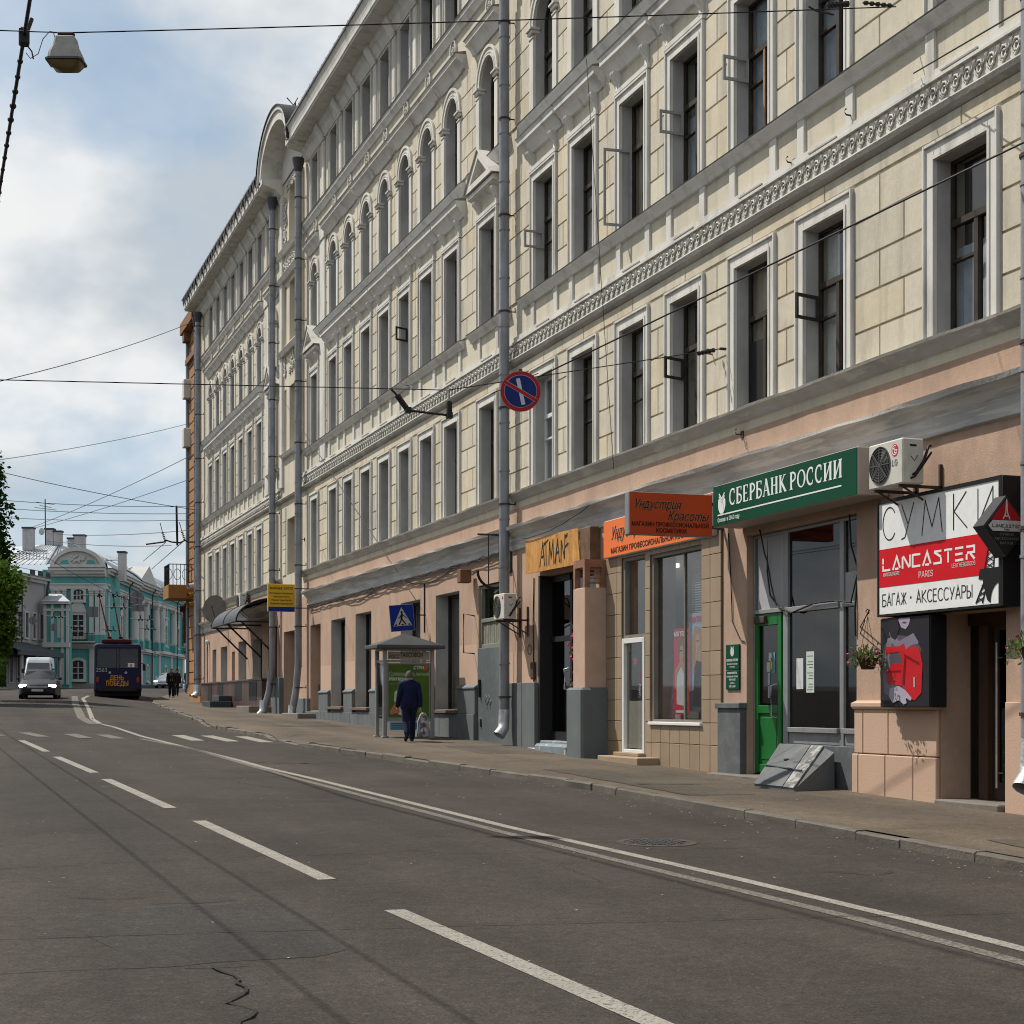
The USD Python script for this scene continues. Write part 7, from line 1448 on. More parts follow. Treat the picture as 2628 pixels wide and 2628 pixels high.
for x in (-1.0, 1.0):
    for y in (2.4, 8.6): wheel(tb, T, x, y, .48, .34)
put(MB().box((-1.22, .3, .14), (1.22, 11.0, .4)), T).done(tb, 'underside', M['rubber'])
def sedan(label, o, h, k, col, lights=True, glow=6.0, parts=True):
    p = thing('parked_car' if not lights else 'car', label, 'car', o); T = Loc(o, h, k); hw = .87
    def sec(y, zt, w, zb=.2): return (y, [(-w, zb), (-w * 1.0, zb + .2), (-w * .985, zt - .12), (-w * .9, zt - .02), (-w * .45, zt + .015), (0, zt + .02), (w * .45, zt + .015), (w * .9, zt - .02), (w * .985, zt - .12), (w, zb + .2), (w, zb), (0, zb)])
    put(loft([sec(0, .62, .68, .28), sec(.08, .7, .78, .22), sec(.35, .78, hw - .02), sec(.95, .9, hw), sec(1.3, .96, hw), sec(3.4, .98, hw), sec(4.1, .98, hw - .02), sec(4.4, .9, .8, .25), sec(4.47, .7, .72, .3)]), T).done(p, 'body', col, 50)
    def g(y, z0, z1, w0, w1): return (y, [(-w0, z0), (-w1, z1), (0, z1 + .015), (w1, z1), (w0, z0), (0, z0)])
    put(loft([g(1.2, .9, .95, .74, .7), g(2.0, .92, 1.37, .8, .58), g(2.6, .92, 1.42, .8, .6), g(3.3, .92, 1.38, .8, .58), g(3.95, .92, .99, .74, .66)]), T).done(p, 'roof', col, 40)
    n_ = lambda a, b, w0, w1: MB().add([(-w0, a[0], a[1]), (w0, a[0], a[1]), (w1, b[0], b[1]), (-w1, b[0], b[1])], [[0, 1, 2, 3]])
    put(n_((1.26, .975), (1.93, 1.345), .68, .555), T).done(p, 'windscreen', M['car_glass'])
    for sx in (-1, 1):
        put(MB().add([(sx * .775, 1.7, 1.0), (sx * .62, 2.1, 1.34), (sx * .63, 3.15, 1.34), (sx * .775, 3.5, 1.0)], [[0, 1, 2, 3]]), T).done(p, 'side_window', M['car_glass'])
        put(MB().box((sx * .88 - .02, 1.45, .92), (sx * 1.02, 1.6, 1.06), None, .03), T).done(p, 'side_mirror', col)
        put(MB().box((sx * .66 - .17, -.02, .55), (sx * .66 + .17, .22, .7), None, .04), T).done(p, 'headlight', paint((1, .95, .85), emit=glow) if lights else paint((.4, .42, .45)))
        for y in (.85, 3.55): wheel(p, T, sx * (hw - .1), y, .31, .2)
    put(MB().box((-.45, -.03, .5), (.45, .1, .6), None, .02), T).done(p, 'grille', M['alu']); put(MB().box((-.6, -.0, .24), (.6, .12, .4), None, .03), T).done(p, 'air_intake', M['rubber']); put(MB().box((-.26, -.045, .36), (.26, -.02, .47)), T).done(p, 'number_plate', paint((.4, .41, .43)))
    fr = Fr(T((.24, -.047, .38))[0], T((-1, 0, 0))[0] - T((0, 0, 0))[0], (0, 0, 1)); return p
c_ = road_hit(96, 1794.5); sedan('black saloon car with lit headlights coming down the street', c_, math.pi + math.atan2(c_[0], c_[1]) + .06 - math.pi, 1.07, look('black_car_paint', (.005, .006, .011), .42, var=.05, spec=.3))
# (a car's local +y runs from its nose to its tail, so a heading of about 0 faces the camera)
c_ = road_hit(418, 1766); sedan('white car with lit headlights far down the street beyond the walkers', c_, .35, 1.08, look('white_car_paint', (.6, .62, .64), .3, var=.03, coat=.5), glow=3.0)
c_ = road_hit(8, 1764); sedan('dark blue car parked under the tree at the left edge', c_ + [-1.2, 0, 0], .55, 1.05, look('dark_blue_car_paint', (.008, .01, .03), .3, var=.05, coat=.6), lights=False)
c_ = road_hit(470, 1765); sedan('dark car parked far away behind the walkers', c_, .9, 1.0, look('grey_car_paint', (.03, .035, .045), .3, var=.05, coat=.6), lights=False)
# white van behind the black car
c_ = road_hit(95, 1769); vn = thing('van', 'white high roofed van right behind the black saloon', 'van', c_); T = Loc(c_, .12, .95); WV = look('white_van_paint', (.33, .36, .40), .35, var=.05, dirt=(.25, .25, .25), dirt_amt=.3)
put(loft([(0, rrect(.9, .35, .95, .12)), (.25, rrect(.98, .3, 1.12, .14)), (.85, rrect(1.0, .3, 1.25, .14)), (1.0, rrect(1.0, .3, 1.3, .14)), (1.75, rrect(1.0, .3, 2.2, .2, .12)), (2.1, rrect(1.0, .3, 2.5, .22, .12)), (5.6, rrect(1.0, .3, 2.55, .22, .12)), (5.75, rrect(.97, .35, 2.5, .2, .12))]), T).done(vn, 'body', WV, 40)
put(MB().add([(-.88, .93, 1.34), (.88, .93, 1.34), (.8, 1.62, 2.05), (-.8, 1.62, 2.05)], [[0, 1, 2, 3]]), T).done(vn, 'windscreen', M['car_glass'])
for sx in (-1, 1):
    put(MB().box((sx * .93 - .02, 1.6, 1.35), (sx * .985, 2.4, 2.0), None, .02), T).done(vn, 'side_window', M['car_glass']); put(MB().box((sx * 1.0, .95, 1.25), (sx * 1.2, 1.1, 1.6), None, .03), T).done(vn, 'side_mirror', M['rubber']); put(MB().box((sx * .75 - .16, -.02, .78), (sx * .75 + .16, .14, 1.0), None, .04), T).done(vn, 'headlight', paint((.45, .47, .5)))
    for y in (.95, 4.4): wheel(vn, T, sx * .9, y, .34, .22)
put(MB().box((-.5, -.03, .72), (.5, .08, .95), None, .03).box((-.85, -.05, .35), (.85, .1, .55), None, .04), T).done(vn, 'grille_and_bumper', M['rubber'])

# ================================================================== buildings at the end of the street
def seg_frame(p0, Z0, p1, Z1):
    """A facade frame between two image columns at given distances; returns (frame, width)."""
    a, b = ray(p0, 1808, Z0), ray(p1, 1808, Z1); z = 3.15; a[2] = b[2] = z; d = b - a; w = np.linalg.norm(d); return Fr(a, d / w, (0, 0, 1)), w
PAL = thing('palace', 'turquoise and white baroque palace at the bend of the street', 'palace', ray(280, 1765, 165))
def facade(fr, w, H, base=-.3, depth=6.0):
    MB().box((0, base, -depth), (w, H * .985, 0), fr).done(PAL, 'wall', M['teal'])
    m = MB(); m.box((-.05, base, -.2), (w + .05, .75, .12), fr); m.done(PAL, 'plinth', look('palace_plinth', (.2, .19, .17), .9) if not stage.GetPrimAtPath('/World/Looks/palace_plinth') else UsdShade.Material.Get(stage, '/World/Looks/palace_plinth'))
    m = MB()
    for z0, z1, d in ((4.15, 4.35, .2), (4.35, 4.6, .42), (4.6, 4.72, .3), (9.95, 10.35, .18), (10.35, 10.5, .26), (11.15, 11.4, .22), (11.4, 11.7, .5), (11.7, 11.95, .7)): m.box((-.06, z0, -.3), (w + .06, z1, d), fr)
    m.done(PAL, 'cornice', M['teal_white']); MB().box((-.1, 11.95, -.4), (w + .1, 12.02, .76), fr).done(PAL, 'flashing', M['cap_tin'])
def pil(fr, u, w=.5, z0=5.6, z1=10.0, d=.25, rnd=False):
    m = MB()
    if rnd: m.tube([fr((u, z0, d * .6))[0], fr((u, (z0 + z1) / 2, d * .6))[0], fr((u, z1 - .5, d * .6))[0]], [w / 2, w / 2, w / 2 * .86], 14)
    else: m.box((u - w / 2, z0, -.05), (u + w / 2, z1 - .5, d), fr)
    m.box((u - w * .62, z0 - .12, -.05), (u + w * .62, z0 + .1, d + .1), fr); m.box((u - w * .56, z1 - .5, -.05), (u + w * .56, z1 - .25, d + .06), fr); m.box((u - w * .7, z1 - .25, -.05), (u + w * .7, z1 - .02, d + .14), fr)
    m.done(PAL, 'pilaster' if not rnd else 'column', M['teal_white'], 40); MB().box((u - w * .7, 4.72, -.05), (u + w * .7, z0 - .12, d + .16), fr).done(PAL, 'pedestal', M['teal'])
    if z0 > 5: MB().box((u - w * .55, .75, -.05), (u + w * .55, 4.15, .12), fr).done(PAL, 'lower_pilaster', M['teal_white'])
def pwin(fr, u, z0, z1, w, arch=True, hoodz=0.0, n=(2, 3)):
    h = z1 - z0; m = MB(); a = Polygon([(u - w / 2, z0), (u + w / 2, z0), (u + w / 2, z1)] + ([(u + w / 4, z1 + w * .12), (u, z1 + w * .16), (u - w / 4, z1 + w * .12)] if arch else []) + [(u - w / 2, z1)])
    m.poly(a.buffer(.26, join_style='mitre').difference(a), -.02, .14, fr)
    if hoodz: m.poly(Polygon([(u - w * .8, z1 + .25), (u + w * .8, z1 + .25), (u + w * .5, z1 + hoodz * .8), (u, z1 + hoodz), (u - w * .5, z1 + hoodz * .8)]), -.02, .2, fr)
    q = m.done(PAL, 'window', M['teal_white']); MB().poly(a, .005, .03, fr).done(q, 'pane', look('palace_glass', (.03, .035, .04), .15, var=.4, scale=2) if not stage.GetPrimAtPath('/World/Looks/palace_glass') else UsdShade.Material.Get(stage, '/World/Looks/palace_glass'))
    m = MB()
    for i in range(1, n[0]): m.box((u - w / 2 + w * i / n[0] - .045, z0, .03), (u - w / 2 + w * i / n[0] + .045, z1, .07), fr)
    for j in range(1, n[1]): m.box((u - w / 2, z0 + h * j / n[1] - .04, .03), (u + w / 2, z0 + h * j / n[1] + .04, .07), fr)
    m.box((u - w / 2 - .3, z0 - .3, -.02), (u + w / 2 + .3, z0 - .16, .28), fr); m.done(q, 'glazing_bars', M['teal_white'])
# pavilion with the arched pediment
fr, w = seg_frame(130, 159, 270, 159); facade(fr, w, 12); SC = 159 / FPX
U = lambda px: (px - 130) * SC
pwin(fr, U(201), 1.2, 2.85, 1.05, True, 0, (2, 3)); pwin(fr, U(201), 5.35, 7.4, 1.05, False, 1.35, (2, 4)); pwin(fr, U(202), 8.9, 9.75, .95, True, 0, (3, 2))
for px in (139, 152, 166): pil(fr, U(px), .36)
for px in (236, 251, 264): pil(fr, U(px), .42)
for px in (139, 152, 166): pil(fr, U(px), .3, 8.4, 10.0, .3) if False else None
ped = Polygon([(U(128), 11.95)] + [(U(200) + (U(262) - U(138)) / 2 * 1.12 * math.cos(t), 11.95 + 2.0 * math.sin(t)) for t in np.linspace(math.pi, 0, 24)] + [(U(272), 11.95)])
MB().poly(ped, -1.2, .1, fr).done(PAL, 'pediment', M['teal_white']); MB().poly(ped.difference(ped.buffer(-.34)), .1, .42, fr).done(PAL, 'pediment_rim', M['teal_white'])
for sx in (-1, 1): MB().poly(Polygon([(U(200) + sx * .75, 12.15), (U(200) + sx * 1.9, 12.15), (U(200) + sx * 1.5, 12.7), (U(200) + sx * 1.0, 12.75)]), .1, .16, fr).done(PAL, 'turquoise_field', M['teal'])
r = random.Random(12); m = MB()
for i in range(26): a = r.uniform(0, 6.28); q = r.uniform(.1, .7); c_ = fr((U(200) + q * math.cos(a), 12.75 + .7 * q * math.sin(a), .14))[0]; m.tm(trimesh.creation.icosphere(1, r.uniform(.08, .2)).apply_translation(c_))
m.done(PAL, 'carved_arms', M['teal_white'], True)
m = MB(); m.box((U(178), 4.72, .1), (U(248), 4.85, 1.0), fr); b_ = m.done(PAL, 'balcony', M['teal_white']); m = MB()
for u in np.arange(U(178), U(249), .14): m.tube([fr((u, 4.85, .95))[0], fr((u, 5.6, .95))[0]], .015, 4)
m.tube([fr((U(178), 5.6, .95))[0], fr((U(248), 5.6, .95))[0]], .03, 5); m.done(b_, 'railing', M['black'])
# receding wing to the right: columns, narrow windows, a second small gable
for k, (p0, Z0, p1, Z1) in enumerate(((270, 159.5, 352, 180), (352, 180, 400, 192), (400, 192, 474, 212))):
    fr, w = seg_frame(p0, Z0, p1, Z1); fr.o[2] = 3.15 + (Z0 - 159) * .012; facade(fr, w, 12)
    if k == 0:
        for t in (.16, .44): pwin(fr, w * t, 1.2, 2.7, 1.0, True); pwin(fr, w * t, 5.5, 7.6, 1.0, True, 1.0); pwin(fr, w * t, 8.9, 9.75, .95)
        for t in (.04, .3, .58): pil(fr, w * t, .5)
        for t in (.74, .92): pil(fr, w * t, 1.0, 5.7, 10.0, .8, True)
    elif k == 1:
        for t in (.2, .75): pil(fr, w * t, 1.0, 5.7, 10.0, .8, True)
        pwin(fr, w * .5, 1.2, 2.7, 1.0); pwin(fr, w * .5, 5.5, 7.6, .9, True, 1.0)
        g = Polygon([(0, 12), (w, 12), (w * .5, 14.2)]); MB().poly(g, -2, .3, fr).done(PAL, 'small_gable', M['teal_white'])
    else:
        for t in (.3, .72): pwin(fr, w * t, 1.2, 2.7, 1.1); pwin(fr, w * t, 5.5, 7.6, 1.1, True, 1.1); pwin(fr, w * t, 8.9, 9.75, 1.0)
        for t in (.1, .5): pil(fr, w * t, .9, 5.7, 10.0, .5, True)
        pil(fr, w * .92, 1.0, 5.7, 10.0, .8, True)
    m = MB(); n = 6
    for i in range(n):
        a0, a1 = i / n, (i + 1) / n; m.add(fr([(-.1, 12.02 + 2.6 * a0 ** .8, .7 - 4.5 * a0), (w + .1, 12.02 + 2.6 * a0 ** .8, .7 - 4.5 * a0), (w + .1, 12.02 + 2.6 * a1 ** .8, .7 - 4.5 * a1), (-.1, 12.02 + 2.6 * a1 ** .8, .7 - 4.5 * a1)]), [[0, 1, 2, 3]])
    q = m.done(PAL, 'roof', M['roof']); m = MB()
    for u in np.arange(.2, w, .9): m.tube(fr([(u, 12.06 + 2.6 * a ** .8, .7 - 4.5 * a) for a in np.linspace(0, 1, 5)]), .04, 4)
    m.done(q, 'seams', M['roof'])
    m = MB(); m.tube(fr([(w * .62, 11.6, .8), (w * .62, 11, .4), (w * .62, .4, .35)]), .09, 6); m.done(PAL, 'drainpipe', M['plinth_dark'])
# lower wing on the left, its roof and the big hipped roof with chimneys
fr, w = seg_frame(113, 154, 178, 154); SC = 154 / FPX; MB().box((0, -.4, -.8), (w, 8.3, 0), fr).done(PAL, 'low_wing', M['teal'])
m = MB()
for z0, z1, d in ((4.1, 4.55, .3), (7.5, 7.75, .15), (8.15, 8.4, .4)): m.box((-.05, z0, -.2), (w + .05, z1, d), fr)
for u in (.12, .8, 1.75, w - .15): m.box((u - .13, .6, -.02), (u + .13, 8.2, .14), fr)
m.done(PAL, 'low_wing_trim', M['teal_white']); MB().poly(Polygon([(1.25, 5.0), (1.55, 5.0), (1.55, 7.0), (1.25, 7.0)]), -.01, .03, fr).poly(Polygon([(1.25, 1.0), (1.6, 1.0), (1.6, 2.8), (1.42, 3.1), (1.25, 2.8)]), -.01, .03, fr).done(PAL, 'niche', M['teal_white'])
MB().add(fr([(-.2, 8.4, .5), (w + .2, 8.4, .5), (w * .4, 9.3, -2.5), (-.2, 9.3, -2.5)]), [[0, 1, 2, 3]]).done(PAL, 'low_roof', M['roof'])
fr, w = seg_frame(-40, 170, 262, 170); SC = 170 / FPX; U = lambda px: (px + 40) * SC; Vh = lambda py: (1808 - py) * SC + CZ - fr.o[2]
MB().box((0, -.5, -5), (U(175), 12.0, 0), fr).done(PAL, 'rear_wall', M['teal_white'])
rf_ = MB().add(fr([(-.3, Vh(1452), 1), (U(120), Vh(1450), 1), (U(172), Vh(1432), -2), (U(84), Vh(1376), -9), (U(44), Vh(1376), -9), (-.3, Vh(1384), -9), (U(240), Vh(1402), -16)]), [[0, 1, 3, 4], [0, 4, 5, 5], [1, 2, 6, 3]]).done(PAL, 'hipped_roof', M['roof'])
m = MB()
for t in np.linspace(0, 1, 12): a, b = fr([(U(-30) + t * 7.0, Vh(1451), 1.03)])[0], fr([(U(44) + t * 2.0, Vh(1377), -8.95)])[0]; m.tube([a, b], .05, 4)
m.done(rf_, 'seams', M['darkgrey'])
for px0, px1, pt, pb, zz_ in ((57, 84, 1352, 1398, -6), (115, 136, 1355, 1392, -9), (137, 156, 1361, 1398, -9), (188, 216, 1371, 1404, -10), (173, 188, 1379, 1396, -10), (302, 320, 1414, 1440, 8)):
    k = (170 - zz_) / 170; fr2 = Fr(ray(px0, 1808, 170 - zz_), fr.r, (0, 0, 1)); s_ = (170 - zz_) / FPX; z0, z1 = (1808 - pb) * s_ + CZ - 1.0, (1808 - pt) * s_ + CZ; fr2.o[2] = 0
    ch = MB().box((0, z0 - 1, -.9), ((px1 - px0) * s_, z1 - .18, 0), fr2, .03).done(PAL, 'chimney', look('chimney_plaster', (.36, .35, .35), .9, var=.15, dirt=(.2, .2, .2), dirt_amt=.5) if not stage.GetPrimAtPath('/World/Looks/chimney_plaster') else UsdShade.Material.Get(stage, '/World/Looks/chimney_plaster')); MB().box((-.08, z1 - .18, -.98), ((px1 - px0) * s_ + .08, z1, .08), fr2, .02).done(ch, 'cap', M['plinth_dark'])
m = MB(); a = ray(117, 1400, 168); b = ray(116, 1281, 168); m.tube([a, b], .06, 5)
for py, L in ((1292, .9), (1306, 1.1), (1300, .6)): c_ = ray(117, py, 168); m.tube([c_ + [-L, 0, .1], c_ + [L, .3, -.05]], .03, 4)
m.done(PAL, 'roof_aerial', M['iron']); m = MB(); c_ = ray(107, 1364, 166); m.tm(trimesh.creation.uv_sphere(.28).apply_transform(np.diag([1, .3, 1.3, 1])).apply_translation(c_)); m.done(PAL, 'dish', M['teal_white'], True)
m = MB()
for u in np.arange(U(20), U(130), .35): m.tube(fr([(u, Vh(1436), .6), (u, Vh(1421), .6)]), .025, 3)
m.tube(fr([(U(20), Vh(1421), .6), (U(130), Vh(1421), .6)]), .035, 4); m.tube(fr([(U(20), Vh(1436), .6), (U(130), Vh(1436), .6)]), .035, 4); m.done(rf_, 'roof_railing', M['black'])
# white two storey house at the left edge
WH = thing('white_house', 'whitewashed two storey house with dark porch roof at the left edge', 'house', ray(60, 1765, 140)); fr, w = seg_frame(-60, 140, 116, 156); H_ = 10.9
fr.o[2] = 2.9
MB().box((0, -.5, -8), (w, H_, 0), fr).done(WH, 'wall', M['whitewall'])
m = MB(); m.box((-.1, H_ - .5, -.3), (w + .1, H_ - .2, .3), fr); m.box((-.1, H_ - .2, -.3), (w + .1, H_, .55), fr); m.box((-.05, 4.2, -.2), (w + .05, 4.45, .2), fr); m.done(WH, 'cornice', M['teal_white']); MB().box((-.15, H_, -.6), (w + .15, H_ + .08, .62), fr).done(WH, 'roof_edge', M['cap_tin'])
for u0 in np.arange(w - 4.4, w, 2.0): MB().box((u0, H_ + .08, .2), (u0 + .9, H_ + .6, .35), fr).done(WH, 'parapet_grille', M['plinth_dark'])
for t in np.linspace(.12, .93, 8):
    q = MB().poly(rect(w * t - .55, 5.0, w * t + .55, 7.6).difference(rect(w * t - .38, 5.15, w * t + .38, 7.45)), -.02, .14, fr).done(WH, 'window', M['teal_white']); MB().box((w * t - .38, 5.15, .0), (w * t + .38, 7.45, .03), fr).done(q, 'pane', UsdShade.Material.Get(stage, '/World/Looks/palace_glass'))
    q = MB().poly(rect(w * t - .5, .9, w * t + .5, 3.6).difference(rect(w * t - .36, 1.0, w * t + .36, 3.5)), -.02, .1, fr).done(WH, 'window', M['teal_white']); MB().box((w * t - .36, 1.0, .0), (w * t + .36, 3.5, .03), fr).done(q, 'pane', UsdShade.Material.Get(stage, '/World/Looks/palace_glass'))
m = MB(); m.tube(fr([(w - .1, H_ - .2, .4), (w - .1, H_ - 1, .25), (w - .1, .2, .25)]), .12, 7); m.tube(fr([(w * .58, H_ - .2, .4), (w * .58, .2, .3)]), .07, 6); m.done(WH, 'drainpipe', M['plinth_dark'])
MB().add(fr([(w * .1, 3.75, 3.0), (w * .8, 3.75, 3.0), (w * .72, 4.7, 0), (w * .1, 4.7, 0), (w * .1, 3.3, 3.0), (w * .8, 3.3, 3.0), (w * .8, 3.3, 0), (w * .1, 3.3, 0), (w * .8, 3.75, 0)]), [[0, 1, 2, 3], [4, 5, 1, 0], [4, 7, 6, 5], [5, 6, 8, 1], [1, 8, 2, 2]]).done(WH, 'porch_roof', M['plinth_dark'])
for t in (.2, .42, .64, .78): MB().tube(fr([(w * t, -.3, 2.7), (w * t, 3.3, 2.7)]), .16, 8).done(WH, 'porch_column', M['whitewall'])
# ochre house past the corner of the cream building
OC = thing('ochre_house', 'ochre corner house with iron balcony just past the cream building', 'house', (13.2, 89, 2)); m = MB()
pl = [(13.02, 87.3), (13.02, 91.4), (20, 105), (32, 105), (32, 87.3)]; MB().poly(Polygon(pl), 1.5, 22.9, Fr((0, 0, 0), (1, 0, 0), (0, 1, 0))).done(OC, 'wall', M['ochre'])
for z in np.arange(2.4, 22.5, .62):
    MB().box((12.97, 87.35, z), (13.02, 91.42, z + .56), None, .012).done(OC, 'corner_block', M['ochre'])
m = MB(); m.box((12.55, 87.3, 22.3), (13.1, 91.7, 22.9)); m.box((12.8, 87.3, 20.6), (13.05, 91.5, 20.9)); m.done(OC, 'cornice', look('brown_cornice', (.2, .1, .05), .85)); 
c_ = ray(478, 1508, 90.5); bz = c_[2]; q = MB().box((11.6, 89.2, bz - .75), (13.0, 91.4, bz), None, .03).done(OC, 'balcony', look('ochre_balcony', (.24, .12, .035), .8)); m = MB()
for y in np.arange(89.25, 91.4, .2): m.tube([(11.65, y, bz), (11.65, y, bz + 1.1)], .018, 4)
for x in np.arange(11.65, 13, .2): m.tube([(x, 89.25, bz), (x, 89.25, bz + 1.1)], .018, 4)
for k in range(3): m.tube([(11.62 + .45 * k + .18 * math.cos(t), 89.22, bz + .55 + .3 * math.sin(t)) for t in np.linspace(0, 6.28, 14)], .016, 4)
m.tube([(13, 89.25, bz + 1.1), (11.65, 89.25, bz + 1.1), (11.65, 91.4, bz + 1.1)], .025, 5); m.done(q, 'railing', M['black'])
for py, h in ((860, 40), (1005, 60), (1130, 60)): c_ = ray(482, py, 90); MB().box(c_ + [-.25, -.3, -.4], c_ + [.5, .4, .4 + h * .004], None, .03).done(OC, 'wall_box', M['ac'] if py > 1000 else look('ochre_dark', (.16, .08, .035), .9))
MB().tube([(12.9, 91.2, 3.0), (12.9, 91.2, 22.3)], .1, 7).done(OC, 'drainpipe', M['zinc'])
# small things at the far corner
tl = thing('traffic_light', 'yellow cased traffic light on the far corner of the ochre house', 'traffic light', ray(509, 1540, 88)); c_ = ray(509, 1530, 88); MB().box(c_ + [-.17, -.15, -.75], c_ + [.17, .15, .9], None, .04).done(tl, 'case', look('signal_yellow', (.42, .2, .015), .5))
for k in range(3): MB().tube([c_ + [-.16, -.12, .55 - .5 * k], c_ + [-.6, -.35, .5 - .5 * k]], [.16, .14], 10, cap=False).done(tl, 'hood', look('signal_ochre', (.3, .14, .02), .6) if k else paint((.5, .5, .5)))
yb = 92.0; a_ = at_y(462, 1650, yb); b_ = at_y(503, 1545, yb); fr = Fr(a_, (1, 0, 0), (0, 0, 1)); w_, h_ = b_[0] - a_[0], b_[2] - a_[2]
fs = thing('fabric_shop_sign', 'tall dark brown fabric shop sign with oval top at the far corner', 'shop sign', a_); g = unary_union([rect(w_ * .2, 0, w_ * .8, h_ * .75), rect(0, h_ * .74, w_, h_ * .9), affinity.scale(Point(w_ / 2, h_ * .82).buffer(1, 16), w_ * .34, h_ * .18)])
MB().poly(g, -.15, 0, fr).done(fs, 'board', paint((.022, .011, .01))); MB().poly(g.buffer(-.03).difference(g.buffer(-.07)), 0, .02, fr).done(fs, 'rim', paint((.09, .045, .035))); m = MB()
for k, ch in enumerate('ТКАНИ'): put_text(m, fr, ch, h_ * .075, w_ / 2, h_ * (.58 - .115 * k), .001, True, center=True)
m.done(fs, 'pale_lettering', paint((.24, .2, .18))); MB().tube([fr((w_, h_ * .8, -.08))[0], fr((w_ + 1.2, h_ * .8, -.08))[0]], .03, 5).tube([fr((w_ * .25, 0, -.08))[0], fr((w_ * .25, -.5, -.08))[0], fr((w_ * 1.3, -.5, -.08))[0]], .05, 5).done(fs, 'bracket', M['black'])
ab = thing('advert_board', 'tall orange and black advert board on the far pavement', 'advert board', ray(499, 1784, 92)); c_ = ray(499, 1784, 92); fr = Fr(c_ + [-.2, 0, 0], (1, 0, 0), (0, 0, 1)); MB().box((-.0, -.1, -.1), (.42, 1.5, 0), fr, .02).done(ab, 'board', paint((.05, .03, .02))); MB().box((.05, .2, 0), (.37, .95, .02), fr).done(ab, 'orange_print', paint((.3, .07, .01))); MB().box((.05, 1.0, 0), (.37, 1.35, .02), fr).done(ab, 'brown_print', paint((.12, .06, .03)))
aw = thing('awning', 'faded pink awning above the far shop', 'awning', ray(490, 1680, 100)); fr = Fr(ray(476, 1694, 97), (1, 0, 0), (0, 0, 1)); MB().add(fr([(0, 0, .6), (1.6, 0, .6), (1.6, .35, 0), (0, .35, 0)]), [[0, 1, 2, 3]]).box((0, -.15, .58), (1.6, 0, .6), fr).done(aw, 'cloth', paint((.33, .1, .12))); MB().box((.0, .35, -.1), (1.6, .8, 0), fr).done(aw, 'green_fascia', paint((.06, .07, .012)))
for k, (px, py, nm, lb) in enumerate(((500, 1626, 'disc', 'small round blue sign beside the far shop sign'), (499, 1650, 'square', 'small blue crossing sign under the round one at the far corner'))):
    c_ = ray(px, py, 96); fr = Fr(c_, (1, 0, 0), (0, 0, 1)); q = thing('road_sign', lb, 'road sign', c_); g = Point(0, 0).buffer(.3) if k == 0 else rect(-.33, -.33, .33, .33); MB().poly(g, -.03, 0, fr).done(q, 'face', paint((.008, .03, .2))); MB().poly(Polygon([(-.2, -.22), (.2, -.22), (0, .22)]) if k else rect(-.04, -.2, .04, .2), .001, .01, fr).done(q, 'white_mark', paint((.35, .36, .36)))
    MB().tube([c_ + [0, .06, .3], [c_[0], c_[1] + .06, float(zp(c_[1]))]], .035, 6).done(q, 'post', M['alu'])
# backs of road signs hanging over the far road
for px0, px1, py0, py1, Z, shp, lb in ((225, 252, 1557, 1584, 108, 's', 'grey back of a square sign hanging left of the trolleybus poles'), (334, 370, 1518, 1550, 110, 'o', 'grey back of a round sign hanging right of the trolleybus poles'), (335, 370, 1552, 1569, 110, 's', 'grey back of a small plate under the round sign back'), (73, 95, 1582, 1603, 112, 'o', 'grey round sign back in front of the white house'), (128, 147, 1600, 1620, 118, 'o', 'grey round sign back in front of the turquoise low wing')):
    a_, b_ = ray(px0, py1, Z), ray(px1, py0, Z); w_ = np.linalg.norm((b_ - a_)[:2]); h_ = b_[2] - a_[2]; rr2 = np.array([*(b_ - a_)[:2], 0]) / w_; fr = Fr(a_, rr2, (0, 0, 1)); q = thing('sign_back', lb, 'road sign', a_)
    g = rect(0, 0, w_, h_) if shp == 's' else affinity.scale(Point(w_ / 2, h_ / 2).buffer(1, 20), w_ / 2, h_ / 2); MB().poly(g, -.03, 0, fr).done(q, 'plate', paint((.12, .13, .145))); MB().box((w_ * .46, 0, 0), (w_ * .54, h_, .03), fr).done(q, 'clamp', paint((.08, .085, .09)))

# ================================================================== tree at the left edge
def tree(name, label, base, blobs, n, mat, size, seed):
    p = thing(name, label, 'tree', base); r_ = random.Random(seed); b = np.array(base, float); top = np.mean([q[0] for q in blobs], axis=0)
    m = MB(); m.tube([b + [0, 0, -.3], b + (top - b) * .35 + [.1, 0, 0], b + (top - b) * .75], [.26, .2, .12], 10)
    for c, q in blobs: m.tube([b + (top - b) * .45, (b + (top - b) * .6 + c) / 2, c], [.1, .07, .03], 6)
    m.done(p, 'trunk', M['bark'], True); m = MB(); V, F = [], []; tot = sum(q[0] * q[1] * q[2] for c, q in blobs); k = 0
    for c, q in blobs:
        for _ in range(int(n * q[0] * q[1] * q[2] / tot / 9)):
            d = np.array([r_.gauss(0, 1) for _ in range(3)]); d /= np.linalg.norm(d); cc = c + d * q * (r_.random() ** .38)
            for _ in range(9):
                ctr = cc + np.array([r_.gauss(0, .2) for _ in range(3)]); nn = np.array([r_.gauss(0, 1), r_.gauss(0, 1), r_.gauss(.5, 1)]); nn /= np.linalg.norm(nn); t = np.cross(nn, [.3, .5, .8]); t /= np.linalg.norm(t) + 1e-9; bb = np.cross(nn, t); s_ = size * r_.uniform(.6, 1.3)
                V += [ctr - t * s_, ctr - bb * s_ * .7 + t * s_ * .1, ctr + t * s_, ctr + bb * s_ * .7 + t * s_ * .1]; F.append([k, k + 1, k + 2, k + 3]); k += 4
    m.add(V, F).done(p, 'crown', mat)
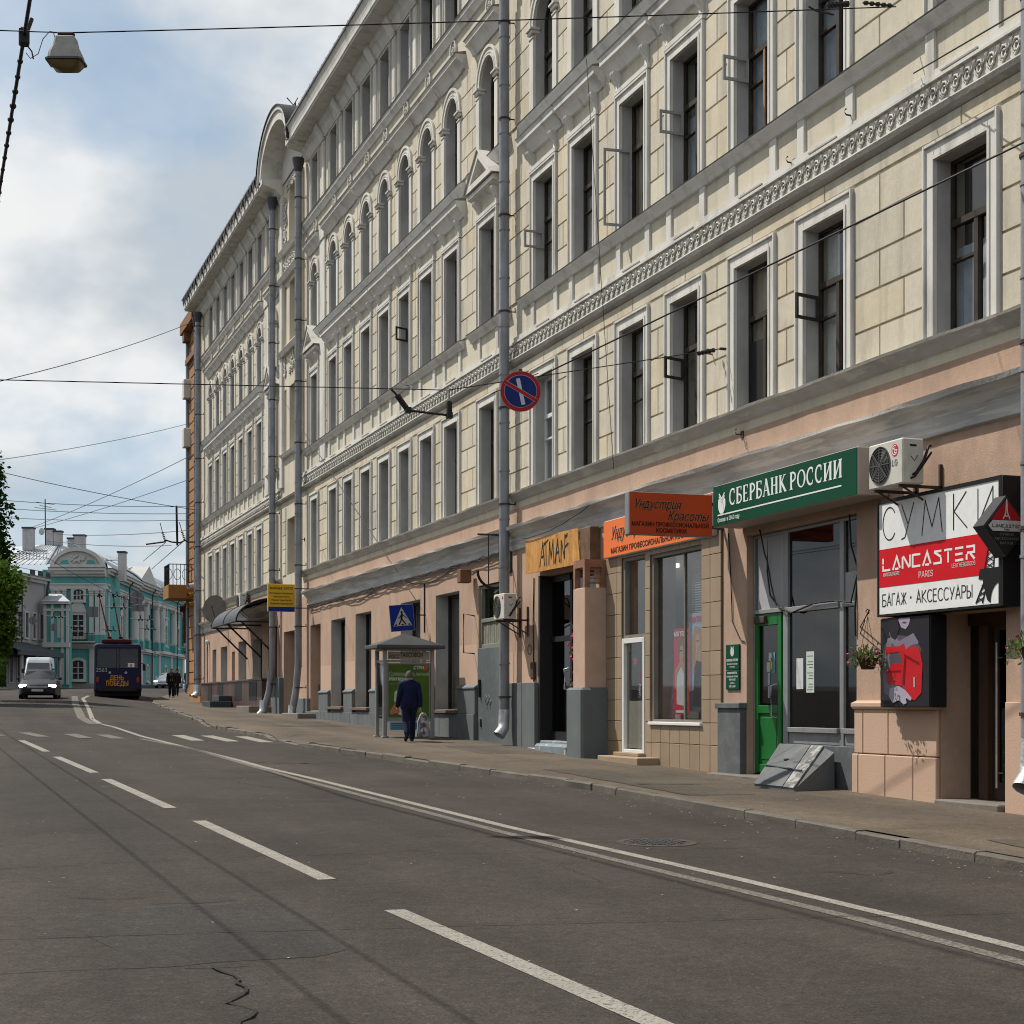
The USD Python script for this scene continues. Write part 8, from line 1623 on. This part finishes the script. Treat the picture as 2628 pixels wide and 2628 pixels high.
Z = 74; B_ = lambda px, py, rx, ry: (ray(px, py, Z), np.array([rx * Z / FPX, rx * Z / FPX * 1.1, ry * Z / FPX]))
base = ray(-55, 1790, Z); base[2] = float(zr(base[1])) - .05
tree('street_tree', 'leafy street tree with bright lower boughs cut by the left edge', base, [B_(-30, 1500, 85, 65), B_(-10, 1560, 62, 55), B_(-45, 1620, 85, 60), B_(-20, 1650, 55, 40), B_(-75, 1520, 90, 90)], 15000, M['leaf'], .105, 21)
base = ray(-75, 1785, 80); base[2] = float(zr(base[1])) - .05; Z = 80
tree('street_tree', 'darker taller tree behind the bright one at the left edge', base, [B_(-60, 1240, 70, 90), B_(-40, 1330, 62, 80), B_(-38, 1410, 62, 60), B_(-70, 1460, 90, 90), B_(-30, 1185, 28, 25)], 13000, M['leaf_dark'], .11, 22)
bu = thing('dark_hedge', 'dark shrubs under the porch roof at the left edge', 'shrub', ray(5, 1740, 118)); m = MB(); V, F = [], []; r = random.Random(31)
for k in range(1600): ctr = ray(r.uniform(-40, 14), r.uniform(1690, 1760), r.uniform(112, 117)); t = np.array([r.gauss(0, 1) for _ in range(3)]); t /= np.linalg.norm(t); b = np.cross(t, [.2, .7, .4]); V += [ctr - t * .14, ctr + b * .1, ctr + t * .14, ctr - b * .1]; F.append([4 * k, 4 * k + 1, 4 * k + 2, 4 * k + 3])
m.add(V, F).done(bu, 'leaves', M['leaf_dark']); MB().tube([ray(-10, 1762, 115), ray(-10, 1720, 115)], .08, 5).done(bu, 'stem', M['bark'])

# ================================================================== overhead wires and the street lamp hung on them
def wire(label, a, b, r_=.011, s_=0.0, extra=(), name='overhead_wire', cat='wire', group=None, mat='black'):
    p = thing(name, label, cat, a, group); pts = sag(a, b, s_, 16 if s_ else 3); MB().tube(pts, r_, 5).done(p, 'cable', M[mat], True); return p, pts
def insul(m, a, b, n=4, r_=.035):
    a, b = np.array(a, float), np.array(b, float)
    for t in np.linspace(.1, .9, n): c = a + (b - a) * t; d = (b - a) / np.linalg.norm(b - a) * .018; m.tube([c - d, c + d], r_, 8)
    m.tube([a, b], .014, 5)
# span wire carrying the lamp
hk = at_x(2300, 17, 12.85); lw0 = ray(-200, 85, 22.5); p1, _ = wire('thin span wire across the top carrying the hanging street lamp', hk, ray(170, 84, 22.0), .009, .02)
wire('short piece of span wire left of the hanging street lamp', ray(170, 84, 22.0), ray(-160, 72, 22.3), .009)
m = MB(); a_, b_ = ray(2090, 17, 20.9), hk; insul(m, ray(2120, 14, 20.95), ray(2180, 10, 21.0), 6, .04); insul(m, ray(2215, 7, 21.1), ray(2290, 15, 21.3), 5, .03); m.tube([ray(2075, 17, 20.9), ray(2095, 28, 20.9), ray(2140, 38, 20.9)], .012, 5); m.done(p1, 'insulator', M['black'])
Zl = 22.0; c_ = ray(170, 130, Zl); s_ = Zl / FPX; fr = Fr(c_, np.array([CT, -ST, 0]), (0, 0, 1)); sl_ = thing('hanging_street_lamp', 'grey hanging street lamp with brown bowl on the top left wire', 'street lamp', c_)
def ring_(hw, d, z, n=4): return [(hw * sx * cx, z, d * sy * cy) for sx, sy, cx, cy in ((1, 1, 1, .8), (1, 1, .8, 1), (-1, 1, .8, 1), (-1, 1, 1, .8), (-1, -1, 1, .8), (-1, -1, .8, 1), (1, -1, .8, 1), (1, -1, 1, .8))]
def stack(levels): 
    v = [q for hw, d, z in levels for q in ring_(hw, d, z)]; f = [[i * 8 + j, i * 8 + (j + 1) % 8, i * 8 + 8 + (j + 1) % 8, i * 8 + 8 + j] for i in range(len(levels) - 1) for j in range(8)]; m = MB().add(fr(v), f)
    for i, rv in ((0, 0), (len(levels) - 1, 1)): q = np.array(v[i * 8:i * 8 + 8]); m.add(fr(np.vstack([[q.mean(0)], q])), [[0, (j + 1) % 8 + 1, j + 1] if not rv else [0, j + 1, (j + 1) % 8 + 1] for j in range(8)])
    return m
LG_ = look('lamp_grey', (.24, .235, .215), .6, var=.15, scale=5, dirt=(.12, .11, .1), dirt_amt=.5, dscale=(5, 5, 5))
stack([(42 * s_, 30 * s_, -28 * s_), (40 * s_, 29 * s_, -12 * s_), (31 * s_, 24 * s_, 8 * s_), (30 * s_, 22 * s_, 9 * s_), (25 * s_, 19 * s_, 31 * s_), (20 * s_, 15 * s_, 34 * s_)]).done(sl_, 'housing', LG_, 25); stack([(47 * s_, 34 * s_, -32 * s_), (47 * s_, 34 * s_, -27 * s_)]).done(sl_, 'rim', M['darkgrey']); stack([(12 * s_, 9 * s_, -54 * s_), (30 * s_, 22 * s_, -49 * s_), (42 * s_, 31 * s_, -33 * s_)]).done(sl_, 'bowl', look('brown_bowl', (.1, .07, .03), .35, var=.2), True)
MB().box((-21 * s_, 38 * s_, -.04), (21 * s_, 46 * s_, .04), fr, .01).box((-8 * s_, 30 * s_, -.03), (8 * s_, 40 * s_, .03), fr).done(sl_, 'hanger', M['black'])
m = MB(); m.tube(fr([(-28 * s_, 28 * s_, 0), (-33 * s_, 48 * s_, 0), (-42 * s_, 50 * s_, 0), (-60 * s_, 30 * s_, 0), (-72 * s_, -8 * s_, 0), (-92 * s_, -20 * s_, 0), (-103 * s_, -6 * s_, 0)]), .006, 5); m.done(sl_, 'lead', M['black'], True)
# thick feeder cable along the street with its clamp
pts_ = [ray(62, 92, 22.2), ray(0, 480, 27.6), ray(-30, 700, 34)]; pts_ = [pts_[0] + (pts_[0] - pts_[1]) / np.linalg.norm(pts_[0] - pts_[1]) * 34] + pts_
fd = thing('feeder_cable', 'thick bound black feeder cable at the top left corner', 'cable', pts_[1]); MB().tube(pts_, .026, 6).done(fd, 'cable', M['black'], True); m = MB(); r = random.Random(2)
for a, b in zip(pts_[:-1], pts_[1:]):
    for t in np.arange(.05, 1, .09): c = a + (b - a) * t; m.tm(trimesh.creation.icosphere(1, r.uniform(.035, .05)).apply_translation(c))
m.done(fd, 'bindings', M['black']); m = MB(); c = pts_[1]; m.box(c - [.07, .07, .13], c + [.07, .07, .1], None, .02); m.tube([c + [.05, 0, .1], c + [.1, 0, .25]], .03, 5); m.tube([c + [.02, 0, -.1], c + [.1, 0, -.2], c + [.12, 0, -.3]], .01, 4); m.done(fd, 'clamp', M['black'])
# trolley contact wires running overhead, out of frame above and behind; their shadows lie on the road
for k, x in enumerate((-.85, -.2)): wire(('left overhead trolley contact wire running along the street', 'right overhead trolley contact wire running along the street')[k], (x + .9, -25, 5.6), (x - .95, 55, 7.2), .0115, .1, name='contact_wire')
# span wire with the trolley wire hanger in the middle of the picture
hk = at_x(1850, 895, 12.85); hm_ = ray(1150, 1001, 28.2); w1, _ = wire('span wire from the wall hook to the trolley hanger', hk, hm_, .009); wire('span wire from the trolley hanger to the left', hm_, ray(-120, 972, 26.5), .009, name='overhead_wire')
m = MB(); insul(m, ray(1790, 908, 28.6), ray(1835, 898, 28.8), 5, .04); m.box(hk - [.02, .02, .02], hk + [.1, .02, .02]); m.done(w1, 'insulator', M['black'])
th_ = thing('trolley_wire_hanger', 'black trolley wire hanger bar with two insulators before the second floor', 'wire hanger', ray(1100, 1060, 28)); m = MB(); a_, b_ = ray(1047, 1053, 28), ray(1153, 1066, 28); m.tube([a_, b_], .022, 6); m.box(a_ - .05, a_ + .05); m.box(b_ - .05, b_ + .05); m.done(th_, 'bar', M['black']); m = MB(); insul(m, a_, ray(1018, 1013, 28), 7, .05); m.tube([ray(1018, 1013, 28), ray(1004, 999, 28)], .02, 5); insul(m, b_, ray(1153, 1030, 28), 7, .05); m.tube([ray(1153, 1030, 28), hm_], .02, 5); m.done(th_, 'insulator', M['black'])
wire('cable running from the near drainpipe down to the round sign', ray(2700, 330, 17.2), ray(1380, 968, 27.6), .013); wire('cable above the second floor windows right of the round sign', ray(1381, 958, 27.7), ray(1262, 1010, 28.6), .009)
wire('short cable from the third floor hook to the near drainpipe', at_x(2345, 188, 12.84), ray(2700, -20, 17.0), .011)
a_ = at_x(1300, 580, 12.9); wire('slack thin cable hanging down the facade across three floors', at_x(1505, 150, 12.7), at_x(1575, 1205, 12.75), .007); wire('slanting thin cable on the middle of the facade', at_x(722, 1020, 12.7), at_x(1068, 1540, 12.85), .008)
FAR = [((-60, 992), (490, 828), 40, 62), ((-60, 1188), (492, 1085), 60, 84), ((-60, 1196), (500, 1308), 80, 84), ((83, 1353), (496, 1166), 110, 84), ((-60, 1278), (500, 1300), 86, 84), ((-60, 1299), (512, 1318), 88, 85), ((-60, 1324), (512, 1334), 92, 86), ((60, 1362), (498, 1226), 110, 86), ((150, 1372), (512, 1358), 104, 88), ((120, 1388), (440, 1400), 100, 90), ((16, 1396), (122, 1432), 108, 108), ((122, 1432), (330, 1540), 108, 112), ((-40, 1430), (140, 1470), 100, 108), ((300, 1520), (512, 1560), 110, 90)]
WHR = ('high', 'second', 'long slanting', 'rising', 'upper level', 'middle level', 'lower level', 'steep', 'short level', 'faint', 'roof edge', 'long falling', 'left', 'low right')
for k, (a, b, Za, Zb) in enumerate(FAR): wire('%s thin wire in the far sky left of the cream building' % WHR[k], ray(a[0], a[1], Za), ray(b[0], b[1], Zb), .017 if k > 1 else .012, .15)
for k, (a, b) in enumerate((((425, 1392), (368, 1440)), ((470, 1390), (390, 1460)))): wire(('left', 'right')[k] + ' trolley wire running away behind the far hanger', ray(*a, 86), ray(*b, 125), .022)
th_ = thing('trolley_wire_hanger', 'wide black trolley wire hanger in the sky beside the ochre house', 'wire hanger', ray(450, 1390, 86)); m = MB(); m.tube([ray(375, 1397, 86), ray(420, 1391, 86), ray(428, 1387, 86), ray(440, 1391, 86), ray(462, 1393, 86), ray(474, 1387, 86), ray(484, 1391, 86), ray(522, 1391, 86)], .045, 6); m.done(th_, 'bar', M['black']); m = MB()
for q in (((424, 1388), (417, 1366), (411, 1342)), ((474, 1386), (467, 1364), (460, 1340))): insul(m, ray(*q[0], 86), ray(*q[1], 86), 5, .07); m.tube([ray(*q[1], 86), ray(*q[2], 86)], .02, 4)
m.done(th_, 'insulator', M['black']); MB().tube([ray(453, 1298, 86), ray(455, 1400, 86)], .06, 6).done(th_, 'mast', M['black'])
for k, (px0, px1, py, Z) in enumerate(((205, 332, 1527, 105), (262, 336, 1557, 108), (118, 168, 1581, 112), (334, 400, 1588, 118), (170, 215, 1607, 116), (262, 300, 1615, 122), (358, 405, 1612, 124))):
    q = thing('trolley_wire_hanger', '%s small trolley wire hanger in front of the turquoise palace' % ('topmost', 'second highest', 'leftmost', 'right hand middle', 'lower left', 'lower middle', 'lower right')[k], 'wire hanger', ray(px0, py, Z)); m = MB(); m.tube([ray(px0, py, Z), ray(px1, py + 2, Z)], .03, 4); m.done(q, 'bar', M['darkgrey']); m = MB()
    for t in (.4, .75): x = px0 + (px1 - px0) * t; m.tube([ray(x - 6, py + 5, Z), ray(x, py, Z), ray(x + 6, py + 5, Z)], .05, 4); m.tube([ray(x, py, Z), ray(x, py - 9, Z)], .04, 4)
    m.done(q, 'insulator', M['black'])
at_ = thing('roof_aerial', 'thin wire aerial on the roof behind the curved gable', 'aerial', (16, 60, 25)); c_ = ray(755, 272, 66); MB().tube([c_ + [0, 0, -1.2], c_ + [.05, 0, .15]], .03, 4).tube([c_ + [-.3, 0, .3], c_, c_ + [.9, 0, .05]], .025, 4).tube([c_ + [.15, 0, .35], c_ + [-.1, 0, -.1]], .02, 4).done(at_, 'rods', M['iron'])

# ================================================================== an unseen house added across the street (left of the frame) for the windows to mirror
OP = thing('opposite_house', 'low yellow house added across the street, left of the picture frame', 'house', (-16, 20, 0)); fr = Fr((-15, -25, 0), (0, 1, 0), (0, 0, 1))
MB().box((0, -1, -10), (80, 8.6, 0), fr).done(OP, 'wall', look('opposite_stucco', (.36, .29, .19), .9, var=.15)); MB().box((-.3, 8.6, -10.4), (80.3, 9.0, .5), fr).done(OP, 'cornice', M['trim'])
MB().add(fr([(-.3, 9.0, .5), (80.3, 9.0, .5), (80.3, 11.5, -5), (-.3, 11.5, -5), (80.3, 9.0, -10.4), (-.3, 9.0, -10.4)]), [[0, 1, 2, 3], [3, 2, 4, 5]]).done(OP, 'roof', M['roof'])
for u in np.arange(2.0, 78, 2.9):
    for z0, z1 in ((1.2, 3.4), (5.0, 7.4)): MB().box((u, z0, -.05), (u + 1.2, z1, .02), fr).done(OP, 'window', M['darkgrey'])
